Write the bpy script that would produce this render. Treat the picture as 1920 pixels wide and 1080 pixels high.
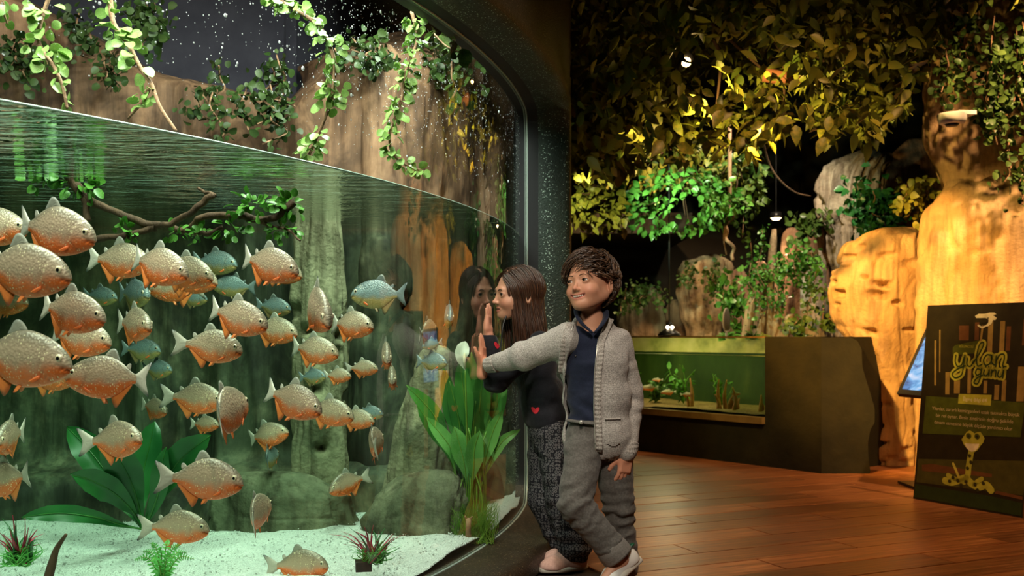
import bpy, bmesh, math, random
import numpy as np
from mathutils import Vector, Matrix

for _o in list(bpy.data.objects):
    bpy.data.objects.remove(_o)
SC = bpy.context.scene
COL = SC.collection
PI = math.pi
R_ = math.radians

# ---------------------------------------------------------------- camera, world, exposure, main lamps
F, H, HY = 1870.0, 0.89, 630.0          # focal length in px, lens height, horizon row


def P(px, py, Y):
    """A surveyed point: photo column/row and its distance -> metres."""
    return np.array([(px - 960) / F * Y, Y, H + (HY - py) / F * Y])


cam_d = bpy.data.cameras.new('camera')
cam = bpy.data.objects.new('camera', cam_d)
COL.objects.link(cam)
cam.location = (0, 0, H)
cam.rotation_euler = (R_(90), 0, 0)
cam_d.sensor_width = 36
cam_d.lens = 36 * F / 1920
cam_d.shift_y = 90 / 1920
cam_d.clip_start = 0.05
cam_d.dof.use_dof = True
cam_d.dof.focus_distance = 3.15
cam_d.dof.aperture_fstop = 5.0
SC.camera = cam

W = bpy.data.worlds.new('world')
SC.world = W
W.use_nodes = True
W.node_tree.nodes['Background'].inputs[0].default_value = (1.0, 0.78, 0.5, 1)
W.node_tree.nodes['Background'].inputs[1].default_value = 0.012
SC.view_settings.view_transform = 'Standard'
SC.view_settings.look = 'None'
SC.view_settings.gamma = 1
SC.view_settings.use_curve_mapping = False
SC.view_settings.exposure = 0.0
SC.cycles.use_denoising = True
SC.cycles.max_bounces = 8
SC.cycles.diffuse_bounces = 3
SC.cycles.glossy_bounces = 4
SC.cycles.transmission_bounces = 4
SC.cycles.transparent_max_bounces = 12
SC.cycles.caustics_reflective = False
SC.cycles.caustics_refractive = False
SC.cycles.sample_clamp_indirect = 4.0


def lamp(name, kind, loc, power, color, target=None, size=0.1, spot=60, blend=0.4, size_y=None):
    d = bpy.data.lights.new(name, kind)
    d.energy = power
    d.color = color
    if kind == 'AREA':
        d.size = size
        if size_y:
            d.shape = 'RECTANGLE'
            d.size_y = size_y
    else:
        d.shadow_soft_size = size
    if kind == 'SPOT':
        d.spot_size = R_(spot)
        d.spot_blend = blend
    o = bpy.data.objects.new(name, d)
    COL.objects.link(o)
    o.location = loc
    if target is not None:
        v = Vector(target) - Vector(loc)
        o.rotation_euler = v.to_track_quat('-Z', 'Y').to_euler()
    return o


# tank geometry (fitted to the water line in the photo)
GC = np.array([-5.006, 5.174])
GR = 5.084
TH = 0.22            # how deep the window sits in the tank wall
WATER_Z = 1.37
BED_Z = 0.12


def gpt(th, z, r=GR):
    return (GC[0] + r * math.cos(th), GC[1] + r * math.sin(th), z)


# tank lamps: a row of fittings above the water close behind the glass
for i, (th, rr, pw) in enumerate([(-0.80, 4.93, 28), (-0.66, 4.93, 36), (-0.52, 4.93, 40), (-0.38, 4.93, 38), (-0.22, 4.90, 24)]):
    p = gpt(th, 2.45, rr)
    t = gpt(th, 0.3, rr - 0.62)
    lamp('tank_lamp_light', 'AREA', p, pw, (0.93, 1.0, 0.88), t, size=0.50, size_y=0.25)
lamp('tank_back_light', 'AREA', (-1.5, 3.5, 2.85), 12, (1.0, 0.88, 0.70), (-1.4, 4.5, 1.3), size=1.8, size_y=0.3)
lamp('tank_fill_light', 'SPOT', (0.15, 0.55, 2.9), 215, (1.0, 0.93, 0.80), (-1.0, 2.9, 0.75), size=0.08, spot=70, blend=0.7)  # unseen spot added on the hall side to brighten the fish flanks
# hall lamps, plus added key and fill spots
lamp('rock_spot_light', 'SPOT', (2.95, 4.7, 3.2), 430, (1.0, 0.58, 0.26), (2.95, 6.1, 1.3), size=0.05, spot=70, blend=0.7)
lamp('kids_fill_light', 'SPOT', (0.05, 0.9, 2.45), 120, (1.0, 0.82, 0.63), (0.22, 3.6, 0.80), size=0.16, spot=27, blend=0.7)  # unseen spot added in front to light the children's faces
lamp('kids_top_light', 'SPOT', (0.35, 2.9, 3.15), 85, (1.0, 0.90, 0.76), (0.18, 3.7, 0.9), size=0.10, spot=34, blend=0.6)
lamp('hall_fill_light', 'SPOT', (1.5, 3.5, 3.2), 250, (1.0, 0.50, 0.19), (1.45, 5.1, 0.0), size=0.25, spot=72, blend=0.8)
lamp('column_spot_light', 'SPOT', (2.1, 7.15, 3.1), 210, (1.0, 0.80, 0.55), (1.95, 8.3, 1.25), size=0.05, spot=80, blend=0.7)
lamp('column_spot_light', 'SPOT', (0.75, 8.0, 3.0), 230, (1.0, 0.62, 0.32), (1.25, 8.9, 1.2), size=0.05, spot=85, blend=0.7)

# ---------------------------------------------------------------- helpers


def link(o, parent=None):
    COL.objects.link(o)
    if parent is not None:
        o.parent = parent
    return o


def tag(o, label=None, cat=None, group=None, kind=None):
    if label:
        o['label'] = label
    if cat:
        o['category'] = cat
    if group:
        o['group'] = group
    if kind:
        o['kind'] = kind
    return o


def thing(name, label, cat, loc=(0, 0, 0), group=None):
    o = bpy.data.objects.new(name, None)
    o.empty_display_size = 0.05
    COL.objects.link(o)
    o.location = loc
    return tag(o, label, cat, group)


def mesh_np(name, V, Fc, mat=None, parent=None, smooth=True, col=None, loc=None):
    """One mesh object from a vertex array and faces; vertices in world space when loc is given."""
    V = np.asarray(V, dtype=np.float64)
    if loc is not None:
        V = V - np.asarray(loc)
    me = bpy.data.meshes.new(name)
    if isinstance(Fc, np.ndarray):
        n, k = Fc.shape
        me.vertices.add(len(V))
        me.vertices.foreach_set('co', V.astype(np.float32).ravel())
        me.loops.add(n * k)
        me.loops.foreach_set('vertex_index', Fc.astype(np.int32).ravel())
        me.polygons.add(n)
        me.polygons.foreach_set('loop_start', np.arange(0, n * k, k, dtype=np.int32))
        me.polygons.foreach_set('loop_total', np.full(n, k, dtype=np.int32))
        me.update(calc_edges=True)
    else:
        me.from_pydata([tuple(v) for v in V], [], [tuple(f) for f in Fc])
    if smooth:
        me.polygons.foreach_set('use_smooth', np.ones(len(me.polygons), dtype=bool))
    if col is not None:
        a = me.color_attributes.new('Col', 'FLOAT_COLOR', 'POINT')
        c = np.ones((len(V), 4), dtype=np.float32)
        c[:, :3] = col
        a.data.foreach_set('color', c.ravel())
    if mat is not None:
        for m in (mat if isinstance(mat, (list, tuple)) else [mat]):
            me.materials.append(m)
    o = bpy.data.objects.new(name, me)
    link(o, parent)
    if loc is not None and parent is None:
        o.location = loc
    return o


def bm_obj(name, bm, mat=None, parent=None, smooth=False):
    me = bpy.data.meshes.new(name)
    bmesh.ops.recalc_face_normals(bm, faces=bm.faces)
    bm.to_mesh(me)
    bm.free()
    if mat:
        me.materials.append(mat)
    if smooth:
        me.polygons.foreach_set('use_smooth', np.ones(len(me.polygons), dtype=bool))
    return link(bpy.data.objects.new(name, me), parent)


def inst(src, name=None, parent=None, loc=None, rot=None, scale=None):
    o = src.copy()
    if name:
        o.name = name
    COL.objects.link(o)
    o.parent = parent
    if loc is not None:
        o.location = loc
    if rot is not None:
        o.rotation_euler = rot
    if scale is not None:
        o.scale = (scale,) * 3 if np.isscalar(scale) else scale
    return o


class MB:
    """Collects simple shapes into one mesh."""
    def __init__(s):
        s.v, s.f = [], []
        s.n = 0

    def add(s, V, Fc):
        s.v.append(np.asarray(V, float))
        s.f += [tuple(i + s.n for i in f) for f in Fc]
        s.n += len(V)

    def box(s, c, d, rz=0.0, M=None):
        c = np.asarray(c, float)
        q = np.array([[x, y, z] for z in (-.5, .5) for y in (-.5, .5) for x in (-.5, .5)]) * d
        if M is None:
            cs, sn = math.cos(rz), math.sin(rz)
            M = np.array([[cs, -sn, 0], [sn, cs, 0], [0, 0, 1]])
        s.add(q @ np.asarray(M).T + c, [(0, 2, 3, 1), (4, 5, 7, 6), (0, 1, 5, 4), (2, 6, 7, 3), (0, 4, 6, 2), (1, 3, 7, 5)])

    def tube(s, pts, rad, n=6, cap=True, squash=None, rib=0.0):
        V, Fc = tube_np(pts, rad, n, cap, squash, rib)
        s.add(V, Fc)

    def lathe(s, prof, c=(0, 0, 0), n=16, M=None):
        """prof: (r, z) pairs around z."""
        V = []
        for r, z in prof:
            for k in range(n):
                a = 2 * PI * k / n
                V.append((r * math.cos(a), r * math.sin(a), z))
        V = np.array(V)
        if M is not None:
            V = V @ np.asarray(M).T
        Fc = []
        m = len(prof)
        for i in range(m - 1):
            for k in range(n):
                Fc.append((i * n + k, i * n + (k + 1) % n, (i + 1) * n + (k + 1) % n, (i + 1) * n + k))
        Fc.append(tuple(range(n - 1, -1, -1)))
        Fc.append(tuple((m - 1) * n + k for k in range(n)))
        s.add(V + np.asarray(c), Fc)

    def build(s, name, mat, parent=None, smooth=False, loc=None):
        return mesh_np(name, np.concatenate(s.v), s.f, mat, parent, smooth, loc=loc)


def catmull(pts, n=6):
    p = np.asarray(pts, float)
    q = np.vstack([2 * p[0] - p[1], p, 2 * p[-1] - p[-2]])
    out = []
    for i in range(1, len(q) - 2):
        for t in np.linspace(0, 1, n, endpoint=False):
            a, b, c, d = q[i - 1], q[i], q[i + 1], q[i + 2]
            out.append(0.5 * ((2 * b) + (-a + c) * t + (2 * a - 5 * b + 4 * c - d) * t * t + (-a + 3 * b - 3 * c + d) * t ** 3))
    out.append(p[-1])
    return np.array(out)


def tube_np(pts, rad, n=6, cap=True, squash=None, rib=0.0):
    p = np.asarray(pts, float)
    m = len(p)
    r = np.full(m, rad) if np.isscalar(rad) else np.interp(np.linspace(0, 1, m), np.linspace(0, 1, len(rad)), rad)
    t = np.gradient(p, axis=0)
    t /= np.linalg.norm(t, axis=1, keepdims=True) + 1e-12
    u = np.cross(t[0], [0, 0, 1.0])
    if np.linalg.norm(u) < 1e-3:
        u = np.cross(t[0], [0, 1.0, 0])
    u /= np.linalg.norm(u)
    V = []
    ang = np.linspace(0, 2 * PI, n, endpoint=False)
    rr = 1 + rib * np.where(np.arange(n) % 2 == 0, 1, -1)
    sq = 1.0 if squash is None else squash
    for i in range(m):
        u = u - t[i] * np.dot(u, t[i])
        u /= np.linalg.norm(u) + 1e-12
        w = np.cross(t[i], u)
        V.append(p[i] + r[i] * ((np.cos(ang) * rr)[:, None] * u + sq * (np.sin(ang) * rr)[:, None] * w))
    V = np.concatenate(V)
    Fc = []
    for i in range(m - 1):
        for k in range(n):
            Fc.append((i * n + k, i * n + (k + 1) % n, (i + 1) * n + (k + 1) % n, (i + 1) * n + k))
    if cap:
        Fc.append(tuple(range(n - 1, -1, -1)))
        Fc.append(tuple((m - 1) * n + k for k in range(n)))
    return V, Fc


# ---- lattice noise in numpy
def _hash(i, j, k, seed):
    h = (i * 374761393 + j * 668265263 + k * 2147483647 + seed * 1274126177) & 0xFFFFFFFF
    h = ((h ^ (h >> 13)) * 1274126177) & 0xFFFFFFFF
    h = ((h ^ (h >> 16)) * 2246822519) & 0xFFFFFFFF
    return ((h ^ (h >> 15)) & 0xFFFFFF) / float(0xFFFFFF)


def vnoise(p, seed=0):
    p = np.asarray(p, float)
    f = np.floor(p)
    i = f.astype(np.int64)
    t = p - f
    t = t * t * t * (t * (t * 6 - 15) + 10)
    r = 0
    for dx in (0, 1):
        for dy in (0, 1):
            for dz in (0, 1):
                w = (t[:, 0] if dx else 1 - t[:, 0]) * (t[:, 1] if dy else 1 - t[:, 1]) * (t[:, 2] if dz else 1 - t[:, 2])
                r = r + w * _hash(i[:, 0] + dx, i[:, 1] + dy, i[:, 2] + dz, seed)
    return r * 2 - 1


def fbm(p, seed=0, o=4, gain=0.5):
    p = np.asarray(p, float)
    a, r = 1.0, 0
    for k in range(o):
        r = r + a * vnoise(p * 2.0 ** k + 17.3 * k, seed + k)
        a *= gain
    return r


def rot3(rx=0, ry=0, rz=0):
    return np.array((Matrix.Rotation(rz, 3, 'Z') @ Matrix.Rotation(rx, 3, 'X') @ Matrix.Rotation(ry, 3, 'Y')))


# ---------------------------------------------------------------- materials
def new_mat(name):
    m = bpy.data.materials.new(name)
    m.use_nodes = True
    nt = m.node_tree
    return m, nt, nt.nodes['Principled BSDF']


def plain(name, c, rough=0.5, metal=0.0, spec=0.5, emit=None, es=0.0, coat=0.0, sheen=0.0, sss=0.0):
    m, nt, b = new_mat(name)
    b.inputs['Base Color'].default_value = (*c, 1)
    b.inputs['Roughness'].default_value = rough
    b.inputs['Metallic'].default_value = metal
    b.inputs['Specular IOR Level'].default_value = spec
    b.inputs['Coat Weight'].default_value = coat
    b.inputs['Sheen Weight'].default_value = sheen
    if sss:
        b.inputs['Subsurface Weight'].default_value = sss
        b.inputs['Subsurface Radius'].default_value = (0.012, 0.005, 0.003)
    if emit:
        b.inputs['Emission Color'].default_value = (*emit, 1)
        b.inputs['Emission Strength'].default_value = es
    return m


def N(nt, kind, **kw):
    n = nt.nodes.new(kind)
    for k, v in kw.items():
        if k in n.inputs:
            n.inputs[k].default_value = v
        else:
            setattr(n, k, v)
    return n


def coords(nt, scale=(1, 1, 1), kind='Object', rot=(0, 0, 0)):
    tc = N(nt, 'ShaderNodeTexCoord')
    mp = N(nt, 'ShaderNodeMapping')
    mp.inputs['Scale'].default_value = scale
    mp.inputs['Rotation'].default_value = rot
    nt.links.new(tc.outputs[kind], mp.inputs['Vector'])
    return mp.outputs['Vector']


def ramp(nt, fac, stops):
    r = N(nt, 'ShaderNodeValToRGB')
    el = r.color_ramp.elements
    while len(el) < len(stops):
        el.new(0.5)
    for e, (p, c) in zip(el, stops):
        e.position = p
        e.color = (*c, 1) if len(c) == 3 else c
    nt.links.new(fac, r.inputs['Fac'])
    return r.outputs['Color']


def bump(nt, b, h, strength=0.5, dist=0.01):
    n = N(nt, 'ShaderNodeBump', Strength=strength, Distance=dist)
    nt.links.new(h, n.inputs['Height'])
    nt.links.new(n.outputs['Normal'], b.inputs['Normal'])
    return n


def noise_mat(name, stops, scale=5, stretch=(1, 1, 1), rough=0.8, detail=6, bumpv=0.4, bdist=0.01, spec=0.3, bscale=None, sheen=0.0, kind='Object'):
    m, nt, b = new_mat(name)
    v = coords(nt, stretch, kind)
    n = N(nt, 'ShaderNodeTexNoise', Scale=scale, Detail=detail, Roughness=0.6)
    nt.links.new(v, n.inputs['Vector'])
    nt.links.new(ramp(nt, n.outputs['Fac'], stops), b.inputs['Base Color'])
    b.inputs['Roughness'].default_value = rough
    b.inputs['Specular IOR Level'].default_value = spec
    b.inputs['Sheen Weight'].default_value = sheen
    if bumpv:
        n2 = N(nt, 'ShaderNodeTexNoise', Scale=bscale or scale * 4, Detail=5)
        nt.links.new(v, n2.inputs['Vector'])
        bump(nt, b, n2.outputs['Fac'], bumpv, bdist)
    return m


def leaf_mat(name, c1, c2, rough=0.4, trans=0.25, var=9.0):
    """Leaf colour that varies a little from spot to spot, lets some light through."""
    m, nt, b = new_mat(name)
    v = coords(nt)
    n = N(nt, 'ShaderNodeTexNoise', Scale=var, Detail=2)
    nt.links.new(v, n.inputs['Vector'])
    c = ramp(nt, n.outputs['Fac'], [(0.3, c1), (0.7, c2)])
    nt.links.new(c, b.inputs['Base Color'])
    b.inputs['Roughness'].default_value = rough
    b.inputs['Specular IOR Level'].default_value = 0.4
    t = N(nt, 'ShaderNodeBsdfTranslucent')
    nt.links.new(c, t.inputs['Color'])
    mx = N(nt, 'ShaderNodeMixShader', Fac=trans)
    nt.links.new(b.outputs[0], mx.inputs[1])
    nt.links.new(t.outputs[0], mx.inputs[2])
    nt.links.new(mx.outputs[0], nt.nodes['Material Output'].inputs['Surface'])
    return m


def attr_mat(name, rough=0.5, sss=0.0, spec=0.5, bscale=0, bstr=0.2, bdist=0.002, coat=0.0):
    m, nt, b = new_mat(name)
    a = N(nt, 'ShaderNodeVertexColor')
    a.layer_name = 'Col'
    nt.links.new(a.outputs['Color'], b.inputs['Base Color'])
    b.inputs['Roughness'].default_value = rough
    b.inputs['Specular IOR Level'].default_value = spec
    b.inputs['Coat Weight'].default_value = coat
    if sss:
        b.inputs['Subsurface Weight'].default_value = sss
        b.inputs['Subsurface Radius'].default_value = (0.010, 0.004, 0.002)
        b.inputs['Subsurface Scale'].default_value = 1.0
    if bscale:
        n = N(nt, 'ShaderNodeTexNoise', Scale=bscale, Detail=3)
        nt.links.new(coords(nt), n.inputs['Vector'])
        bump(nt, b, n.outputs['Fac'], bstr, bdist)
    return m


def rock_mat(name, base, dark, light, streak=0.75):
    m, nt, b = new_mat(name)
    v = coords(nt, (1, 1, 1))
    vs = coords(nt, (1, 1, 0.12))
    n = N(nt, 'ShaderNodeTexNoise', Scale=3, Detail=7, Roughness=0.65)
    nt.links.new(v, n.inputs['Vector'])
    c = ramp(nt, n.outputs['Fac'], [(0.3, dark), (0.5, base), (0.72, light)])
    s = N(nt, 'ShaderNodeTexNoise', Scale=16, Detail=5, Roughness=0.6)
    nt.links.new(vs, s.inputs['Vector'])
    sm = ramp(nt, s.outputs['Fac'], [(0.36, (0.25, 0.22, 0.2)), (0.55, (1, 1, 1))])
    mx = N(nt, 'ShaderNodeMix', data_type='RGBA', blend_type='MULTIPLY')
    mx.inputs[0].default_value = streak
    nt.links.new(c, mx.inputs[6])
    nt.links.new(sm, mx.inputs[7])
    nt.links.new(mx.outputs[2], b.inputs['Base Color'])
    b.inputs['Roughness'].default_value = 0.85
    b.inputs['Specular IOR Level'].default_value = 0.2
    ad = N(nt, 'ShaderNodeMath', operation='ADD')
    n2 = N(nt, 'ShaderNodeTexNoise', Scale=28, Detail=6)
    nt.links.new(vs, n2.inputs['Vector'])
    n3 = N(nt, 'ShaderNodeTexNoise', Scale=55, Detail=5)
    nt.links.new(v, n3.inputs['Vector'])
    nt.links.new(n2.outputs['Fac'], ad.inputs[0])
    nt.links.new(n3.outputs['Fac'], ad.inputs[1])
    bump(nt, b, ad.outputs[0], 0.6, 0.012)
    return m


M = {}
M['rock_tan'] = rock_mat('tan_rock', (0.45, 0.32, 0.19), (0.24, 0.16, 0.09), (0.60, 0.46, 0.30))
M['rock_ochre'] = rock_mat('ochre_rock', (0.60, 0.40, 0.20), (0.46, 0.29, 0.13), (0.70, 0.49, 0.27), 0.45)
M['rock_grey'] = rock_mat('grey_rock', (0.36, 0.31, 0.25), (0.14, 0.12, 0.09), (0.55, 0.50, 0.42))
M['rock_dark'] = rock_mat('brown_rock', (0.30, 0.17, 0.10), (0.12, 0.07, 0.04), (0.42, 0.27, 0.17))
M['rock_wet'] = rock_mat('algae_rock', (0.13, 0.135, 0.08), (0.045, 0.055, 0.03), (0.32, 0.30, 0.19))
M['rock_pale'] = rock_mat('pale_algae_rock', (0.46, 0.44, 0.28), (0.2, 0.21, 0.12), (0.64, 0.6, 0.42))
M['wall_dark'] = noise_mat('dark_olive_render', [(0.3, (0.011, 0.011, 0.004)), (0.7, (0.024, 0.022, 0.008))], 6, rough=0.7, bumpv=0.3)
M['bark'] = noise_mat('bark', [(0.3, (0.035, 0.018, 0.010)), (0.7, (0.11, 0.06, 0.03))], 14, (1, 1, 0.4), rough=0.8, bumpv=0.8)
M['twig'] = noise_mat('twig_bark', [(0.3, (0.20, 0.11, 0.06)), (0.7, (0.36, 0.22, 0.12))], 30, rough=0.7, bumpv=0.4)
M['black'] = plain('black_plastic', (0.012, 0.012, 0.012), 0.45)
M['black_metal'] = plain('black_metal', (0.02, 0.02, 0.02), 0.35, 0.6)
M['white'] = plain('white_plastic', (0.75, 0.72, 0.66), 0.4)
M['bulb'] = plain('lit_bulb', (1, 0.9, 0.7), 0.4, emit=(1.0, 0.80, 0.48), es=14)
M['warm_bulb'] = plain('warm_lit_bulb', (1, 0.8, 0.5), 0.4, emit=(1.0, 0.62, 0.25), es=25)
M['leaf_gold'] = leaf_mat('canopy_leaf', (0.09, 0.15, 0.02), (0.30, 0.29, 0.04), 0.42, 0.2, 4)
M['leaf_green'] = leaf_mat('bright_leaf', (0.05, 0.20, 0.025), (0.16, 0.38, 0.06), 0.35, 0.3, 12)
M['leaf_ivy'] = leaf_mat('ivy_leaf', (0.035, 0.09, 0.015), (0.12, 0.20, 0.04), 0.4, 0.2, 9)
M['leaf_shade'] = leaf_mat('shaded_ivy_leaf', (0.016, 0.045, 0.009), (0.055, 0.10, 0.022), 0.45, 0.15, 9)  # ivy colour darkened to stand for shade at the tank back
M['leaf_lime'] = leaf_mat('light_sword_leaf', (0.08, 0.30, 0.05), (0.20, 0.50, 0.12), 0.35, 0.25, 8)
M['rock_mid'] = rock_mat('mid_algae_rock', (0.27, 0.25, 0.15), (0.09, 0.10, 0.055), (0.50, 0.45, 0.29))
M['leaf_vine'] = leaf_mat('vine_leaf', (0.18, 0.38, 0.07), (0.38, 0.54, 0.17), 0.35, 0.3, 16)
M['leaf_dark'] = leaf_mat('broad_leaf', (0.015, 0.10, 0.025), (0.04, 0.2, 0.045), 0.3, 0.2, 6)
M['leaf_sword'] = leaf_mat('sword_leaf', (0.02, 0.12, 0.02), (0.09, 0.30, 0.05), 0.3, 0.25, 6)
M['leaf_grass'] = leaf_mat('grass_leaf', (0.10, 0.28, 0.02), (0.25, 0.42, 0.06), 0.4, 0.25, 10)
M['leaf_fern'] = leaf_mat('fern_leaf', (0.08, 0.42, 0.06), (0.20, 0.60, 0.14), 0.4, 0.3, 8)
M['leaf_red'] = leaf_mat('red_blade', (0.30, 0.012, 0.04), (0.62, 0.05, 0.10), 0.35, 0.15, 30)

# ================================================================ SETTING
# ---- floor: slab plus planks laid about 24 degrees off the picture plane
def plank_mat():
    m, nt, b = new_mat('wood_plank')
    v = coords(nt, (1.2, 22, 1))
    n = N(nt, 'ShaderNodeTexNoise', Scale=2.2, Detail=7, Roughness=0.62)
    nt.links.new(v, n.inputs['Vector'])
    oi = N(nt, 'ShaderNodeObjectInfo')
    c = ramp(nt, n.outputs['Fac'], [(0.28, (0.085, 0.028, 0.010)), (0.5, (0.24, 0.085, 0.030)), (0.72, (0.44, 0.19, 0.075))])
    hs = N(nt, 'ShaderNodeHueSaturation')
    mr = N(nt, 'ShaderNodeMapRange')
    mr.inputs[3].default_value = 0.62
    mr.inputs[4].default_value = 1.25
    nt.links.new(oi.outputs['Random'], mr.inputs[0])
    nt.links.new(mr.outputs[0], hs.inputs['Value'])
    nt.links.new(c, hs.inputs['Color'])
    nt.links.new(hs.outputs['Color'], b.inputs['Base Color'])
    rr = N(nt, 'ShaderNodeMapRange')
    rr.inputs[3].default_value = 0.28
    rr.inputs[4].default_value = 0.5
    nt.links.new(n.outputs['Fac'], rr.inputs[0])
    nt.links.new(rr.outputs[0], b.inputs['Roughness'])
    b.inputs['Specular IOR Level'].default_value = 0.5
    bump(nt, b, n.outputs['Fac'], 0.25, 0.004)
    return m


M['plank'] = plank_mat()
M['slab'] = plain('dark_joint', (0.03, 0.015, 0.008), 0.8)
mb = MB()
mb.box((0.6, 4.0, -0.06), (9.2, 13.0, 0.10))
floor = tag(mb.build('floor', M['slab']), kind='structure')
PA = math.atan2(0.404, 0.915)
PL, PW = 1.2, 0.185
bm = bmesh.new()
bmesh.ops.create_cube(bm, size=1)
bmesh.ops.scale(bm, vec=(PL - 0.005, PW - 0.004, 0.012), verts=bm.verts)
bmesh.ops.bevel(bm, geom=[e for e in bm.edges if abs(e.verts[0].co.z - e.verts[1].co.z) < 1e-4 and e.verts[0].co.z > 0], offset=0.0018, segments=1, affect='EDGES')
plank0 = None
rng = np.random.RandomState(5)
ca, sa = math.cos(PA), math.sin(PA)
for j in range(-6, 60):
    off = (j * 0.437) % 1.0
    for i in range(-4, 8):
        u, w = (i + off) * PL, j * PW
        x, y = u * ca - w * sa + 0.4, u * sa + w * ca + 1.4
        if not (2.6 < y < 9.4 and -0.6 < x < 4.0):
            continue
        pxx = 960 + F * x / y
        if pxx < 880 or pxx > 2080:
            continue
        z = -0.006 + rng.uniform(-0.0008, 0.0008)
        if plank0 is None:
            plank0 = bm_obj('floor_plank', bm, M['plank'], floor)
            plank0.location = (x, y, z)
            plank0.rotation_euler = (0, 0, PA)
        else:
            inst(plank0, None, floor, (x, y, z), (0, 0, PA))

# ---- room box
M['ceil'] = plain('black_ceiling', (0.022, 0.022, 0.026), 0.9)
M['wall_back'] = noise_mat('dark_wall', [(0.3, (0.022, 0.018, 0.010)), (0.7, (0.035, 0.028, 0.016))], 3, rough=0.8, bumpv=0.2)
mb = MB(); mb.box((0.6, 4.0, 3.35), (9.2, 13.0, 0.1)); tag(mb.build('ceiling', M['ceil']), kind='structure')
mb = MB(); mb.box((0.6, 10.35, 1.65), (9.2, 0.1, 3.5)); tag(mb.build('wall_back', M['wall_back']), kind='structure')
mb = MB(); mb.box((5.05, 4.0, 1.65), (0.1, 13.0, 3.5)); tag(mb.build('wall_right', M['wall_back']), kind='structure')
mb = MB(); mb.box((0.6, -2.4, 1.65), (9.2, 0.1, 3.5)); tag(mb.build('wall_front', M['wall_back']), kind='structure')
mb = MB(); mb.box((-3.95, 4.0, 1.65), (0.1, 13.0, 3.5)); tag(mb.build('wall_left', M['ceil']), kind='structure')
# a low dark bulkhead across the far end, seen under the foliage
mb = MB(); mb.box((0.95, 9.5, 1.87), (1.3, 1.7, 0.18)); tag(mb.build('trim_1', M['wall_back']), kind='structure')

# ---- tank wall with its big rounded window
def tank_wall_mat(name, c1, c2, glit):
    m, nt, b = new_mat(name)
    v = coords(nt)
    n = N(nt, 'ShaderNodeTexNoise', Scale=7, Detail=6)
    nt.links.new(v, n.inputs['Vector'])
    base = ramp(nt, n.outputs['Fac'], [(0.3, c1), (0.7, c2)])
    vo = N(nt, 'ShaderNodeTexVoronoi', Scale=150)
    nt.links.new(v, vo.inputs['Vector'])
    sp = ramp(nt, vo.outputs['Distance'], [(0.15, (1, 1, 1)), (0.42, (0, 0, 0))])
    cr = ramp(nt, vo.outputs['Color'], [(0.66, (0, 0, 0)), (0.78, (1, 1, 1))])
    mu = N(nt, 'ShaderNodeMath', operation='MULTIPLY')
    nt.links.new(sp, mu.inputs[0])
    nt.links.new(cr, mu.inputs[1])
    mx = N(nt, 'ShaderNodeMix', data_type='RGBA')
    nt.links.new(mu.outputs[0], mx.inputs[0])
    nt.links.new(base, mx.inputs[6])
    mx.inputs[7].default_value = (*glit, 1)
    nt.links.new(mx.outputs[2], b.inputs['Base Color'])
    b.inputs['Roughness'].default_value = 0.5
    n2 = N(nt, 'ShaderNodeTexNoise', Scale=160, Detail=3)
    nt.links.new(v, n2.inputs['Vector'])
    bump(nt, b, n2.outputs['Fac'], 0.9, 0.004)
    return m


M['jamb'] = tank_wall_mat('green_stipple', (0.006, 0.017, 0.011), (0.013, 0.032, 0.020), (0.75, 1.0, 0.85))
M['face'] = tank_wall_mat('brown_stipple', (0.020, 0.013, 0.006), (0.045, 0.027, 0.012), (0.25, 0.18, 0.1))
M['gasket'] = plain('black_gasket', (0.010, 0.010, 0.012), 0.75)
T0, T1, Z0, Z1 = -1.08, -0.062, 0.09, 1.965


def win_loop(grow, n=64, rc=0.14):
    """Rounded-rectangle loop in (theta, z), grown outward by `grow` metres."""
    a0, a1 = T0 - grow / GR, T1 + grow / GR
    z0, z1 = Z0 - grow, Z1 + grow
    r = rc + grow
    ra = r / GR
    pts = []
    for (ca_, cz, s0) in ((a1 - ra, z0 + r, -90), (a1 - ra, z1 - r, 0), (a0 + ra, z1 - r, 90), (a0 + ra, z0 + r, 180)):
        for k in range(11):
            t = R_(s0 + 9 * k)
            pts.append((ca_ + ra * math.cos(t), cz + r * math.sin(t)))
        # straight run to the next corner
        nxt = {-90: (a1, z1 - r), 0: (a0 + ra, z1), 90: (a0, z0 + r), 180: (a1 - ra, z0)}[s0]
        la = pts[-1]
        m = 40 if s0 in (0, 180) else 10
        for k in range(1, m):
            f = k / m
            pts.append((la[0] + (nxt[0] - la[0]) * f, la[1] + (nxt[1] - la[1]) * f))
    return np.array(pts)


L0 = win_loop(0.0)
L3 = win_loop(0.035)
NL = len(L0)
RA0, RA1, RZ0, RZ1 = -1.36, 0.36, 0.0, 3.3
cen = np.array([(T0 + T1) / 2, (Z0 + Z1) / 2])
Lr = []
for p in L3:
    d = p - cen
    tx = ((RA1 if d[0] > 0 else RA0) - cen[0]) / (d[0] if abs(d[0]) > 1e-9 else 1e-9)
    tz = ((RZ1 if d[1] > 0 else RZ0) - cen[1]) / (d[1] if abs(d[1]) > 1e-9 else 1e-9)
    Lr.append(cen + d * min(abs(tx), abs(tz)))
Lr = np.array(Lr)
rings = [(L0, GR - 0.05), (L0, GR + 0.015), (L0, GR + 0.06), (L0, GR + TH - 0.03), (L0 * 0.6 + L3 * 0.4, GR + TH - 0.008), (L3, GR + TH)]
for f in (0.15, 0.3, 0.45, 0.6, 0.8, 1.0):
    rings.append((L3 + (Lr - L3) * f, GR + TH))
V = np.array([gpt(a, z, r) for (L, r) in rings for a, z in L])
Fc = np.array([(i * NL + k, i * NL + (k + 1) % NL, (i + 1) * NL + (k + 1) % NL, (i + 1) * NL + k) for i in range(len(rings) - 1) for k in range(NL)])
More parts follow.
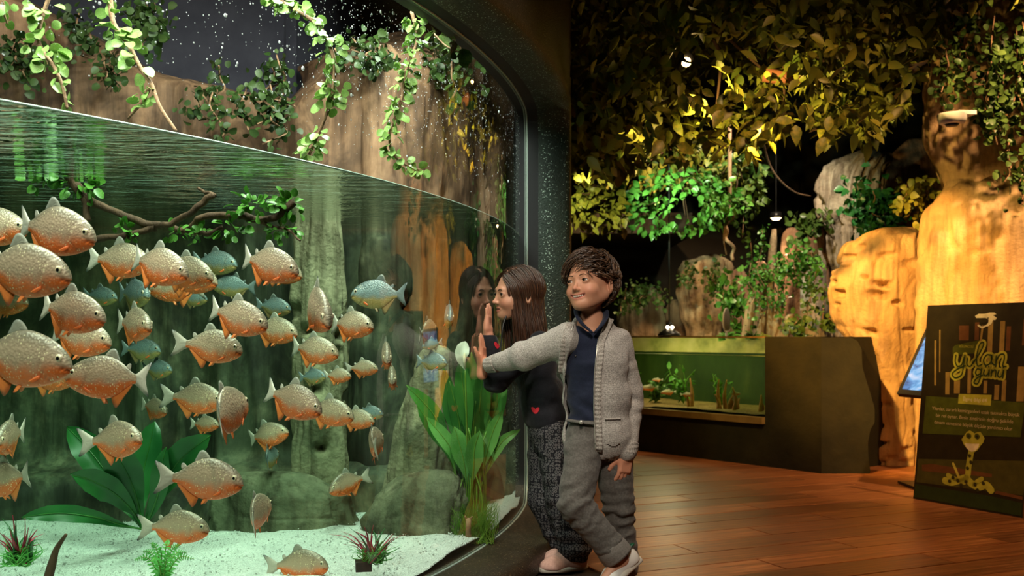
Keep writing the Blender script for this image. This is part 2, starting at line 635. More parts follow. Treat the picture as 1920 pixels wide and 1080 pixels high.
tw = tag(mesh_np('wall_tank', V, Fc, [M['gasket'], M['jamb'], M['face']]), kind='structure')
mi = np.concatenate([np.where(L0[:, 1] < .16, 2, np.full(NL, 0 if i < 2 else (1 if i < 4 else 2))) for i in range(len(rings) - 1)])
tw.data.polygons.foreach_set('material_index', mi.astype(np.int32))
# inside skin of the wall, so that it has its thickness
aa = np.linspace(RA0, RA1, 60)
V = np.array([gpt(a, z, GR - 0.05) for z in (Z1 + 0.0, 3.3) for a in aa])
Fc = np.array([(k, k + 1, 60 + k + 1, 60 + k) for k in range(59)])
tag(mesh_np('wall_tank', V, Fc, M['ceil']), kind='structure')
V = np.array([gpt(a, z, GR - 0.05) for z in (0.0, 3.3) for a in np.linspace(T1, RA1, 20)])
Fc = np.array([(k, k + 1, 20 + k + 1, 20 + k) for k in range(19)])
tag(mesh_np('wall_tank', V, Fc, M['ceil']), kind='structure')

# ---- glass
def glass_mat():
    m, nt, b = new_mat('acrylic_glass')
    nt.nodes.remove(b)
    lw = N(nt, 'ShaderNodeLayerWeight', Blend=0.5)
    pw = N(nt, 'ShaderNodeMath', operation='POWER')
    pw.inputs[1].default_value = 3.0
    nt.links.new(lw.outputs['Facing'], pw.inputs[0])
    ma = N(nt, 'ShaderNodeMath', operation='MULTIPLY_ADD')
    ma.inputs[1].default_value = 0.85
    ma.inputs[2].default_value = 0.05
    nt.links.new(pw.outputs[0], ma.inputs[0])
    t = N(nt, 'ShaderNodeBsdfTransparent')
    t.inputs[0].default_value = (0.95, 1.0, 0.965, 1)
    g = N(nt, 'ShaderNodeBsdfGlossy', Roughness=0.02)
    mx = N(nt, 'ShaderNodeMixShader')
    nt.links.new(ma.outputs[0], mx.inputs[0])
    nt.links.new(t.outputs[0], mx.inputs[1])
    nt.links.new(g.outputs[0], mx.inputs[2])
    nt.links.new(mx.outputs[0], nt.nodes['Material Output'].inputs['Surface'])
    return m


def clear_mat(name, c=(1, 1, 1)):
    m, nt, b = new_mat(name)
    nt.nodes.remove(b)
    t = N(nt, 'ShaderNodeBsdfTransparent')
    t.inputs[0].default_value = (*c, 1)
    nt.links.new(t.outputs[0], nt.nodes['Material Output'].inputs['Surface'])
    return m


M['glass'] = glass_mat()
M['clear'] = clear_mat('clear_inner_face')
na, nz = 90, 2
V, Fc, mi = [], [], []
aa = np.linspace(T0 - 0.02, T1 + 0.004, na)
for r in (GR, GR - 0.02):
    for z in (Z0 - 0.02, Z1 + 0.02):
        V += [gpt(a, z, r) for a in aa]
for k in range(na - 1):
    Fc.append((k, k + 1, na + k + 1, na + k)); mi.append(0)
    Fc.append((2 * na + k + 1, 2 * na + k, 3 * na + k, 3 * na + k + 1)); mi.append(1)
gl = tag(mesh_np('window_1', V, Fc, [M['glass'], M['clear']]), kind='structure')
gl.data.polygons.foreach_set('material_index', np.array(mi, dtype=np.int32))

# pale tube drawn as the highlight along the glass edge
mb = MB()
mb.tube([gpt(a, z, GR + 0.006) for a, z in np.vstack([L0, L0[:1]]) - (cen - cen)], 0.0045, 5, cap=False)
tag(mb.build('trim_2', plain('edge_highlight', (0.42, 0.52, 0.46), 0.2, spec=0.8), None, True), kind='structure')

# ---- water: absorbing body with a rippled top that mirrors from below
def water_mat(name, absorb, dens, rip=(7, 22, 1), rang=0.0):
    m, nt, b = new_mat(name)
    nt.nodes.remove(b)
    geo = N(nt, 'ShaderNodeNewGeometry')
    sx = N(nt, 'ShaderNodeSeparateXYZ')
    nt.links.new(geo.outputs['True Normal'], sx.inputs[0])
    ab = N(nt, 'ShaderNodeMath', operation='ABSOLUTE')
    nt.links.new(sx.outputs['Z'], ab.inputs[0])
    gt = N(nt, 'ShaderNodeMath', operation='GREATER_THAN')
    gt.inputs[1].default_value = 0.5
    nt.links.new(ab.outputs[0], gt.inputs[0])
    fr = N(nt, 'ShaderNodeFresnel', IOR=1.33)
    mu = N(nt, 'ShaderNodeMath', operation='MULTIPLY')
    nt.links.new(fr.outputs[0], mu.inputs[0])
    nt.links.new(gt.outputs[0], mu.inputs[1])
    v = coords(nt, rip, 'Object', (0, 0, rang))
    n = N(nt, 'ShaderNodeTexNoise', Scale=1.0, Detail=4, Roughness=0.55, Distortion=1.1)
    nt.links.new(v, n.inputs['Vector'])
    bp = N(nt, 'ShaderNodeBump', Strength=0.8, Distance=0.02)
    nt.links.new(n.outputs['Fac'], bp.inputs['Height'])
    g = N(nt, 'ShaderNodeBsdfGlossy', Roughness=0.02)
    g.inputs['Color'].default_value = (0.92, 0.97, 0.95, 1)
    nt.links.new(bp.outputs[0], g.inputs['Normal'])
    t = N(nt, 'ShaderNodeBsdfTransparent')
    mx = N(nt, 'ShaderNodeMixShader')
    nt.links.new(mu.outputs[0], mx.inputs[0])
    nt.links.new(t.outputs[0], mx.inputs[1])
    nt.links.new(g.outputs[0], mx.inputs[2])
    out = nt.nodes['Material Output']
    nt.links.new(mx.outputs[0], out.inputs['Surface'])
    va = N(nt, 'ShaderNodeVolumeAbsorption', Density=dens)
    va.inputs['Color'].default_value = (*absorb, 1)
    nt.links.new(va.outputs[0], out.inputs['Volume'])
    return m


M['water'] = water_mat('tank_water', (0.50, 0.85, 0.66), 0.45)
fr_ = [gpt(a, 0, GR - 0.03)[:2] for a in np.linspace(-1.3, 0.17, 100)]
bk_ = [(-0.3, 6.3), (-3.7, 6.3), (-3.7, gpt(-1.3, 0, GR - 0.03)[1])]
poly = fr_ + bk_
n = len(poly)
V = [(x, y, 0.03) for x, y in poly] + [(x, y, WATER_Z) for x, y in poly]
Fc = [tuple(range(n - 1, -1, -1)), tuple(range(n, 2 * n))] + [(k, (k + 1) % n, n + (k + 1) % n, n + k) for k in range(n)]
wat = mesh_np('water', V, Fc, M['water'], smooth=False)
tag(wat, 'clear green tinted water filling the big piranha tank', 'water', kind='stuff')
# bright meniscus where the surface meets the glass
mb = MB()
mb.tube([gpt(a, WATER_Z + 0.001, GR - 0.0265) for a in np.linspace(-1.08, -0.064, 80)], 0.0022, 5, squash=1.3)
M['menis'] = plain('wet_edge', (0.42, 0.58, 0.48), 0.15, spec=0.8)
mb.build('water_edge', M['menis'], wat, True)

# ---- rocks
def tank_rock_mat():
    m, nt, b = new_mat('tank_back_rock')
    v = coords(nt)
    vs = coords(nt, (1, 1, 0.10))
    n = N(nt, 'ShaderNodeTexNoise', Scale=1.9, Detail=8, Roughness=0.70)
    nt.links.new(v, n.inputs['Vector'])
    dry = ramp(nt, n.outputs['Fac'], [(0.30, (0.08, 0.042, 0.020)), (0.5, (0.26, 0.145, 0.075)), (0.7, (0.46, 0.28, 0.155))])
    wet = ramp(nt, n.outputs['Fac'], [(0.32, (0.022, 0.030, 0.018)), (0.5, (0.095, 0.105, 0.06)), (0.72, (0.42, 0.38, 0.23))])
    s = N(nt, 'ShaderNodeTexNoise', Scale=12, Detail=6, Roughness=0.6)
    nt.links.new(vs, s.inputs['Vector'])
    sm = ramp(nt, s.outputs['Fac'], [(0.36, (0.28, 0.25, 0.22)), (0.56, (1, 1, 1))])
    sep = N(nt, 'ShaderNodeSeparateXYZ')
    gp = N(nt, 'ShaderNodeNewGeometry')
    nt.links.new(gp.outputs['Position'], sep.inputs[0])
    mr = N(nt, 'ShaderNodeMapRange')
    mr.inputs[1].default_value = WATER_Z - 0.03
    mr.inputs[2].default_value = WATER_Z + 0.05
    nt.links.new(sep.outputs['Z'], mr.inputs[0])
    mx = N(nt, 'ShaderNodeMix', data_type='RGBA')
    nt.links.new(mr.outputs[0], mx.inputs[0])
    nt.links.new(wet, mx.inputs[6])
    nt.links.new(dry, mx.inputs[7])
    bl = N(nt, 'ShaderNodeTexNoise', Scale=4.2, Detail=4, Roughness=0.7, Distortion=0.8)
    nt.links.new(coords(nt, (1, 1, 0.55)), bl.inputs['Vector'])
    bm_ = ramp(nt, bl.outputs['Fac'], [(0.42, (0.30, 0.27, 0.22)), (0.56, (1, 1, 1))])
    m0 = N(nt, 'ShaderNodeMix', data_type='RGBA', blend_type='MULTIPLY')
    m0.inputs[0].default_value = 0.85
    nt.links.new(mx.outputs[2], m0.inputs[6])
    nt.links.new(bm_, m0.inputs[7])
    mm = N(nt, 'ShaderNodeMix', data_type='RGBA', blend_type='MULTIPLY')
    mm.inputs[0].default_value = 0.8
    nt.links.new(m0.outputs[2], mm.inputs[6])
    nt.links.new(sm, mm.inputs[7])
    nt.links.new(mm.outputs[2], b.inputs['Base Color'])
    b.inputs['Roughness'].default_value = 0.8
    n3 = N(nt, 'ShaderNodeTexNoise', Scale=40, Detail=6)
    nt.links.new(vs, n3.inputs['Vector'])
    bump(nt, b, n3.outputs['Fac'], 0.5, 0.012)
    return m


M['tank_rock'] = tank_rock_mat()
path = catmull([(-3.85, 3.6), (-3.0, 4.05), (-2.2, 4.22), (-1.5, 4.32), (-0.95, 4.42), (-0.55, 4.62), (-0.28, 4.98), (-0.06, 5.5), (0.02, 6.05)], 40)
seg = np.r_[0, np.cumsum(np.linalg.norm(np.diff(path, axis=0), axis=1))]
ns, nz = 330, 120
S = np.linspace(0, seg[-1], ns)
px_, py_ = np.interp(S, seg, path[:, 0]), np.interp(S, seg, path[:, 1])
tx, ty = np.gradient(px_), np.gradient(py_)
tl = np.hypot(tx, ty)
nx_, ny_ = ty / tl, -tx / tl          # towards the viewer
topz = np.interp(px_, [-3.9, -2.5, -1.5, -0.95, -0.78, -0.5, -0.3, 0.0], [2.75, 2.62, 2.16, 2.02, 2.18, 2.30, 2.5, 2.6]) + 0.06 * fbm(np.c_[S * 2.3, S * 0, S * 0], 4, 3)
u = np.linspace(0, 1, nz)
SS, UU = np.meshgrid(S, u)
ZZ = 0.02 + UU * (topz[None, :] - 0.02)
q = np.c_[SS.ravel(), ZZ.ravel(), np.zeros(SS.size)]
d = 0.13 * fbm(q * [1.1, 0.25, 1], 11, 3) + 0.10 * (1 - np.abs(fbm(q * [3.2, 0.30, 1], 21, 2))) ** 2 + 0.02 * fbm(q * [8, 0.9, 1], 31, 3) + 0.012 * fbm(q * [26, 6, 1], 41, 2)
z = q[:, 1]
ledge = 0.30 + 0.06 * fbm(np.c_[q[:, 0] * 2.0, q[:, 0] * 0, q[:, 0] * 0], 51, 2)
d = d + 0.30 / (1 + np.exp((z - ledge) / 0.018)) * (0.75 + 0.4 * fbm(q * [2.2, 3, 1], 61, 2))
d = d - 0.5 * np.clip((UU.ravel() - 0.93) / 0.07, 0, 1) ** 2
VX = np.tile(px_, nz) + np.tile(nx_, nz) * (d - 0.12)
VY = np.tile(py_, nz) + np.tile(ny_, nz) * (d - 0.12)
V = np.c_[VX, VY, z]
V = np.concatenate([V, np.c_[px_ - nx_ * 0.9, py_ - ny_ * 0.9, topz - 0.05]])
idx = np.arange((nz + 1) * ns).reshape(nz + 1, ns)
Fc = np.stack([idx[:-1, :-1], idx[:-1, 1:], idx[1:, 1:], idx[1:, :-1]], -1).reshape(-1, 4)
tag(mesh_np('wall_tank_back', V, Fc, M['tank_rock']), kind='structure')
# slate coloured wall in the dark gap above the rocks
V = np.concatenate([np.c_[px_ - nx_ * 1.0, py_ - ny_ * 1.0, np.full(ns, zz_)] for zz_ in (1.7, 3.3)])
Fc = np.array([(k, k + 1, ns + k + 1, ns + k) for k in range(ns - 1)])
tag(mesh_np('wall_tank_back', V, Fc, noise_mat('slate_wall', [(0.3, (0.045, 0.045, 0.065)), (0.7, (0.075, 0.075, 0.10))], 5, rough=0.9, bumpv=0.2)), kind='structure')


def rock(name, prof, mat, label=None, cat='rock', seed=0, nt=64, nz=48, amp=0.10, fold=0.06, ffreq=5.0, fz=0.5, pits=0, fine=0.02, parent=None, kind=None, group=None, rough_top=0.0, groove=0.07):
    """Standing rock: prof rows (z, cx, cy, rx, ry); folded and pitted by noise."""
    pr = np.array(prof, float)
    zz = np.linspace(pr[0, 0], pr[-1, 0], nz)
    cx, cy, rx, ry = (np.interp(zz, pr[:, 0], pr[:, i]) for i in (1, 2, 3, 4))
    k = np.array([0.25, 0.5, 0.25])
    for arr in (cx, cy, rx, ry):
        arr[1:-1] = np.convolve(arr, k, 'valid')
    th = np.linspace(0, 2 * PI, nt, endpoint=False)
    T, Zg = np.meshgrid(th, zz)
    ms = float(np.mean(rx))
    q = np.c_[(np.cos(T) * rx[:, None]).ravel(), (np.sin(T) * ry[:, None]).ravel(), Zg.ravel()]
    q = q + seed * 7.31
    dd = amp * fbm(q * [2.0 / ms * 0.5, 2.0 / ms * 0.5, 1.0 / ms * 0.5], seed, 3)
    dd += fold * ((1 - np.abs(fbm(q * [ffreq / ms * 0.4, ffreq / ms * 0.4, fz], seed + 9, 2))) ** 2 - 0.5)
    dd += fine * fbm(q * [26, 26, 14], seed + 19, 2)
    gn_ = vnoise(q * [ffreq / ms * 0.45, ffreq / ms * 0.45, fz * 0.8], seed + 29) + 0.25 * vnoise(q * [30, 30, 2], seed + 30)
    dd -= groove * np.exp(-(gn_ / 0.13) ** 2) + 0.5 * groove * np.exp(-(vnoise(q * [2.2, 2.2, 2.6], seed + 31) / 0.035) ** 2)
    rr = np.random.RandomState(seed)
    for _ in range(pits):
        t0, z0 = rr.uniform(0, 2 * PI), rr.uniform(pr[0, 0], pr[-1, 0])
        w, hgt, dep = rr.uniform(0.02, 0.06), rr.uniform(0.010, 0.03), rr.uniform(0.03, 0.07)
        da = np.angle(np.exp(1j * (T.ravel() - t0))) * ms
        dd -= dep / ms * np.exp(-((da / w) ** 4 + ((Zg.ravel() - z0) / hgt) ** 4))
    s = (1 + dd).reshape(T.shape)
    X = cx[:, None] + rx[:, None] * np.cos(T) * s
    Y = cy[:, None] + ry[:, None] * np.sin(T) * s
    Zf = Zg + rough_top * fbm(np.c_[X.ravel() * 9, Y.ravel() * 9, Zg.ravel() * 3], seed + 3, 2).reshape(T.shape) * (np.arange(nz)[:, None] / nz) ** 2
    V = np.c_[X.ravel(), Y.ravel(), Zf.ravel()]
    top = np.array([[cx[-1], cy[-1], zz[-1] + 0.2 * min(rx[-1], ry[-1])]])
    bot = np.array([[cx[0], cy[0], zz[0]]])
    nV = len(V)
    V = np.concatenate([V, top, bot])
    Fq = [(i * nt + k_, i * nt + (k_ + 1) % nt, (i + 1) * nt + (k_ + 1) % nt, (i + 1) * nt + k_) for i in range(nz - 1) for k_ in range(nt)]
    Fq += [((nz - 1) * nt + k_, (nz - 1) * nt + (k_ + 1) % nt, nV) for k_ in range(nt)]
    Fq += [((k_ + 1) % nt, k_, nV + 1) for k_ in range(nt)]
    o = mesh_np(name, V, Fq, mat, parent, True, loc=(cx[0], cy[0], zz[0]) if parent is None else None)
    if label:
        tag(o, label, cat, group)
    if kind:
        tag(o, kind=kind)
    return o


def prock(name, rows, Y, mat, label, depth=0.8, **kw):
    """rock() from photo rows (py, px_left, px_right) at distance Y, bottom row first."""
    prof = []
    if Y > 7.5:
        rows = [(HY + H * F / Y, rows[0][1], rows[0][2])] + list(rows)
    for (py, xl, xr) in rows:
        a, b_ = P(xl, py, Y), P(xr, py, Y)
        r = max(0.004, (b_[0] - a[0]) / 2)
        prof.append((a[2], (a[0] + b_[0]) / 2, Y + 0.0, r, max(0.004, r * depth)))
    return rock(name, prof, mat, label, **kw)


# rocks standing in the tank
prock('standing_rock', [(1030, 540, 660), (800, 548, 655), (560, 552, 650), (440, 556, 648), (402, 562, 640), (398, 585, 620)], 4.2, M['rock_mid'],
      'pale streaked rock pillar in the tank reaching up to the water surface', seed=3, fold=0.16, fz=0.3, pits=22, amp=.14, fine=.03, groove=.12, nt=110, nz=110)
prock('standing_rock', [(1030, 700, 850), (900, 722, 850), (780, 752, 852), (700, 775, 850), (655, 790, 845), (648, 805, 832)], 4.25, M['rock_mid'],
      'leaning pale green rock pillar behind the tall sword plant', seed=8, fold=0.16, fz=0.3, depth=0.6, amp=.12, fine=.03, groove=.10, nt=100, nz=90)
prock('boulder', [(1040, 672, 905), (985, 672, 905), (930, 700, 893), (895, 745, 870), (882, 785, 840)], 3.93, M['rock_wet'],
      'large rounded algae covered boulder on the gravel left of the sword plant', seed=13, fold=0.12, fz=3, depth=0.55, amp=.14, fine=.03, nt=120, nz=80, groove=.06)
prock('boulder', [(1040, 380, 690), (985, 385, 688), (930, 395, 660), (893, 420, 600), (886, 450, 560)], 4.05, M['rock_wet'],
      'long flat topped rock ledge along the back of the gravel', seed=23, fold=0.14, fz=4, depth=0.35, amp=.15, fine=.03, nt=140, nz=70, groove=.08)
prock('standing_rock', [(1000, 845, 960), (700, 850, 955), (420, 862, 950), (260, 875, 945), (245, 890, 930)], 5.35, M['tank_rock'],
      'tall rock column at the right end of the tank behind the sword plant', seed=35, fold=0.12, fz=0.4, depth=0.8)
prock('standing_rock', [(1000, 648, 775), (700, 652, 770), (420, 660, 765), (200, 668, 760), (100, 680, 752), (86, 700, 735)], 4.55, M['tank_rock'],
      'pinkish grey rock column rising above the water near the tank middle', seed=37, fold=0.14, fz=0.4, depth=0.8, pits=14)

# ---- gravel bed
def gravel_mat():
    m, nt, b = new_mat('white_gravel')
    v = coords(nt)
    vo = N(nt, 'ShaderNodeTexVoronoi', Scale=170)
    nt.links.new(v, vo.inputs['Vector'])
    c = ramp(nt, vo.outputs['Color'], [(0.0, (0.56, 0.56, 0.52)), (0.25, (0.74, 0.74, 0.70)), (1.0, (0.86, 0.86, 0.80))])
    nt.links.new(c, b.inputs['Base Color'])
    b.inputs['Roughness'].default_value = 0.75
    bump(nt, b, vo.outputs['Distance'], 0.9, 0.008)
    return m


M['gravel'] = gravel_mat()
gx, gy = np.meshgrid(np.linspace(-3.2, 0.25, 170), np.linspace(0.8, 5.6, 220))
inside = np.hypot(gx - GC[0], gy - GC[1]) < GR - 0.024
gz = BED_Z + 0.014 * fbm(np.c_[gx.ravel() * 3, gy.ravel() * 3, gx.ravel() * 0], 71, 3).reshape(gx.shape) + 0.006 * fbm(np.c_[gx.ravel() * 14, gy.ravel() * 14, gx.ravel() * 0], 72, 2).reshape(gx.shape)
rr_ = np.hypot(gx - GC[0], gy - GC[1])
sc_ = np.minimum(1, (GR - 0.024) / rr_)       # pull the rim onto the glass
gx2, gy2 = GC[0] + (gx - GC[0]) * sc_, GC[1] + (gy - GC[1]) * sc_
idx = np.arange(gx.size).reshape(gx.shape)
keep = (rr_ < GR + 0.03)
Fq = np.stack([idx[:-1, :-1], idx[:-1, 1:], idx[1:, 1:], idx[1:, :-1]], -1)
kf = keep[:-1, :-1] & keep[:-1, 1:] & keep[1:, 1:] & keep[1:, :-1]
V = np.c_[gx2.ravel(), gy2.ravel(), gz.ravel()]
Fq = Fq[kf].reshape(-1, 4)
# loose pebbles on top, joined with the bed
rng = np.random.RandomState(3)
oct_v = np.array([(1, 0, 0), (-1, 0, 0), (0, 1, 0), (0, -1, 0), (0, 0, 1), (0, 0, -1)], float)
oct_f = np.array([(0, 2, 4), (2, 1, 4), (1, 3, 4), (3, 0, 4), (2, 0, 5), (1, 2, 5), (3, 1, 5), (0, 3, 5)])
pv, pf = [], []
base = 0
while len(pv) < 4200:
    x, y = rng.uniform(-2.0, 0.1), rng.uniform(1.9, 4.6)
    if math.hypot(x - GC[0], y - GC[1]) > GR - 0.05:
        continue
    s = rng.uniform(0.002, 0.0055) * np.array([1, rng.uniform(.6, 1), rng.uniform(.5, .9)])
    zz = BED_Z + 0.014 * fbm(np.array([[x * 3, y * 3, 0.0]]), 71, 3)[0] + 0.004
    pv.append(oct_v * s @ rot3(rng.uniform(0, 6), 0, rng.uniform(0, 6)).T + (x, y, zz))
    pf.append(oct_f + base)
    base += 6
bed = tag(mesh_np('gravel_bed', V, Fq, M['gravel'], smooth=True), 'white gravel covering the bottom of the piranha tank', 'gravel', kind='stuff')
peb = tag(mesh_np('pebbles', np.concatenate(pv), np.concatenate(pf), M['gravel'], bed, False), kind='stuff')

# ================================================================ FISH
def interp_cat(pts, n):
    c = catmull(np.array(pts, float), 8)
    x = np.linspace(0, 1, n)
    L = np.r_[0, np.cumsum(np.linalg.norm(np.diff(c, axis=0), axis=1))]
    L /= L[-1]
    return np.c_[np.interp(x, L, c[:, 0]), np.interp(x, L, c[:, 1])]


F_TOP = [(.500, -.035), (.488, .010), (.455, .062), (.40, .112), (.32, .160), (.22, .198), (.10, .222), (-.02, .208), (-.12, .160), (-.20, .105), (-.26, .062), (-.315, .044)]
F_BOT = [(.500, -.045), (.478, -.088), (.42, -.130), (.33, -.172), (.22, -.205), (.10, -.220), (0, -.212), (-.09, -.180), (-.17, -.120), (-.24, -.065), (-.28, -.048), (-.315, -.046)]
F_WID = [(.50, .010), (.47, .040), (.40, .062), (.30, .078), (.18, .085), (.05, .078), (-.08, .058), (-.18, .036), (-.26, .020), (-.315, .012)]


def fish_bend(V, bend):
    V = V.copy()
    x = np.clip(0.12 - V[:, 0], 0, None)
    V[:, 1] += bend * x ** 2
    return V


def sm(a, b, x):
    t = np.clip((x - a) / (b - a), 0, 1)
    return t * t * (3 - 2 * t)


def fish_body(blue=False):
    xs = 0.5 - 0.815 * (0.5 - 0.5 * np.cos(np.linspace(0, PI, 44)))
    tp, bt, wd = np.array(F_TOP), np.array(F_BOT), np.array(F_WID)
    o = np.argsort(tp[:, 0]); tp = tp[o]
    o = np.argsort(bt[:, 0]); bt = bt[o]
    o = np.argsort(wd[:, 0]); wd = wd[o]
    t, b, w = np.interp(xs, tp[:, 0], tp[:, 1]), np.interp(xs, bt[:, 0], bt[:, 1]), np.interp(xs, wd[:, 0], wd[:, 1])
    k = np.array([.25, .5, .25])
    for a in (t, b, w):
        for _ in range(2):
            a[1:-1] = np.convolve(a, k, 'valid')
    n = 28
    V = []
    for i, x in enumerate(xs):
        ph = np.linspace(0, 2 * PI, n, endpoint=False)
        cz, rz = (t[i] + b[i]) / 2, (t[i] - b[i]) / 2
        y = np.sign(np.cos(ph)) * np.abs(np.cos(ph)) ** 0.85 * w[i]
        z = cz + np.sin(ph) * rz
        # flanks thin out towards back and belly
        y = y * (1 - 0.18 * np.abs(np.sin(ph)) ** 3)
        V.append(np.c_[np.full(n, x), y, z])
    V = np.concatenate(V)
    x, y, z = V.T
    # gill cover: raised plate whose rear edge drops to the flank; mouth cleft
    rc = np.hypot((x - .40) / .135, (z + .005) / .135)
    V[:, 1] += np.sign(y) * (0.007 * sm(1.12, 0.98, rc) - 0.006 * np.exp(-((rc - 1.08) / .07) ** 2)) * (np.abs(y) > 0.02)
    mouth = np.exp(-((z + .052 + (x - .47) * .35) / .009) ** 2) * sm(.415, .445, x)
    V[:, 1] *= 1 - 0.4 * mouth
    V[:, 0] -= 0.012 * mouth
    x, y, z = V.T
    # own colours of the fish: grey green back, silvery flank, orange belly and cheek
    zr = np.interp(x, xs[::-1], ((t + b) / 2)[::-1])
    rz = np.interp(x, xs[::-1], ((t - b) / 2)[::-1])
    h = (z - zr) / rz
    nz_ = 0.10 * fbm(V * 9, 5, 2)
    if blue:
        back, flank, belly = np.array([.07, .10, .10]), np.array([.20, .27, .27]), np.array([.42, .30, .10])
    else:
        back, flank, belly = np.array([.20, .16, .11]), np.array([.50, .345, .235]), np.array([.86, .16, .025])
    a = sm(.95, .25, h + nz_)[:, None]
    c = back * (1 - a) + flank * a
    lim = 0.04 + 0.25 * sm(.1, .45, x)
    bl = sm(-0.10, -0.62, h - lim * 0.55 + nz_ * 1.6)[:, None]
    c = c * (1 - bl) + belly * bl
    if not blue:
        ck = (np.exp(-((x - .33) / .07) ** 2 - ((z + .07) / .06) ** 2) * 0.5)[:, None]
        c = c * (1 - ck) + belly * ck
    dk = np.clip(0.65 * mouth + 0.35 * np.exp(-((rc - 1.08) / .06) ** 2) * (x < .5), 0, .8)[:, None]
    c = c * (1 - dk) + np.array([.10, .05, .03]) * dk
    m = len(xs)
    Fc = [(i * n + k, i * n + (k + 1) % n, (i + 1) * n + (k + 1) % n, (i + 1) * n + k) for i in range(m - 1) for k in range(n)]
    Fc += [tuple(range(n - 1, -1, -1)), tuple((m - 1) * n + k for k in range(n))]
    return V, Fc, c


def fin(outline, thick, y0=0.0, ray=None, edge=None, base=(.5, .4, .3), tipc=(.3, .25, .2), axis=None):
    """Fin membrane with real thickness: outline (x, z) fan, thin wedge to the rim."""
    o = interp_cat(outline + [outline[0]], 40)[:-1]
    n = len(o)
    c = o.mean(0)
    V, C = [], []
    base, tipc = np.array(base), np.array(tipc)
    edge = np.array(edge if edge is not None else outline[0])
    far = np.max(np.linalg.norm(o - edge, axis=1))
    for s in (1, -1):
        for f in (1.0, 0.62, 0.25):
            q = c + (o - c) * f
            dist = np.linalg.norm(q - edge, axis=1) / far
            th = thick * (1 - 0.85 * dist) * (0.3 if f == 1 else 1)
            rayv = 0.25 * np.sin(np.arctan2(q[:, 1] - edge[1], q[:, 0] - edge[0]) * 60)
            V.append(np.c_[q[:, 0], y0 + s * th * (1 + rayv), q[:, 1]])
            w = sm(0.62, 0.95, dist)[:, None]
            C.append((base * (1 - w) + tipc * w) * (1 + 0.25 * rayv[:, None]))
        V.append(np.array([[c[0], y0 + s * thick * .6, c[1]]]))
        C.append(base[None, :])
    V, C = np.concatenate(V), np.concatenate(C)
    Fc = []
    B = 3 * n + 1
    for s in (0, 1):
        o0 = s * B
        for r in range(2):
            for k in range(n):
                f = (o0 + r * n + k, o0 + r * n + (k + 1) % n, o0 + (r + 1) * n + (k + 1) % n, o0 + (r + 1) * n + k)
                Fc.append(f if s == 0 else f[::-1])
        for k in range(n):
            f = (o0 + 2 * n + k, o0 + 2 * n + (k + 1) % n, o0 + 3 * n)
            Fc.append(f if s == 0 else f[::-1])
    for k in range(n):
        Fc.append((k, B + k, B + (k + 1) % n, (k + 1) % n))
    return V, Fc, C


TAIL = [(-.295, .042), (-.345, .075), (-.42, .135), (-.485, .175), (-.500, .165), (-.462, .085), (-.440, .015), (-.455, -.07), (-.492, -.150), (-.482, -.168), (-.41, -.125), (-.345, -.075), (-.295, -.042)]
DORS = [(.085, .205), (.06, .245), (.015, .285), (-.03, .290), (-.06, .262), (-.078, .222), (-.10, .165), (-.02, .19)]
ADIP = [(-.175, .115), (-.205, .150), (-.235, .150), (-.240, .120), (-.225, .085)]
ANAL = [(-.03, -.195), (-.06, -.265), (-.095, -.300), (-.125, -.270), (-.17, -.20), (-.225, -.13), (-.265, -.075), (-.265, -.052), (-.16, -.12)]
PECT = [(.255, -.110), (.225, -.125), (.185, -.150), (.170, -.166), (.19, -.175), (.225, -.162), (.260, -.136)]
PELV = [(.085, -.20), (.06, -.235), (.03, -.262), (.015, -.255), (.03, -.215), (.05, -.195)]


def fish_mat(name, sparkle):
    m, nt, b = new_mat(name)
    a = N(nt, 'ShaderNodeVertexColor')
    a.layer_name = 'Col'
    v = coords(nt, (1, .4, 1))
    vo = N(nt, 'ShaderNodeTexVoronoi', Scale=44)
    nt.links.new(v, vo.inputs['Vector'])
    d = ramp(nt, vo.outputs['Distance'], [(0.20, (1, 1, 1)), (0.34, (0, 0, 0))])
    pk = N(nt, 'ShaderNodeSeparateColor')
    nt.links.new(vo.outputs['Color'], pk.inputs[0])
    gt = ramp(nt, pk.outputs[0], [(0.50, (0, 0, 0)), (0.56, (1, 1, 1))])
    nn = N(nt, 'ShaderNodeTexNoise', Scale=5, Detail=2)
    nt.links.new(v, nn.inputs['Vector'])
    nr = ramp(nt, nn.outputs['Fac'], [(0.40, (0.1, 0.1, 0.1)), (0.60, (1, 1, 1))])
    m1 = N(nt, 'ShaderNodeMath', operation='MULTIPLY')
    nt.links.new(d, m1.inputs[0]); nt.links.new(gt, m1.inputs[1])
    m2 = N(nt, 'ShaderNodeMath', operation='MULTIPLY')
    nt.links.new(m1.outputs[0], m2.inputs[0]); nt.links.new(nr, m2.inputs[1])
    sp = N(nt, 'ShaderNodeSeparateXYZ')
    nt.links.new(coords(nt), sp.inputs[0])
    fl = ramp(nt, sp.outputs['Z'], [(0.0, (1, 1, 1)), (0.20, (0.15, 0.15, 0.15))])
    m3 = N(nt, 'ShaderNodeMath', operation='MULTIPLY')
    nt.links.new(m2.outputs[0], m3.inputs[0]); m3.inputs[1].default_value = sparkle
    mx = N(nt, 'ShaderNodeMix', data_type='RGBA')
    nt.links.new(m3.outputs[0], mx.inputs[0])
    nt.links.new(a.outputs['Color'], mx.inputs[6])
    mx.inputs[7].default_value = (1.0, 0.82, 0.5, 1)
    nt.links.new(mx.outputs[2], b.inputs['Base Color'])
    b.inputs['Roughness'].default_value = 0.38
    b.inputs['Specular IOR Level'].default_value = 0.6
    b.inputs['Metallic'].default_value = 0.15
    bump(nt, b, vo.outputs['Distance'], 0.25, 0.004)
    return m


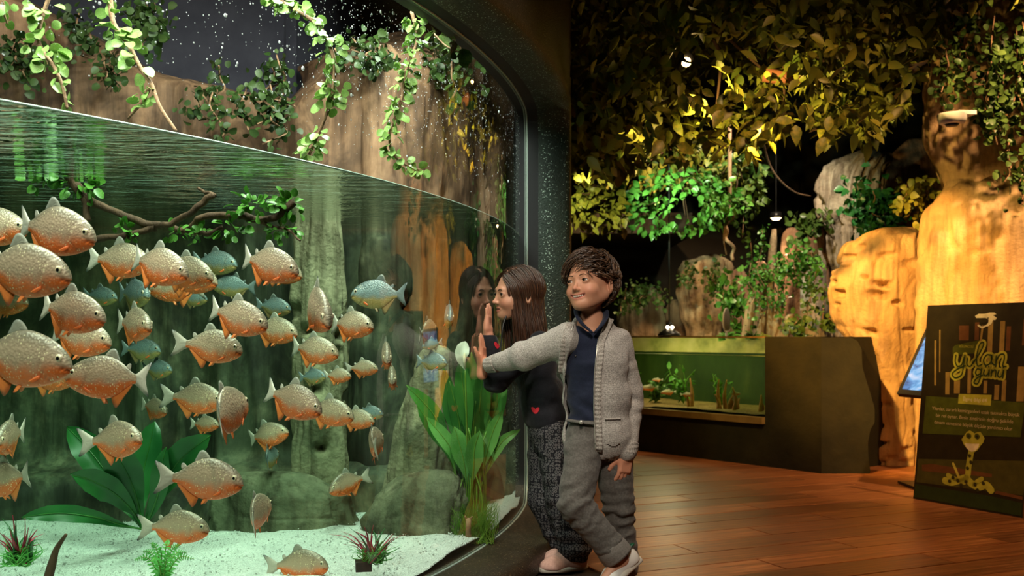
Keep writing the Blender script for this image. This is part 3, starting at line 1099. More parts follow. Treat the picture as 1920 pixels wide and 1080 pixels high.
M['fish'] = fish_mat('piranha_skin', 0.9)
M['fish_blue'] = fish_mat('dark_piranha_skin', 0.3)
M['fin'] = attr_mat('fish_fin', 0.45)
M['eye_fish'] = attr_mat('fish_eye', 0.08, spec=0.8)


def eye_mesh(r, iris, white, pup=0.42, irr=0.8, n=16, rings=10):
    """Ball whose axis +Y looks out; colours by ring."""
    V, C = [], []
    for i in range(rings + 1):
        a = PI * i / rings if i else 0.0
        a = [0, .16, .30, .44, .60, .80, 1.1, 1.5, 2.0, 2.6, PI][i]
        for k in range(n):
            t = 2 * PI * k / n
            V.append((r * math.sin(a) * math.cos(t), r * math.cos(a), r * math.sin(a) * math.sin(t)))
            C.append((0.004, 0.004, 0.005) if a < pup else (iris if a < irr else white))
    Fc = [(i * n + k, (i + 1) * n + k, (i + 1) * n + (k + 1) % n, i * n + (k + 1) % n) for i in range(rings) for k in range(n)]
    return np.array(V), Fc, np.array(C)


def fish_proto(bend, blue):
    """Returns list of (name, mesh object) built once at unit length."""
    fb = np.array
    orange, dk = (.85, .22, .05), (.55, .12, .04)
    grey, edge = (.52, .46, .38), (.03, .035, .035)
    if blue:
        orange, dk, grey = (.30, .20, .08), (.10, .09, .06), (.16, .20, .20)
    parts = []
    V, Fc, C = fish_body(blue)
    parts.append(('body', fish_bend(V, bend), Fc, C, M['fish_blue'] if blue else M['fish']))
    specs = [('tail_fin', fin(TAIL, .010, edge=(-.30, 0), base=grey, tipc=edge)),
             ('dorsal_fin', fin(DORS, .008, edge=(.02, .19), base=(.30, .28, .22) if not blue else (.10, .12, .11), tipc=(.20, .20, .17))),
             ('adipose_fin', fin(ADIP, .006, edge=(-.20, .10), base=grey, tipc=(.15, .14, .12))),
             ('anal_fin', fin(ANAL, .008, edge=(-.14, -.12), base=orange, tipc=dk))]
    for nm, (v, f, c) in specs:
        parts.append((nm, fish_bend(v, bend), f, c, M['fin']))
    for s in (1, -1):
        v, f, c = fin(PECT, .006, edge=(.255, -.12), base=(.75, .14, .03), tipc=(.7, .2, .05))
        v[:, 1] = s * (0.070 + v[:, 1] + (0.258 - v[:, 0]) * 0.22)
        f = f if s == 1 else [q[::-1] for q in f]
        parts.append(('pectoral_fin', v, f, c, M['fin']))
        v, f, c = fin(PELV, .006, edge=(.07, -.205), base=orange, tipc=dk)
        v[:, 1] = s * (0.022 + v[:, 1] + (-0.20 - v[:, 2]) * 0.4)
        f = f if s == 1 else [q[::-1] for q in f]
        parts.append(('pelvic_fin', v, f, c, M['fin']))
        v, f, c = eye_mesh(.033, (.72, .60, .40), (.50, .40, .28), 0.50, 1.2)
        v = v * (1, .55, 1)
        v[:, 1] = v[:, 1] * s + s * .0535
        f = [q[::-1] for q in f] if s == 1 else f
        parts.append(('eye', v + (.405, 0, .030), f, c, M['eye_fish']))
    out = []
    for nm, v, f, c, m in parts:
        o = mesh_np(nm, v, f, m, None, True, col=c)
        out.append(o)
    return out


PROTO = {}


def fish_parts(bend, blue):
    k = (bend, blue)
    if k not in PROTO:
        PROTO[k] = [fish_proto(bend, blue), False]
    return PROTO[k]


# centre column, centre row, visible length in px, heading (deg: 0 = towards picture right, 90 = towards the viewer,
# 180 = left, -90 = away), nose-up tilt, bend, dark kind, length scale, label
FISH = [
    (95, 431, 184, 8, -9, .25, 0, "large silvery piranha topmost on the left, swimming right below the branch"),
    (-22, 424, 150, 0, -4, -.2, 0, "piranha half cut by the left picture edge behind the topmost large one"),
    (36, 506, 205, 5, -5, 0, 0, "large piranha with tail out of the picture, second from the top at the left edge"),
    (127, 583, 158, 10, -10, .3, 0, "piranha with pale pink flank just under the second large one at left"),
    (143, 632, 142, 8, -7, .3, 0, "piranha directly below the pale pink one, fourth down at left"),
    (32, 671, 216, 5, -5, 0, 0, "largest brown backed piranha, fifth down at the left edge"),
    (207, 708, 163, 174, 4, .2, 0, "large silver piranha facing left, nose to the brown backed one"),
    (92, 703, 120, 8, 0, 0, 0, "piranha mostly hidden behind the brown backed one, orange belly showing under it"),
    (222, 488, 132, 12, -4, 0, 0, "piranha just right of the topmost large one, head hidden by its neighbour"),
    (292, 497, 140, 14, -14, .35, 0, "piranha with raised pale tail, front one of the trio under the branch"),
    (345, 509, 122, 12, -10, 0, 0, "middle piranha of the trio under the branch, only its head and chest clear"),
    (352, 520, 118, 4, -8, 0, 0, "rearmost piranha of the trio under the branch"),
    (333, 541, 104, 175, 0, 0, 0, "dim piranha with orange flank low behind the trio under the branch"),
    (402, 492, 92, 10, -5, 0, 1, "dark blue green piranha between the trio and the pink one with raised tail"),
    (440, 537, 82, 178, 4, 0, 1, "bluish piranha facing left below the dark one right of the trio"),
    (500, 495, 132, 14, -12, .35, 0, "pink piranha with raised tail under the right end of the branch"),
    (524, 508, 92, 10, -10, 0, 0, "piranha hidden behind the pink one under the right end of the branch, nose showing"),
    (588, 574, 92, 56, -22, .2, 0, "piranha seen head-on and steeply nose-down in front of the pale rock pillar"),
    (655, 608, 98, 22, -4, .3, 0, "golden piranha turned right, just below the lone dark blue fish"),
    (713, 552, 112, 186, 2, .3, 1, "lone dark blue green piranha facing left in open water at the middle"),
    (441, 594, 134, 10, -13, .35, 0, "piranha with raised tail and dark gill cover, below the bluish pair"),
    (512, 619, 100, 14, -6, 0, 0, "golden piranha tucked right behind the one with the dark gill cover"),
    (512, 575, 72, 12, -6, 0, 1, "small dark piranha above the golden tucked one"),
    (394, 648, 128, 8, -6, -.3, 0, "piranha with dark notched tail, alone below the one with dark gill cover"),
    (586, 656, 104, 12, -6, .3, 0, "piranha with orange cheek swimming right, right of the golden tucked one"),
    (250, 607, 96, 42, -4, 0, 0, "brown headed piranha turning to the viewer, right of the stacked left group"),
    (250, 550, 84, 40, -4, 0, 1, "dark grey piranha above the brown headed one"),
    (187, 555, 72, 10, -4, 0, 1, "small dim bluish piranha left of the dark grey one"),
    (264, 655, 82, 10, -2, 0, 1, "dim piranha with yellow belly under the brown headed one"),
    (294, 692, 66, 20, 0, 0, 1, "small bluish piranha behind the tail of the large left facing one"),
    (366, 746, 116, 12, -4, -.3, 0, "piranha with a tall dark edged tail, behind the one seen from the tail"),
    (420, 772, 90, -79, 8, -.5, 0, "piranha seen from the tail side, tail fin with a black edge towards us"),
    (383, 795, 60, 14, 0, 0, 0, "small greenish piranha low behind the one seen from the tail"),
    (288, 764, 64, 34, -8, 0, 0, "small piranha with open mouth turned to us, under the large left facing one"),
    (217, 824, 122, 30, 6, -.2, 0, "deep bodied piranha in front of the dark broad leaves"),
    (268, 842, 76, 22, 4, 0, 0, "smaller piranha peeking out behind the deep bodied one"),
    (380, 897, 158, 6, -3, -.25, 0, "bright piranha with glittering flank, low in the middle of the left half"),
    (331, 987, 128, 6, -2, -.2, 0, "piranha with orange tail and fins just above the fern"),
    (499, 816, 90, 12, 12, .3, 0, "small piranha swimming upward right, alone at mid depth"),
    (545, 750, 130, 12, -16, .3, 0, "leading piranha of the descending row, dark tipped tail raised"),
    (615, 772, 104, 12, -8, 0, 0, "second piranha of the descending row, dark spot on its back"),
    (666, 785, 76, 12, -4, 0, 0, "third piranha of the descending row"),
    (692, 774, 56, 12, -2, 0, 1, "last and dimmest piranha of the descending row"),
    (699, 831, 58, -82, 6, -.3, 0, "piranha seen edge-on from behind, below the end of the descending row"),
    (478, 962, 66, -80, 8, -.3, 0, "piranha seen edge-on from behind, just above the gravel"),
    (503, 859, 42, -80, 8, -.2, 1, "tiny faint blue piranha edge-on below the upward swimming one"),
    (652, 905, 62, 136, -14, .5, 0, "small piranha turning left and down with blue tail lifted"),
    (560, 1059, 116, 10, 2, -.2, 0, "lowest piranha, just over the gravel at the bottom of the picture"),
    (12, 897, 132, 186, -10, .3, 0, "piranha leaving the picture at lower left with its tail to the right"),
    (20, 818, 66, 86, -4, 0, 0, "piranha seen straight from the front near the left edge"),
    (585, 706, 56, 20, 4, 0, 1, "small bluish piranha, first of the three in the dim row at mid height"),
    (632, 704, 56, 12, 0, 0, 0, "second of the three small piranhas in the dim row at mid height"),
    (680, 690, 60, 14, 0, -.2, 0, "third of the three small piranhas in the dim row at mid height"),
    (724, 664, 52, 80, -12, 0, 0, "piranha seen from the front with orange chest, right of the dim row"),
    (736, 706, 46, 84, -10, 0, 0, "small piranha from the front, straight below another front view one"),
    (809, 678, 62, 28, 0, 0, 1, "round bellied piranha left of the white flower"),
    (800, 622, 46, -76, 10, 0, 0, "upright looking silver piranha, leftmost of the two above the round bellied one"),
    (840, 592, 46, 80, -8, 0, 1, "grey piranha facing us highest near the white flower"),
    (811, 645, 40, 160, -10, 0, 1, "pale small piranha right above the round bellied one"),
    (8, 566, 100, 10, 0, 0, 0, "piranha hidden behind the left stack, only an orange fin showing"),
    (362, 560, 58, 10, 0, 0, 1, "greenish dim piranha under the trio below the branch"),
]


def glass_Y(px):
    """Distance at which the line of sight through photo column px meets the glass."""
    k = (px - 960) / F
    a = k * k + 1
    b = -2 * (k * GC[0] + GC[1])
    c = GC[0] ** 2 + GC[1] ** 2 - GR ** 2
    return (-b - math.sqrt(max(0, b * b - 4 * a * c))) / (2 * a)


for i, (cx, cy, ln, hd, tilt, bend, blue, lab) in enumerate(FISH):
    foresh = max(0.30, abs(math.cos(R_(hd))))
    edge_on = abs(math.cos(R_(hd))) < 0.45
    L = 0.205
    if edge_on:                         # length given as the visible height of the body
        Y = F * L * 0.50 / ln
    else:
        Y = F * L * foresh / ln
    gy = glass_Y(cx + ln * 0.55) if not edge_on else glass_Y(cx + 25)
    Ymin, Ymax = gy + 0.16, 3.95
    if 'hidden' in lab or 'behind' in lab and not edge_on:
        Y += 0.18
    Yc = min(max(Y, Ymin), Ymax)
    if 'rearmost' in lab:
        Yc += 0.35
    if 'middle piranha' in lab:
        Yc += 0.16
    Lf = L * Yc / Y if Yc != Y else L
    Lf = min(max(Lf, 0.12), 0.30)
    if edge_on:
        Lf = ln * Yc / F / 0.50
    else:
        Lf = ln * Yc / F / foresh
    pos = P(cx, cy, Yc)
    b = 0.0 if abs(bend) < .12 else (0.55 if bend > 0 else -0.55)
    proto, used = fish_parts(b, bool(blue))
    root = thing('piranha', lab, 'fish', pos, 'piranhas in the big tank')
    root.rotation_euler = (R_(random.Random(i).uniform(-5, 5)), R_(-tilt), R_(-hd))
    root.scale = (Lf, Lf * 1.05, Lf * 1.14)
    for o in proto:
        if not used:
            o.parent = root
        else:
            inst(o, None, root)
    PROTO[(b, bool(blue))][1] = True

# ================================================================ PLANTS AND BRANCHES IN THE TANK
def leaf_np(L=1.0, w=0.32, fold=0.18, curl=0.0, kind='oval', thick=0.012):
    """Pointed leaf along +X, folded on the midrib, with a little thickness."""
    if kind == 'oval':
        st = [(0, .02), (.18, .75), (.42, 1.0), (.68, .72), (.88, .3), (1, .02)]
    elif kind == 'round':
        st = [(0, .10), (.12, .8), (.40, 1.0), (.70, .9), (.92, .45), (1, .05)]
    elif kind == 'sword':
        st = [(0, .12), (.2, .45), (.45, .95), (.65, 1.0), (.85, .62), (1, .03)]
    elif kind == 'blade':
        st = [(0, .8), (.3, 1.0), (.6, .8), (.85, .45), (1, .04)]
    V = []
    for s in (0, 1):
        for t, k in st:
            z = curl * t * t - s * thick
            V += [(t * L, -w * k * L, z + fold * w * k * L), (t * L, 0, z), (t * L, w * k * L, z + fold * w * k * L)]
    n = len(st)
    Fc = []
    for i in range(n - 1):
        a, b = 3 * i, 3 * (i + 1)
        Fc += [(a, b, b + 1, a + 1), (a + 1, b + 1, b + 2, a + 2)]
        a, b = a + 3 * n, b + 3 * n
        Fc += [(a + 1, b + 1, b, a), (a + 2, b + 2, b + 1, a + 1)]
    return np.array(V, float), Fc


LEAFSRC = {}


def leaf_src(key, mat, **kw):
    """Shared leaf mesh data."""
    k = (key, mat.name)
    if k not in LEAFSRC:
        V, Fc = leaf_np(**kw)
        me = bpy.data.meshes.new('leaf')
        me.from_pydata([tuple(v) for v in V], [], Fc)
        me.polygons.foreach_set('use_smooth', np.ones(len(me.polygons), dtype=bool))
        me.materials.append(mat)
        LEAFSRC[k] = me
    return LEAFSRC[k]


def put_leaf(me, parent, pos, direction, up=(0, 0, 1), size=0.05, roll=0.0, name='leaf', origin=None):
    x = np.asarray(direction, float)
    x /= np.linalg.norm(x)
    u = np.asarray(up, float)
    y = np.cross(u, x)
    if np.linalg.norm(y) < 1e-4:
        y = np.cross((0.3, 1, 0.1), x)
    y /= np.linalg.norm(y)
    zc = np.cross(x, y)
    c, s = math.cos(roll), math.sin(roll)
    y, zc = c * y + s * zc, -s * y + c * zc
    m = Matrix(((x[0], y[0], zc[0], pos[0]), (x[1], y[1], zc[1], pos[1]), (x[2], y[2], zc[2], pos[2]), (0, 0, 0, 1)))
    o = bpy.data.objects.new(name, me)
    COL.objects.link(o)
    o.parent = parent
    if origin is not None:
        m = Matrix.Translation(-Vector(origin)) @ m
    o.matrix_local = m @ Matrix.Scale(size, 4)
    return o


def leaves_mesh(name, V0, F0, pos, dirs, sizes, rolls, mat, parent=None, origin=None, ups=None):
    """Many leaves joined into one mesh (numpy)."""
    pos, x = np.asarray(pos, float), np.asarray(dirs, float)
    n = len(pos)
    x = x / np.linalg.norm(x, axis=1, keepdims=True)
    u = np.tile([0.02, 0.03, 1.0], (n, 1)) if ups is None else ups
    y = np.cross(u, x)
    y /= np.linalg.norm(y, axis=1, keepdims=True) + 1e-9
    z = np.cross(x, y)
    c, s = np.cos(rolls)[:, None], np.sin(rolls)[:, None]
    y, z = c * y + s * z, -s * y + c * z
    Vs = V0[None] * np.asarray(sizes)[:, None, None]
    W_ = pos[:, None] + Vs[:, :, 0:1] * x[:, None] + Vs[:, :, 1:2] * y[:, None] + Vs[:, :, 2:3] * z[:, None]
    if origin is not None:
        W_ = W_ - np.asarray(origin)
    f = np.array(F0)
    Fc = (f[None] + (np.arange(n) * len(V0))[:, None, None]).reshape(-1, f.shape[1])
    return mesh_np(name, W_.reshape(-1, 3), Fc, mat, parent, True)


def vine(label, pts, stem_r, leaves, mat, size=0.03, kind='round', seed=0, spread=0.03, name='hanging_vine', group=None, stem_mat=None, dense=None):
    """A climbing stem with round leaves, each leaf its own piece."""
    c = catmull(pts, 10)
    root = thing(name, label, 'vine', c[0], group)
    V, Fc = tube_np(c - c[0], [stem_r, stem_r * 0.6], 6)
    mesh_np('stem', V, Fc, stem_mat or M['twig'], root, True)
    r = np.random.RandomState(seed)
    me = leaf_src('round%.2f' % r.uniform(), mat, L=1, w=0.46, fold=0.25, curl=-0.12, kind='round', thick=0.02)
    L = np.r_[0, np.cumsum(np.linalg.norm(np.diff(c, axis=0), axis=1))]
    cl = dense or [(0, 1)]
    for i in range(leaves):
        a, b = cl[r.randint(len(cl))]
        t = r.uniform(a, b) * L[-1]
        p = np.array([np.interp(t, L, c[:, k]) for k in range(3)])
        d = r.normal(size=3) * (1, .8, .6) + (0, -.45, -.25)
        d /= np.linalg.norm(d)
        st = p + d * r.uniform(0.2, 1) * spread
        put_leaf(me, root, st, d + (0, 0, -.4), r.normal(size=3) + (0, -1.0, .9), size * r.uniform(.6, 1.2), r.uniform(-.6, .6), origin=c[0])
    return root


V1 = [P(100, -30, 2.5), P(72, 70, 2.48), P(104, 130, 2.46), P(118, 165, 2.45), P(126, 204, 2.45)]
vine('leafy vine hanging down at the far left above the water', V1, .006, 46, M['leaf_vine'], .032, seed=1, spread=.035, dense=[(.15, .55), (.5, 1)])
V2 = [P(205, -30, 2.9), P(212, 40, 2.88), P(240, 82, 2.86), P(262, 125, 2.85), P(284, 158, 2.85), P(300, 200, 2.84), P(330, 246, 2.84)]
vine('bare ended brown vine slanting down to the water at left', V2, .0085, 46, M['leaf_vine'], .034, seed=2, spread=.04, dense=[(0, .35), (.3, .62)])
vine('short side twig with leaves under the slanting brown vine', [P(280, 165, 2.86), P(268, 190, 2.88), P(240, 222, 2.92)], .006, 12, M['leaf_vine'], .032, seed=12, spread=.03, dense=[(0, .5)], name='hanging_twig')
V3 = [P(505, -10, 2.95), P(560, 22, 2.92), P(600, 52, 2.9), P(626, 110, 2.9), P(624, 170, 2.9), P(612, 215, 2.92), P(580, 290, 2.95)]
vine('brightly lit vine with dense leaves hanging to the water in the tank middle', V3, .007, 150, M['leaf_vine'], .029, seed=3, spread=.034, dense=[(0, .2), (.12, .4), (.35, .7), (.6, .75), (.86, 1)])
V4 = [P(772, 22, 3.4), P(782, 75, 3.38), P(762, 130, 3.36), P(752, 190, 3.36), P(732, 245, 3.36), P(735, 285, 3.36), P(762, 310, 3.38), P(797, 322, 3.4)]
vine('long leafy vine hanging near the right end of the tank', V4, .0065, 150, M['leaf_vine'], .029, seed=4, spread=.030)
vine('sprig of pointed leaves under the top edge of the glass', [P(812, 62, 3.6), P(835, 85, 3.58), P(862, 98, 3.56)], .004, 18, M['leaf_ivy'], .05, seed=5, spread=.03, name='hanging_sprig')
vine('thin vine hanging close to the left picture edge', [P(8, -20, 2.4), P(6, 20, 2.4), P(14, 45, 2.42)], .004, 14, M['leaf_vine'], .03, seed=6, spread=.03)


def ivy_patch(label, px0, px1, py0, py1, Y0, Y1, n, size, mat, seed, parent=None, droop=True, kind='round', name='ivy'):
    """Ivy over a rock: a few runners with their leaves, joined because the leaves are tiny here."""
    r = np.random.RandomState(seed)
    nr = max(3, n // 40)
    org = P((px0 + px1) / 2, (py0 + py1) / 2, (Y0 + Y1) / 2)
    root = thing(name, label, 'ivy', org)
    pos, mb_ = [], MB()
    for k in range(nr):
        x = r.uniform(px0, px1)
        y = py0 + (py1 - py0) * r.uniform(0, .5)
        yy = y + (py1 - py0) * r.uniform(.3, .6)
        Ya = r.uniform(Y0, Y1)
        w = (px1 - px0) * .18
        pts = [P(x + r.uniform(-w, w) * f, y + (min(yy, py1) - y) * f, Ya + 0.05 * r.uniform(-1, 1)) for f in np.linspace(0, 1, 5)]
        c = catmull(pts, 10)
        mb_.tube(c - org, .004, 4)
        m = n // nr
        pos.append(c[r.randint(len(c), size=m)] + r.normal(size=(m, 3)) * size * .9)
    pos = np.concatenate(pos)
    d = r.normal(size=pos.shape) * .7 + (0, -.5, -.6)
    V0, F0 = leaf_np(1, .42, .25, -.1, kind, .02)
    leaves_mesh('foliage', V0, F0, pos, d, size * r.uniform(.6, 1.25, len(pos)), r.uniform(-.8, .8, len(pos)), mat, root, origin=org,
                ups=r.normal(size=pos.shape) * .6 + (0, -1, .6))
    mb_.build('stem', M['twig'], root)
    return root


ivy_patch('dark ivy covering the dry rock at the upper left of the tank', 5, 105, 70, 190, 4.0, 4.2, 170, .036, M['leaf_shade'], 11)
ivy_patch('dark ivy hanging on the dry rock left of the bright vine', 340, 545, 95, 270, 4.15, 4.3, 420, .034, M['leaf_shade'], 12)
ivy_patch('narrow strand of ivy on the dry rock behind the slanting vine', 180, 235, 90, 190, 4.1, 4.2, 90, .032, M['leaf_shade'], 13)
ivy_patch('dark ivy at the top of the rock right of the hanging vines', 790, 900, 60, 190, 4.7, 5.0, 200, .05, M['leaf_shade'], 14)

ivy_patch('dark ivy along the top of the dry rock at the far left of the tank', 110, 300, 5, 110, 4.15, 4.35, 300, .038, M['leaf_shade'], 15)
ivy_patch('dark ivy over the rock shoulder behind the bright vine', 590, 760, 70, 150, 4.3, 4.5, 240, .036, M['leaf_shade'], 16)

# ---- sunken branches
def branch(label, runs, seed, tufts):
    org = runs[0][0][0]
    root = thing('driftwood_branch', label, 'branch', org)
    for i, (pts, r0, r1) in enumerate(runs):
        c = catmull(pts, 10)
        c = c + np.c_[fbm(c * 25, seed + i, 2), fbm(c * 25, seed + 5 + i, 2), fbm(c * 25, seed + 9 + i, 2)] * .006
        V, Fc = tube_np(c - org, np.linspace(r0, r1, 8) * (1 + .15 * np.sin(np.arange(8) * 2.1)), 8)
        mesh_np('branch' if i else 'main_branch', V, Fc, M['bark'], root, True)
    r = np.random.RandomState(seed)
    me = leaf_src('b%d' % seed, M['leaf_green'], L=1, w=.40, fold=.3, curl=-.15, kind='round', thick=.02)
    for (q, n, sp, sz) in tufts:
        for k in range(int(n * 1.9)):
            d = r.normal(size=3)
            d /= np.linalg.norm(d)
            put_leaf(me, root, q + d * sp * r.uniform(.2, 1) * (1.2, .8, .7), d + (0, -.3, -.2), r.normal(size=3) + (0, -1, .6), sz * r.uniform(.6, 1.2), r.uniform(-.6, .6), origin=org)
    return root


YB = 3.05
branch('dark sunken branch with a V shaped fork under the water surface', [
    ([P(128, 330, YB), P(165, 372, YB), P(205, 392, YB), P(250, 412, YB), P(290, 424, YB), P(318, 420, YB - .03), P(352, 400, YB - .05), P(402, 366, YB - .06)], .013, .009),
    ([P(402, 366, YB - .06), P(390, 360, YB), P(372, 352, YB + .05)], .007, .004),
    ([P(140, 345, YB), P(158, 375, YB), P(164, 418, YB)], .014, .010),
    ([P(170, 450, YB + .02), P(235, 440, YB), P(290, 426, YB)], .010, .011)],
    41, [(P(110, 315, YB), 26, .07, .036), (P(150, 345, YB), 22, .06, .034), (P(80, 340, YB), 10, .05, .03), (P(230, 432, YB), 12, .05, .026), (P(330, 435, YB), 8, .04, .024)])
branch('second dark branch with a knobbed leafy end near the tank middle', [
    ([P(318, 424, YB + .05), P(352, 432, YB + .04), P(378, 408, YB), P(415, 402, YB), P(455, 404, YB), P(495, 412, YB), P(528, 402, YB), P(550, 378, YB)], .010, .012),
    ([P(362, 440, YB + .05), P(392, 436, YB), P(418, 424, YB)], .008, .006),
    ([P(480, 412, YB), P(515, 425, YB), P(545, 435, YB - .03), P(560, 448, YB - .05)], .006, .003)],
    42, [(P(475, 385, YB), 20, .06, .03), (P(545, 385, YB), 16, .05, .03), (P(530, 430, YB), 18, .05, .024), (P(435, 425, YB), 14, .05, .03), (P(375, 440, YB), 10, .04, .024)])

# dark curved stick standing in the gravel
mb = MB()
c = catmull([P(86, 1100, 2.62), P(97, 1060, 2.62), P(106, 1030, 2.62), P(124, 1002, 2.60)], 10)
mb.tube(c, [.014, .012, .008, .004], 8)
tag(mb.build('driftwood_stick', M['bark'], None, True, loc=c[0]), 'dark curved stick poking out of the gravel at lower left', 'stick')


# ---- broad dark plant at left
def big_leaf_np(pts, w, n=16, wave=0.06, seed=0, ruffle=9, tip=1.0, stalk=False):
    """Long broad leaf swept along pts (world), width profile, ruffled rim, thickness."""
    c = catmull(pts, 8)
    L = np.r_[0, np.cumsum(np.linalg.norm(np.diff(c, axis=0), axis=1))]
    t = np.linspace(0, 1, n)
    q = np.c_[[np.interp(t * L[-1], L, c[:, k]) for k in range(3)]].T
    tan = np.gradient(q, axis=0)
    tan /= np.linalg.norm(tan, axis=1, keepdims=True)
    side = np.cross(tan, (0.15, -1, 0.25))
    side /= np.linalg.norm(side, axis=1, keepdims=True)
    nor = np.cross(side, tan)
    prof = np.interp(t, [0, .12, .35, .6, .8, .93, 1], [.08, .16, .62, 1.0, .88, .5 * tip, .03])
    if stalk:
        prof = np.interp(t, [0, .53, .62, .73, .84, .94, 1], [.05, .07, .45, .95, 1.0, .6, .03])
    V, m = [], 7
    cr = np.linspace(-1, 1, m)
    for s in (0, 1):
        for i in range(n):
            for k in cr:
                z = .28 * abs(k) * prof[i] * w + wave * w * abs(k) ** 2 * math.sin(ruffle * t[i] * 2 + seed + k) - s * .002
                V.append(q[i] + side[i] * k * prof[i] * w + nor[i] * z)
    Fc = []
    for s in (0, 1):
        o = s * n * m
        for i in range(n - 1):
            for k in range(m - 1):
                f = (o + i * m + k, o + (i + 1) * m + k, o + (i + 1) * m + k + 1, o + i * m + k + 1)
                Fc.append(f if s == 0 else f[::-1])
    return np.array(V), Fc


def broad_plant(name, label, base, leaves, mat, stem_mat=None, stalk=False):
    root = thing(name, label, 'plant', base)
    for i, (pts, w) in enumerate(leaves):
        V, Fc = big_leaf_np(pts, w, seed=i * 1.7, stalk=stalk, wave=.06 if stalk else .13)
        o = mesh_np('leaf', V - base, Fc, mat if not isinstance(mat, dict) else mat.get(i, mat[0]), root, True)
        c = catmull(pts, 8)
        Vr, Fr = tube_np(c - base + (0, -.0015, 0), [.0045, .0025, .001], 5)
        mesh_np('midrib', Vr, Fr, stem_mat or (M['leaf_grass'] if stalk else M['leaf_sword']), o, True)
    return root


YP = 3.55
b0 = P(268, 992, YP)
broad_plant('broad_leaf_plant', 'dark green plant with long broad ruffled leaves on the gravel at left', b0, [
    ([b0, P(285, 950, YP), P(310, 900, YP - .05), P(345, 855, YP - .1), P(394, 817, YP - .15)], 0.056),
    ([b0, P(258, 940, YP), P(240, 890, YP - .08), P(215, 848, YP - .16), P(195, 815, YP - .22)], 0.059),
    ([b0, P(250, 960, YP), P(215, 925, YP - .1), P(170, 900, YP - .2), P(132, 890, YP - .28)], 0.046),
    ([b0, P(262, 940, YP + .05), P(270, 880, YP + .08), P(282, 830, YP + .1), P(290, 790, YP + .12)], 0.053),
    ([b0, P(240, 950, YP + .06), P(195, 880, YP + .1), P(160, 835, YP + .12), P(125, 800, YP + .14)], 0.059),
    ([b0, P(285, 960, YP - .03), P(298, 920, YP - .08), P(302, 880, YP - .1), P(312, 838, YP - .1)], 0.033),
    ([b0, P(230, 985, YP - .03), P(180, 970, YP - .1), P(110, 962, YP - .16), P(40, 970, YP - .2)], 0.030)], M['leaf_dark'])

# ---- sword plant by the glass at right
YS = 3.93
b1 = P(880, 1008, YS)
r = np.random.RandomState(8)
lv = [
    ([b1, P(868, 940, YS), P(850, 860, YS), P(815, 780, YS - .02), P(762, 722, YS - .05)], .055),
    ([b1, P(872, 940, YS), P(858, 850, YS + .02), P(845, 770, YS + .05), P(832, 690, YS + .06)], .055),
    ([b1, P(880, 930, YS), P(880, 840, YS), P(872, 760, YS), P(862, 672, YS)], .06),
    ([b1, P(884, 930, YS), P(892, 840, YS + .1), P(900, 760, YS + .12), P(905, 690, YS + .12)], .07),
    ([b1, P(884, 940, YS + .05), P(905, 850, YS + .1), P(925, 780, YS + .14), P(948, 712, YS + .16)], .06),
    ([b1, P(870, 950, YS), P(855, 890, YS - .02), P(845, 840, YS - .03), P(800, 782, YS - .04)], .05),
    ([b1, P(876, 940, YS - .02), P(872, 880, YS - .05), P(862, 835, YS - .06), P(852, 800, YS - .06)], .065),
    ([b1, P(884, 940, YS - .02), P(888, 880, YS - .05), P(890, 840, YS - .06), P(900, 808, YS - .06)], .06),
    ([b1, P(890, 940, YS), P(908, 870, YS), P(922, 815, YS), P(942, 770, YS)], .05),
    ([b1, P(890, 950, YS), P(915, 880, YS + .03), P(940, 830, YS + .04), P(976, 805, YS + .05)], .035),
    ([b1, P(866, 950, YS + .04), P(850, 880, YS + .1), P(830, 830, YS + .12), P(782, 760, YS + .12)], .05),
    ([b1, P(878, 930, YS + .05), P(866, 830, YS + .15), P(880, 740, YS + .18), P(884, 660, YS + .18)], .06),
]
for k in range(12):
    xe, ye = r.uniform(835, 945), r.uniform(680, 830)
    yy = YS + r.uniform(-.05, .18)
    lv.append(([b1, P(880 + (xe - 880) * .15, 940, (YS + yy) / 2), P(880 + (xe - 880) * .45, (ye + 900) / 2, yy), P(xe, ye, yy)], r.uniform(.035, .055)))
sw = broad_plant('sword_plant', 'tall bright green plant with upright stems and broad leaves beside the two children', b1, [(p_, w_ * .60) for p_, w_ in lv], {0: M['leaf_sword'], **{q_: M['leaf_lime'] for q_ in (5, 6, 7, 8, 9, 13, 16, 19)}}, stalk=True)
for k in range(34):                     # its many thin upright stems
    x0, x1 = r.uniform(-26, 26), r.uniform(-36, 36)
    p = [b1 + (x0 * .0016, r.uniform(-.05, .06), -.01), P(880 + x0 * 1.2, 930, YS + r.uniform(-.05, .06)), P(880 + x1, r.uniform(800, 850), YS + r.uniform(-.06, .08))]
    V, Fc = tube_np(catmull(p, 6) - b1, [.0045, .003], 5)
    mesh_np('stem', V, Fc, M['leaf_grass'], sw, True)
# white spathe flower
fl = thing('peace_lily_flower', 'single white pointed flower rising above the sword plant', 'flower', P(872, 720, YS - .10))
o_ = P(872, 720, YS - .10)
M['petal'] = leaf_mat('white_petal', (0.75, 0.85, 0.66), (0.88, 0.92, 0.80), .45, .3, 20)
V, Fc = big_leaf_np([P(872, 694, YS - .10), P(866, 680, YS - .11), P(865, 665, YS - .12), P(872, 640, YS - .10)], .027, seed=2, wave=.1)
mesh_np('petal', V - o_, Fc, M['petal'], fl, True)
V, Fc = tube_np(catmull([P(876, 860, YS - .06), P(874, 760, YS - .09), P(872, 694, YS - .10)], 6) - o_, [.004, .003], 6)
mesh_np('stem', V, Fc, M['leaf_grass'], fl, True)
V, Fc = tube_np(np.array([P(872, 690, YS - .115), P(871, 676, YS - .13), P(871, 662, YS - .132)]) - o_, [.004, .006, .003], 8)
mesh_np('spadix', V, Fc, plain('cream_spadix', (.75, .72, .45), .6), fl, True)

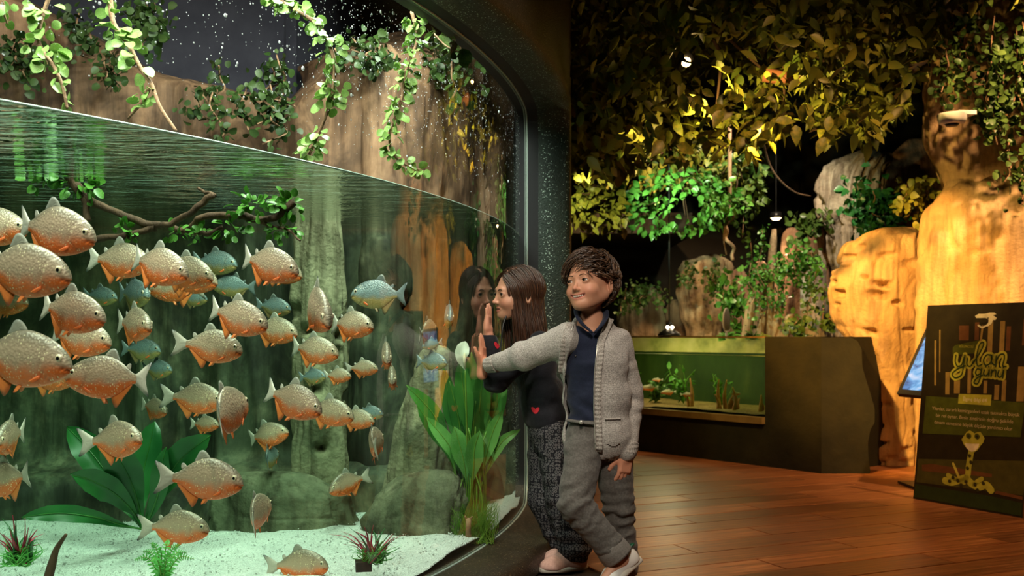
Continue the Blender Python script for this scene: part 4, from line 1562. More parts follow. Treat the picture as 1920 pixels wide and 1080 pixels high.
# ---- grass clump at its foot and the little stump inside it
def blade_clump(name, label, base, tips, mat, w, cat, mat2=None, seed=0, bow=.3):
    root = thing(name, label, cat, base)
    r = np.random.RandomState(seed)
    for i, t in enumerate(tips):
        t = np.asarray(t, float)
        mid = (base + t) / 2 + np.array([0, 0, bow * np.linalg.norm((t - base)[:2])]) + r.normal(size=3) * .005
        b_ = base + r.normal(size=3) * (.012, .012, .002)
        c = catmull([b_, mid, t], 6)
        V, Fc = tube_np(c - base, [w, w * .9, w * .5, w * .12], 4, squash=.3)
        mesh_np('blade', V, Fc, mat if (mat2 is None or i % 3) else mat2, root, True)
    return root


def tuft_mesh(parent, base, tips_fn, n, mat, w, seed, name='grass_blades'):
    r = np.random.RandomState(seed)
    mb = MB()
    for k in range(n):
        b_, t = tips_fn(r)
        mid = (b_ + t) / 2 + r.normal(size=3) * .012
        mb.tube(catmull([b_, mid, t], 3) - base, [w, w * .7, w * .15], 3, cap=False)
    return tag(mb.build(name, mat, parent, True), kind='stuff')


b2 = P(886, 1016, 3.86)
gr = thing('grass_clump', 'dense clump of fine grass at the foot of the sword plant', 'grass', b2)
tuft_mesh(gr, b2, lambda r: (b2 + (r.uniform(-.085, .085), r.uniform(-.05, .06), 0), b2 + (r.uniform(-.12, .11), r.uniform(-.06, .08), r.uniform(.09, .17))), 420, M['leaf_grass'], .0016, 3)
mb = MB()
q = P(878, 1012, 3.80)
mb.tube([q, q + (0, 0, .045), q + (.001, 0, .082)], [.012, .010, .0115], 9)
mb.tube([q + (-.008, -.004, .082), q + (-.012, -.004, .092)], [.004, .003], 6)
mb.tube([q + (.009, -.004, .081), q + (.016, -.004, .090)], [.004, .003], 6)
tag(mb.build('wood_stump', M['twig'], None, True, loc=q), 'small pale brown stump standing inside the grass clump', 'stump')

# ---- red spiky plants
def red_plant(label, base, tips, seed):
    root = blade_clump('red_grass_plant', label, base, tips, M['leaf_red'], .0056, 'plant', M['leaf_dark'], seed, .18)
    tuft_mesh(root, base, lambda r: (base + r.normal(size=3) * (.014, .014, 0), base + r.normal(size=3) * (.03, .03, .012) + (0, 0, .035)), 150, M['leaf_fern'], .0024, seed, 'moss_tuft')
    return root


b3 = P(700, 1052, 3.16)
rr2 = np.random.RandomState(4)
red_plant('red spiky plant with a mossy green foot on the gravel at the tank middle', b3,
          [P(x + rr2.uniform(-6, 6), y, 3.16 + rr2.uniform(-.1, .1)) for x, y in [(628, 1008), (634, 996), (652, 1002), (648, 988), (668, 996), (680, 988), (694, 992), (704, 984), (716, 996), (727, 990), (738, 1000), (748, 1003), (760, 1010), (762, 1000), (640, 1020), (722, 1012), (685, 1003), (672, 1012), (745, 1018), (700, 1004), (655, 1016), (733, 992), (618, 1002), (710, 1008)]], 4)
mb = MB()
mb.box(b3 + (-.03, -.01, -.012), (.05, .05, .03), .2)
tag(mb.build('plant_weight', M['black'], None, loc=b3 + (-.03, -.01, -.03)), 'small dark block holding down the red plant at the tank middle', 'weight')
b4 = P(36, 1056, 2.72)
red_plant('red spiky plant with a mossy green foot at the lower left corner', b4,
          [P(x + rr2.uniform(-6, 6), y, 2.72 + rr2.uniform(-.1, .1)) for x, y in [(4, 972), (14, 985), (22, 966), (30, 975), (42, 970), (50, 988), (60, 985), (72, 992), (80, 1000), (84, 1012), (-8, 992), (-16, 1006), (66, 1006), (36, 990), (10, 1002), (54, 1000), (24, 995), (-4, 1016), (46, 1004), (76, 1020)]], 5)

# ---- bright fern
b5 = P(305, 1092, 2.78)
fern = thing('fern', 'bright green fern on the gravel at the bottom of the picture', 'plant', b5)
for k, (tx, ty, dy) in enumerate([(283, 1018, 0), (316, 1012, .03), (338, 1022, -.03), (252, 1050, -.05), (364, 1048, -.04), (300, 1030, -.09), (268, 1034, .05), (350, 1036, .05), (322, 1046, -.12), (284, 1052, -.12)]):
    t = P(tx, ty, 2.78 + dy)
    mid = (b5 + t) / 2 + (0, 0, .035)
    c = catmull([b5, mid, t], 13)
    V, Fc = tube_np(c - b5, [.002, .0007], 4)
    fr = mesh_np('frond', V, Fc, M['leaf_grass'], fern, True)
    tan = np.gradient(c, axis=0)
    pos, d = [], []
    for i in range(3, len(c) - 1, 2):
        sd = np.cross(tan[i], (0, -1, .3)); sd /= np.linalg.norm(sd)
        for s in (1, -1):
            pos.append(c[i]); d.append(sd * s + tan[i] / np.linalg.norm(tan[i]) * .45)
    pos, d = np.array(pos), np.array(d)
    V0, F0 = leaf_np(1, .20, .15, -.1, 'oval', .03)
    sz = .020 * np.repeat(np.linspace(1, .25, len(pos) // 2), 2)
    tag(leaves_mesh('pinna', V0, F0, pos, d, sz, np.zeros(len(pos)), M['leaf_fern'], fr, origin=b5, ups=np.tile([0, -.8, .6], (len(pos), 1))), kind='stuff')

# ---- water drops on the dry upper part of the glass
r = np.random.RandomState(9)
dv, df = [], []
base = 0
sp_v = np.array([(math.cos(t) * math.sin(p), math.sin(t) * math.sin(p), math.cos(p)) for p in (0.5, 1.1, 1.7, 2.4) for t in np.linspace(0, 2 * PI, 6, endpoint=False)])
sp_f = [(i * 6 + k, (i + 1) * 6 + k, (i + 1) * 6 + (k + 1) % 6, i * 6 + (k + 1) % 6) for i in range(3) for k in range(6)]
for k in range(3200):
    th = r.uniform(-.78, -.25) if r.uniform() < .8 else r.uniform(-.5, -.09)
    z = 1.42 + .5 * r.uniform() ** .55
    s = abs(r.normal()) * .0009 + .0005
    if r.uniform() < .04:
        s *= 2.2
    p = np.array(gpt(th, z, GR - .0215))
    a = th
    Rm = np.array([[math.cos(a), -math.sin(a), 0], [math.sin(a), math.cos(a), 0], [0, 0, 1]])
    dv.append((sp_v * (.5 * s, s, s * r.uniform(.9, 1.5))) @ Rm.T + p)
    df += [tuple(i + base for i in f) for f in sp_f]
    base += len(sp_v)
M['drop'] = plain('water_drop', (.82, .88, .9), .1, spec=.8)
tag(mesh_np('water_drops', np.concatenate(dv), df, M['drop'], None, True), 'fine water drops clinging to the inside of the upper glass', 'water drops', kind='stuff')

# ================================================================ HALL: ROCKS
prock('orange_boulder', [(905, 1622, 1735), (840, 1620, 1735), (795, 1640, 1735), (765, 1634, 1732), (715, 1632, 1738), (680, 1612, 1745), (655, 1594, 1750), (600, 1566, 1757), (540, 1557, 1760), (500, 1564, 1760), (465, 1582, 1756), (440, 1612, 1748), (429, 1655, 1728)],
      6.95, M['rock_ochre'], 'big bulging ochre boulder on a narrow foot right of the far fish tank', seed=2, depth=0.55, nt=230, nz=170, amp=.05, fold=.07, ffreq=6, fz=.8, pits=110, groove=.05, fine=.016, rough_top=.02)
prock('ochre_rock', [(910, 1715, 2250), (700, 1722, 2250), (520, 1728, 2250), (440, 1732, 2250), (395, 1738, 2250), (362, 1760, 2240), (345, 1775, 2220)], 6.45, M['rock_ochre'],
      'pale ochre lower rock face behind the leaning information board', seed=5, depth=0.42, nt=120, nz=80, amp=.03, fold=.05, ffreq=10, fz=.5, pits=50, fine=.010, rough_top=.03)
prock('ochre_rock', [(600, 1760, 2250), (400, 1772, 2250), (330, 1758, 2250), (270, 1738, 2250), (150, 1736, 2250), (85, 1745, 2250), (40, 1775, 2250), (-160, 1800, 2250)], 6.62, M['rock_ochre'],
      'reddish upper rock face with ivy hanging over it at upper right', seed=6, depth=0.42, nt=120, nz=80, amp=.05, fold=.10, ffreq=9, fz=.5, pits=20, fine=.012)
prock('fluted_rock', [(650, 1538, 1655), (520, 1556, 1640), (440, 1556, 1640), (405, 1536, 1648), (365, 1530, 1655), (325, 1534, 1660), (300, 1560, 1668), (285, 1610, 1670)], 8.3, M['rock_grey'],
      'tall grey fluted rock standing behind the ochre boulder', seed=7, depth=0.6, nt=180, nz=60, amp=.06, fold=.22, ffreq=11, fz=.25, fine=.02, rough_top=.05, groove=.32)
prock('fluted_rock', [(650, 1498, 1552), (560, 1500, 1550), (490, 1504, 1548), (468, 1512, 1540)], 8.15, M['rock_grey'],
      'shorter grey rock column left of the tall fluted rock', seed=17, depth=0.7, fold=.14, ffreq=7, fz=.4)
prock('rock_column', [(650, 1405, 1448), (560, 1408, 1446), (500, 1412, 1440), (490, 1418, 1434)], 8.2, M['rock_dark'],
      'slim brown rock column draped with ivy above the far tank', seed=18, depth=0.8, fold=.15, fz=.4)
prock('rock_column', [(520, 1462, 1508), (470, 1464, 1506), (436, 1466, 1502), (428, 1476, 1494)], 8.6, M['rock_dark'],
      'small brown rock block beside the glowing round lamp', seed=19, depth=0.8, fold=.12, fz=.6)
prock('rock_column', [(480, 1506, 1562), (450, 1508, 1560), (432, 1512, 1556), (426, 1524, 1545)], 8.7, M['rock_dark'],
      'second brown rock block against the tall fluted rock', seed=20, depth=0.8, fold=.12, fz=.6)
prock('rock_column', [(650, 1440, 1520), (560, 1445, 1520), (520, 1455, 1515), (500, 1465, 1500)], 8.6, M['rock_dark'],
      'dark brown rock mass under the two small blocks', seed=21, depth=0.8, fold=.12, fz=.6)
for i, (xa, ya, xb, yb, w, lb) in enumerate([(1398, 640, 1412, 545, 9, 'thin slanting rock rib left of the ivy above the far tank'), (1425, 626, 1436, 556, 8, 'thin slanting rock rib in the ivy above the far tank'), (1447, 628, 1468, 552, 10, 'leaning rock rib in the middle of the ivy above the far tank'),
                                             (1466, 628, 1484, 590, 13, 'short thick rock rib right of the leaning one above the far tank'), (1446, 500, 1452, 430, 7, 'thin upright rock rib under the glowing round lamp')]):
    prof = []
    for f in (-1, 0, .3, .7, .95, 1):
        p = P(xa + (xb - xa) * f, ya + (yb - ya) * f, 7.95)
        if f < 0:
            p[2] = 0
        rr = w / F * 7.95 * (1 if f < .9 else .6)
        prof.append((p[2], p[0], p[1], rr, rr))
    rock('rock_rib', prof, M['rock_tan'], lb, 'rock', seed=50 + i, nt=24, nz=20, fold=.2, fz=.3, group=None)
prock('mossy_rock', [(645, 1292, 1352), (612, 1288, 1356), (604, 1278, 1364), (560, 1270, 1372), (520, 1268, 1376), (495, 1276, 1372), (482, 1300, 1362), (478, 1320, 1345)], 8.9, M['rock_tan'],
      'mushroom shaped brown rock above the middle of the far tank', seed=22, depth=0.7, nt=80, fold=.14, ffreq=8, fz=.35, rough_top=.04)
prock('mossy_rock', [(650, 1160, 1262), (610, 1156, 1256), (570, 1162, 1248), (545, 1178, 1236), (535, 1194, 1224)], 9.25, M['rock_tan'],
      'rounded striped rock right behind the head of the boy', seed=24, depth=0.7, nt=80, fold=.16, ffreq=8, fz=.35, rough_top=.03)
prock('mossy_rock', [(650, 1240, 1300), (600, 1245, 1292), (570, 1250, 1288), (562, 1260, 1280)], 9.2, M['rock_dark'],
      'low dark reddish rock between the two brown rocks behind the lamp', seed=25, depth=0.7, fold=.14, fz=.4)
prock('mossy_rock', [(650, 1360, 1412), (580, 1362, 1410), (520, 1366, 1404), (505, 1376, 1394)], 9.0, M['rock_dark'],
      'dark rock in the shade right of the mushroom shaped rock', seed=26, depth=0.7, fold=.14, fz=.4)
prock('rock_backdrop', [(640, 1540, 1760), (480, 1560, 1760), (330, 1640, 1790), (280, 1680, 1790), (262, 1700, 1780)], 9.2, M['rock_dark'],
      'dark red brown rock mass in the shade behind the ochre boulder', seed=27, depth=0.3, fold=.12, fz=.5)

# ---- ivy on those rocks
ivy_patch('ivy trailing over the top of the rounded rock behind the boy', 1170, 1240, 530, 610, 8.35, 8.5, 260, .035, M['leaf_ivy'], 21)
ivy_patch('ivy creeping over the mushroom shaped rock', 1268, 1385, 478, 560, 8.2, 8.4, 240, .036, M['leaf_ivy'], 22)
ivy_patch('green plants in the shade right of the mushroom shaped rock', 1345, 1400, 520, 630, 8.1, 8.3, 190, .06, M['leaf_green'], 23)
ivy_patch('bright ivy falling between the rock ribs above the far tank', 1405, 1470, 430, 620, 7.75, 7.95, 420, .036, M['leaf_green'], 24)
ivy_patch('ivy clump over the rocks under the tall fluted rock', 1470, 1540, 450, 560, 7.7, 7.85, 330, .036, M['leaf_green'], 25)
ivy_patch('sparse ivy on the short grey column', 1500, 1560, 480, 620, 7.6, 7.75, 90, .036, M['leaf_ivy'], 26)
ivy_patch('ferny greenery under the glowing round lamp', 1470, 1540, 395, 440, 8.1, 8.3, 130, .06, M['leaf_ivy'], 27)
ivy_patch('dark bush in the gap between the fluted rock and the reddish rock face', 1600, 1700, 340, 470, 7.5, 7.8, 420, .07, M['leaf_dark'], 28, kind='oval', name='bush')
ivy_patch('yellow lit bush on top of the ochre boulder', 1695, 1752, 340, 430, 6.5, 6.7, 210, .055, M['leaf_gold'], 29, kind='oval', name='bush')
ivy_patch('ivy curtain hanging over the reddish rock face on the right', 1840, 1960, -20, 300, 5.75, 5.95, 760, .046, M['leaf_ivy'], 30)
ivy_patch('ivy strand hanging from the top near the white fixture', 1762, 1835, -20, 205, 5.8, 5.95, 330, .044, M['leaf_ivy'], 31)
ivy_patch('ivy strand hanging low beside the white fixture', 1832, 1880, 150, 300, 5.75, 5.9, 170, .044, M['leaf_ivy'], 32)
ivy_patch('lowest ivy tip hanging at the right picture edge', 1880, 1916, 250, 390, 5.75, 5.85, 70, .044, M['leaf_ivy'], 33)
ivy_patch('row of low plants along the back of the far tank', 1490, 1575, 580, 632, 7.3, 7.6, 150, .05, M['leaf_ivy'], 34)

# ================================================================ CANOPY OF ARTIFICIAL LEAVES
r = np.random.RandomState(77)
LAMP0 = P(1287, 122, 5.06)
BEAM = np.array([2.5, 6.5, 1.25]) - LAMP0
BEAM /= np.linalg.norm(BEAM)
lowx = [1040, 1085, 1130, 1180, 1230, 1290, 1330, 1380, 1440, 1480, 1520, 1570, 1640, 1690, 1740, 1775, 1990]
lowy = [330, 330, 335, 290, 285, 310, 275, 300, 285, 250, 250, 265, 270, 215, 140, 20, 0]
pos = []
while len(pos) < 7600:
    x = r.uniform(1040, 1985)
    if x > 1790 and r.uniform() < .75:
        continue
    Y = r.uniform(4.7, 6.9)
    ly = np.interp(x, lowx, lowy) + 14 * math.sin(x * .09) - 10
    y = r.uniform(-130, ly)
    # hang in sprays, thinner towards the lower rim
    if fbm(np.array([[x * .018, y * .018, Y * 2.0]]), 5, 2)[0] < -.22 and y > 30:
        continue
    # leave the lamp and the first half metre of its beam free
    if abs(x - 1283) < 16 and abs(y - 117) < 16 and Y < 5.4:
        continue
    q = P(x, y, Y) - LAMP0
    dq = np.linalg.norm(q)
    if dq < .16 or (dq < .75 and q @ BEAM / dq > .80) or (dq < 1.3 and q @ BEAM / dq > .93 and r.uniform() < .6):
        continue
    pos.append(P(x, y, Y))
pos = np.array(pos)
d = r.normal(size=pos.shape) * (.75, .75, .45) + (0, -.1, -.62)
V0, F0 = leaf_np(1, .24, .3, -.16, 'oval', .012)
sz = r.uniform(.062, .105, len(pos))
ro = r.uniform(-.7, .7, len(pos))
up = r.normal(size=pos.shape) * .6 + (0, -.8, .7)
org = P(1400, 100, 5.6)
can = thing('leaf_canopy', 'dense canopy of hanging leaves under the dark ceiling, glowing gold by the spot lamp', 'foliage', org)
# the leaves nearest the lamp, and low and lit, are pieces of their own
pxs = 960 + pos[:, 0] / pos[:, 1] * F
pys = HY - (pos[:, 2] - H) / pos[:, 1] * F
score = ((pxs - 1400) / 230) ** 2 + ((pys - 225) / 75) ** 2 + (pos[:, 1] - 4.7) * .5
own = np.argsort(score)[:240]
msk = np.ones(len(pos), bool); msk[own] = False
tag(leaves_mesh('leaf_mass', V0, F0, pos[msk], d[msk], sz[msk], ro[msk], M['leaf_gold'], can, origin=org, ups=up[msk]), kind='stuff')
me = leaf_src('canopy', M['leaf_gold'], L=1, w=.27, fold=.3, curl=-.16, kind='oval', thick=.012)
for i in own:
    put_leaf(me, can, pos[i], d[i], up[i], sz[i] * 1.05, ro[i], origin=org)
# twigs and limbs inside it
for (a, b, w) in [((1150, -60, 5.6), (1430, 130, 5.7), .02), ((1300, -60, 5.9), (1600, 170, 6.0), .022), ((1500, -80, 5.5), (1720, 140, 5.7), .02), ((1200, 60, 6.0), (1100, 240, 6.0), .016), ((1330, 60, 5.6), (1340, 230, 5.7), .014), ((1440, 60, 5.8), (1470, 230, 5.8), .014)]:
    A, B = P(*a), P(*b)
    c = catmull([A, A * .6 + B * .4 + (.05, 0, .05), B], 8)
    V, Fc = tube_np(c - org, [w, w * .4], 7)
    mesh_np('limb', V, Fc, M['bark'], can, True)


def bush_hang(label, px, py, Y, rx, ry, n, size, mat, seed, kind='oval', w=.33):
    r = np.random.RandomState(seed)
    o_ = P(px, py, Y)
    root = thing('hanging_bush', label, 'foliage', o_)
    q = r.normal(size=(n, 3))
    q /= np.linalg.norm(q, axis=1, keepdims=True)
    q *= (r.uniform(.25, 1, n) ** .5)[:, None]
    q[:, 2] -= .25 * np.abs(q[:, 0]) ** 2
    keep_ = fbm(q * 1.9 + seed, seed, 2) > -.34
    q = q[keep_]
    n = len(q)
    q = q * (1 + .22 * fbm(q * 1.5, seed + 1, 2))[:, None]
    p = o_ + q * (rx / F * Y, rx / F * Y * .7, ry / F * Y)
    d = r.normal(size=p.shape) * .6 + q * .5 + (0, -.1, -.45)
    V0, F0 = leaf_np(1, w, .3, -.16, kind, .014)
    s = size * r.uniform(.7, 1.2, n)
    up = r.normal(size=p.shape) * .5 + (0, -.8, .8)
    ro = r.uniform(-.7, .7, n)
    own = np.argsort(p[:, 1])[:60]
    m = np.ones(n, bool); m[own] = False
    tag(leaves_mesh('leaf_mass', V0, F0, p[m], d[m], s[m], ro[m], mat, root, origin=o_, ups=up[m]), kind='stuff')
    me = leaf_src('bush%d' % seed, mat, L=1, w=w, fold=.3, curl=-.16, kind=kind, thick=.014)
    for i in own:
        put_leaf(me, root, p[i], d[i], up[i], s[i], ro[i], origin=o_)
    for k in range(5):
        e = p[r.randint(n)]
        V, Fc = tube_np(catmull([(0, .05, ry / F * Y * .9), (e - o_) * .5 + (0, 0, .04), e - o_], 6), [.008, .003], 5)
        mesh_np('twig', V, Fc, M['bark'], root, True)
    return root


bush_hang('bright green lit bush hanging in the gap under the gold canopy', 1278, 372, 7.6, 116, 62, 900, .066, M['leaf_green'], 61)
bush_hang('yellow lit bush beside the dark edge of the tank wall', 1118, 388, 6.6, 62, 50, 300, .07, M['leaf_gold'], 62)
bush_hang('dim green foliage right of the bright green bush', 1385, 335, 7.9, 60, 60, 300, .07, M['leaf_ivy'], 63)
bush_hang('dark brown foliage above the yellow lit bush', 1120, 270, 6.2, 75, 70, 380, .08, M['leaf_gold'], 64)
bush_hang('dark foliage hanging under the gold canopy above the bright green bush', 1260, 312, 8.3, 175, 42, 620, .08, M['leaf_gold'], 67)
vine('thin ivy strand hanging right of the twisted liana', [P(1390, 350, 8.0), P(1394, 400, 8.0), P(1392, 446, 8.0)], .006, 40, M['leaf_ivy'], .05, seed=66, spread=.06)
# twisted liana
a = np.linspace(0, 1, 60)
c = np.array([P(1365 + 7 * math.sin(t * 9) + 4 * t, 378 + 110 * t, 7.7) for t in a]) + np.c_[.012 * np.cos(a * 24), .012 * np.sin(a * 24), 0 * a]
mb = MB(); mb.tube(np.vstack([[c[0] + (0, 0, .6)], c]), [.016, .013], 7)
c2 = np.array([P(1360 + 3 * math.sin(t * 7), 378 + 100 * t, 7.72) for t in a])
mb.tube(c2, [.008, .006], 5)
tag(mb.build('hanging_liana', M['twig'], None, True, loc=c[0]), 'twisted brown liana hanging down behind the far tank', 'liana')
c = catmull([P(1424, 235, 7.4), P(1440, 300, 7.6), P(1460, 335, 7.6), P(1490, 360, 7.6), P(1520, 368, 7.6)], 8)
mb = MB(); mb.tube(c, [.008, .006], 6)
tag(mb.build('hanging_liana', M['bark'], None, True, loc=c[0]), 'thin bare liana arching in the dark gap right of the canopy', 'liana')
# wooden pole ends in the canopy
mb = MB(); mb.tube([P(1432, 140, 5.75), P(1502, 152, 5.7)], [.042, .038], 9)
M['pole'] = noise_mat('red_wood', [(0.3, (.20, .07, .03)), (.7, (.34, .14, .07))], 9, rough=.6, bumpv=.3)
tag(mb.build('wooden_pole_canopy', M['pole'], None, True, loc=P(1432, 140, 5.75)), 'short reddish wooden pole lying inside the canopy right of the spot lamp', 'pole')

# ================================================================ LAMPS ONE CAN SEE
sl = thing('spot_lamp', 'small black spot lamp with a glowing bulb inside the leaf canopy', 'lamp', P(1283, 117, 5.1))
Rl = rot3(R_(-20), 0, R_(-35))
mb = MB(); mb.lathe([(.020, -.05), (.026, -.04), (.030, .05), (.028, .05), (.024, .0)], n=16, M=rot3(R_(70), 0, R_(20)))
mb.build('housing', M['black_metal'], sl, True)
mb = MB(); mb.lathe([(.004, -.024), (.020, -.016), (.025, 0), (.020, .016), (.004, .024)], (.006, -.02, -.004), 12)
mb.build('bulb', M['warm_bulb'], sl, True)
mb = MB(); mb.tube([(0, .03, .02), (.01, .05, .3), (.02, .06, .9)], .006, 6)
mb.build('arm', M['black_metal'], sl, True)
lamp('canopy_spot_light', 'SPOT', LAMP0, 1000, (1.0, .49, .10), (2.36, 6.5, 1.10), .03, 46, .6)
lamp('canopy_spot_light', 'SPOT', P(1287, 128, 4.9), 170, (1.0, .66, .18), P(1400, 235, 5.3), .02, 84, .6)
lamp('canopy_spot_light', 'SPOT', P(1150, 260, 5.1), 14, (1.0, .62, .25), P(1250, 280, 5.2), .03, 120, .6)
sl2 = thing('ceiling_lamp_round', 'glowing round downlight above the rocks behind the far tank', 'lamp', P(1455, 408, 8.4))
mb = MB(); mb.lathe([(.010, .05), (.045, .045), (.055, .0), (.052, -.005), (.046, .0), (.04, .03)], n=18)
mb.build('housing', M['black_metal'], sl2, True)
mb = MB(); mb.lathe([(.006, -.022), (.028, -.018), (.042, -.004), (.040, .012), (.01, .02)], n=16)
mb.build('bulb', M['warm_bulb'], sl2, True)
mb = MB(); mb.tube([(0, 0, .04), (0, 0, 1.4)], .006, 6); mb.build('rod', M['black_metal'], sl2)
lamp('downlight_light', 'SPOT', P(1455, 412, 8.4) - (0, 0, .03), 18, (1.0, .72, .42), P(1455, 600, 8.3), .03, 130, .6)
lamp('green_bush_light', 'SPOT', P(1190, 310, 6.9), 80, (.74, 1.0, .66), P(1290, 385, 7.6), .03, 70, .6)
lamp('yellow_bush_light', 'SPOT', P(1090, 330, 6.0), 26, (1.0, .90, .42), P(1120, 390, 6.6), .03, 60, .6)

# ================================================================ FAR FISH TANK
A = np.array([2.0, 6.45])
U = np.array([-.617, .787])
NI = np.array([.787, .617])           # into the tank


def ft(s, dpt, z):
    p = A + U * s + NI * dpt
    return np.array([p[0], p[1], z])


def ftbox(mb, s0, s1, d0, d1, z0, z1):
    q = [ft(s, d_, z) for z in (z0, z1) for d_ in (d0, d1) for s in (s0, s1)]
    mb.add(q, [(0, 2, 3, 1), (4, 5, 7, 6), (0, 1, 5, 4), (2, 6, 7, 3), (0, 4, 6, 2), (1, 3, 7, 5)])


tank = thing('fish_tank', 'low dark walled fish tank with a lit glass front across the hall', 'fish tank', ft(1, .3, 0))
to = ft(1, .3, 0)


def tbuild(mb, name, mat, smooth=False):
    return mesh_np(name, np.concatenate(mb.v) - to, mb.f, mat, tank, smooth)


SL = 2.75
mb = MB()
ftbox(mb, 0, SL, 0, .75, 0, .30)
tbuild(mb, 'plinth', M['wall_dark'])
mb = MB()
ftbox(mb, 0, .445, 0, .75, .30, .885)
tbuild(mb, 'end_block', M['wall_dark'])
mb = MB()
ftbox(mb, 2.6, SL, 0, .75, .30, .885)
tbuild(mb, 'end_block', M['wall_dark'])
M['tank_back_green'] = noise_mat('green_back_panel', [(0.3, (.008, .022, .003)), (.6, (.035, .06, .010)), (.8, (.10, .12, .02))], 4, (1, 1, .4), rough=.6, bumpv=.3)
mb = MB()
ftbox(mb, .445, 2.6, .72, .75, .30, .885)
tbuild(mb, 'back_panel', M['tank_back_green'])
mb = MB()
ftbox(mb, .446, 2.599, .71, .719, .757, .884)  # pale strip above the waterline, its lit glow put into the colour
tbuild(mb, 'glow_band', noise_mat('glow_band_paint', [(0.3, (.10, .12, .02)), (.5, (.30, .30, .07)), (.75, (.45, .40, .14))], 5, rough=.6, bumpv=.2))
M['gold'] = noise_mat('brass_ledge', [(0.3, (.16, .10, .03)), (.7, (.26, .17, .055))], 8, rough=.45, bumpv=.1, spec=.5)
mb = MB()
ftbox(mb, .445, 2.6, -.035, .03, .290, .335)
tbuild(mb, 'ledge', M['gold'])
mb = MB()
ftbox(mb, .445, 2.6, 0, .012, .335, .885)
tbuild(mb, 'glass_pane', M['glass'])
mb = MB()
ftbox(mb, .445, 2.6, -.004, .02, .877, .889)
tbuild(mb, 'glass_rim', M['gold'])
M['water_far'] = clear_mat('far_tank_water')
nt = M['water_far'].node_tree
va = N(nt, 'ShaderNodeVolumeAbsorption', Density=1.2)
va.inputs['Color'].default_value = (.45, .78, .12, 1)
nt.links.new(va.outputs[0], nt.nodes['Material Output'].inputs['Volume'])
mb = MB()
ftbox(mb, .446, 2.599, .0125, .7195, .33, .752)
wf = tbuild(mb, 'water', M['water_far'])
mb = MB()
ftbox(mb, .446, 2.599, .0128, .03, .750, .755)
tbuild(mb, 'water_edge', plain('far_water_edge', (.5, .5, .25), .2))
# gravel and planting of the far tank
g0 = []
rf = np.random.RandomState(12)
gxx, gyy = np.meshgrid(np.linspace(.45, 2.595, 60), np.linspace(.015, .715, 20))
gz = .352 + .010 * fbm(np.c_[gxx.ravel() * 5, gyy.ravel() * 5, gxx.ravel() * 0], 3, 3)
Vg = np.array([ft(a_, b_, c_) for a_, b_, c_ in zip(gxx.ravel(), gyy.ravel(), gz)])
ig = np.arange(Vg.shape[0]).reshape(gxx.shape)
tag(mesh_np('far_gravel', Vg, np.stack([ig[:-1, :-1], ig[:-1, 1:], ig[1:, 1:], ig[1:, :-1]], -1).reshape(-1, 4), noise_mat('brown_gravel', [(.3, (.12, .06, .02)), (.7, (.36, .20, .08))], 60, rough=.9), None, True),
    'brown gravel on the bottom of the far fish tank', 'gravel', kind='stuff')
for i, (s, dd, h, n, mt, lb) in enumerate([(1.5, .35, .30, 60, 'leaf_green', 'pale green feathery water plant in the middle of the far tank'), (1.75, .3, .20, 70, 'leaf_ivy', 'low bushy water plant in the left half of the far tank'),
                                           (2.1, .3, .34, 50, 'leaf_grass', 'yellow green water plant at the left of the far tank beside the boy'), (1.2, .45, .24, 40, 'leaf_green', 'small green water plant right of the middle of the far tank'), (.62, .5, .30, 40, 'leaf_green', 'tall dim water plant at the right end of the far tank'), (1.95, .2, .14, 60, 'leaf_green', 'creeping green plant along the front of the far tank')]):
    o_ = ft(s, dd, .36)
    root = thing('water_plant', lb, 'plant', o_)
    p, d = [], []
    mb = MB()
    for k in range(7):
        e = o_ + (rf.uniform(-.12, .12), rf.uniform(-.1, .1), h * rf.uniform(.6, 1))
        mb.tube(catmull([o_, (o_ + e) / 2 + rf.normal(size=3) * .02, e], 4) - o_, [.004, .002], 4)
        for m in range(n // 7):
            f = rf.uniform(.15, 1)
            p.append(o_ + (e - o_) * f); d.append(rf.normal(size=3) + (0, 0, .3))
    mb.build('stem', M['leaf_grass'], root)
    V0, F0 = leaf_np(1, .28, .25, -.1, 'oval', .02)
    leaves_mesh('foliage', V0, F0, p, d, rf.uniform(.035, .07, len(p)), rf.uniform(-1, 1, len(p)), M[mt], root, origin=o_)
M['coral'] = noise_mat('rust_root', [(.3, (.25, .08, .03)), (.7, (.55, .22, .08))], 14, rough=.8, bumpv=.4)
ORD = ['first', 'second', 'third', 'fourth', 'fifth', 'sixth', 'seventh', 'eighth', 'ninth', 'tenth', 'eleventh', 'twelfth', 'thirteenth']
for i, s in enumerate(sorted(rf.uniform(.5, 1.28, 13), reverse=True)):
    dd = rf.uniform(.08, .30)
    h = rf.uniform(.08, .24)
    q = ft(s, dd, .34)
    mb = MB()
    mb.tube(catmull([q, q + (rf.uniform(-.02, .02), 0, h * .5), q + (rf.uniform(-.03, .03), rf.uniform(-.02, .02), h)], 5), [.017, .014, .004], 7)
    tag(mb.build('root_spike', M['coral'], None, True, loc=q), ('tall' if h > .18 else 'middling' if h > .12 else 'short') + ' rust coloured root spike, %s from the left in the far tank row' % ORD[i], 'root', 'rust coloured spikes in the far tank')
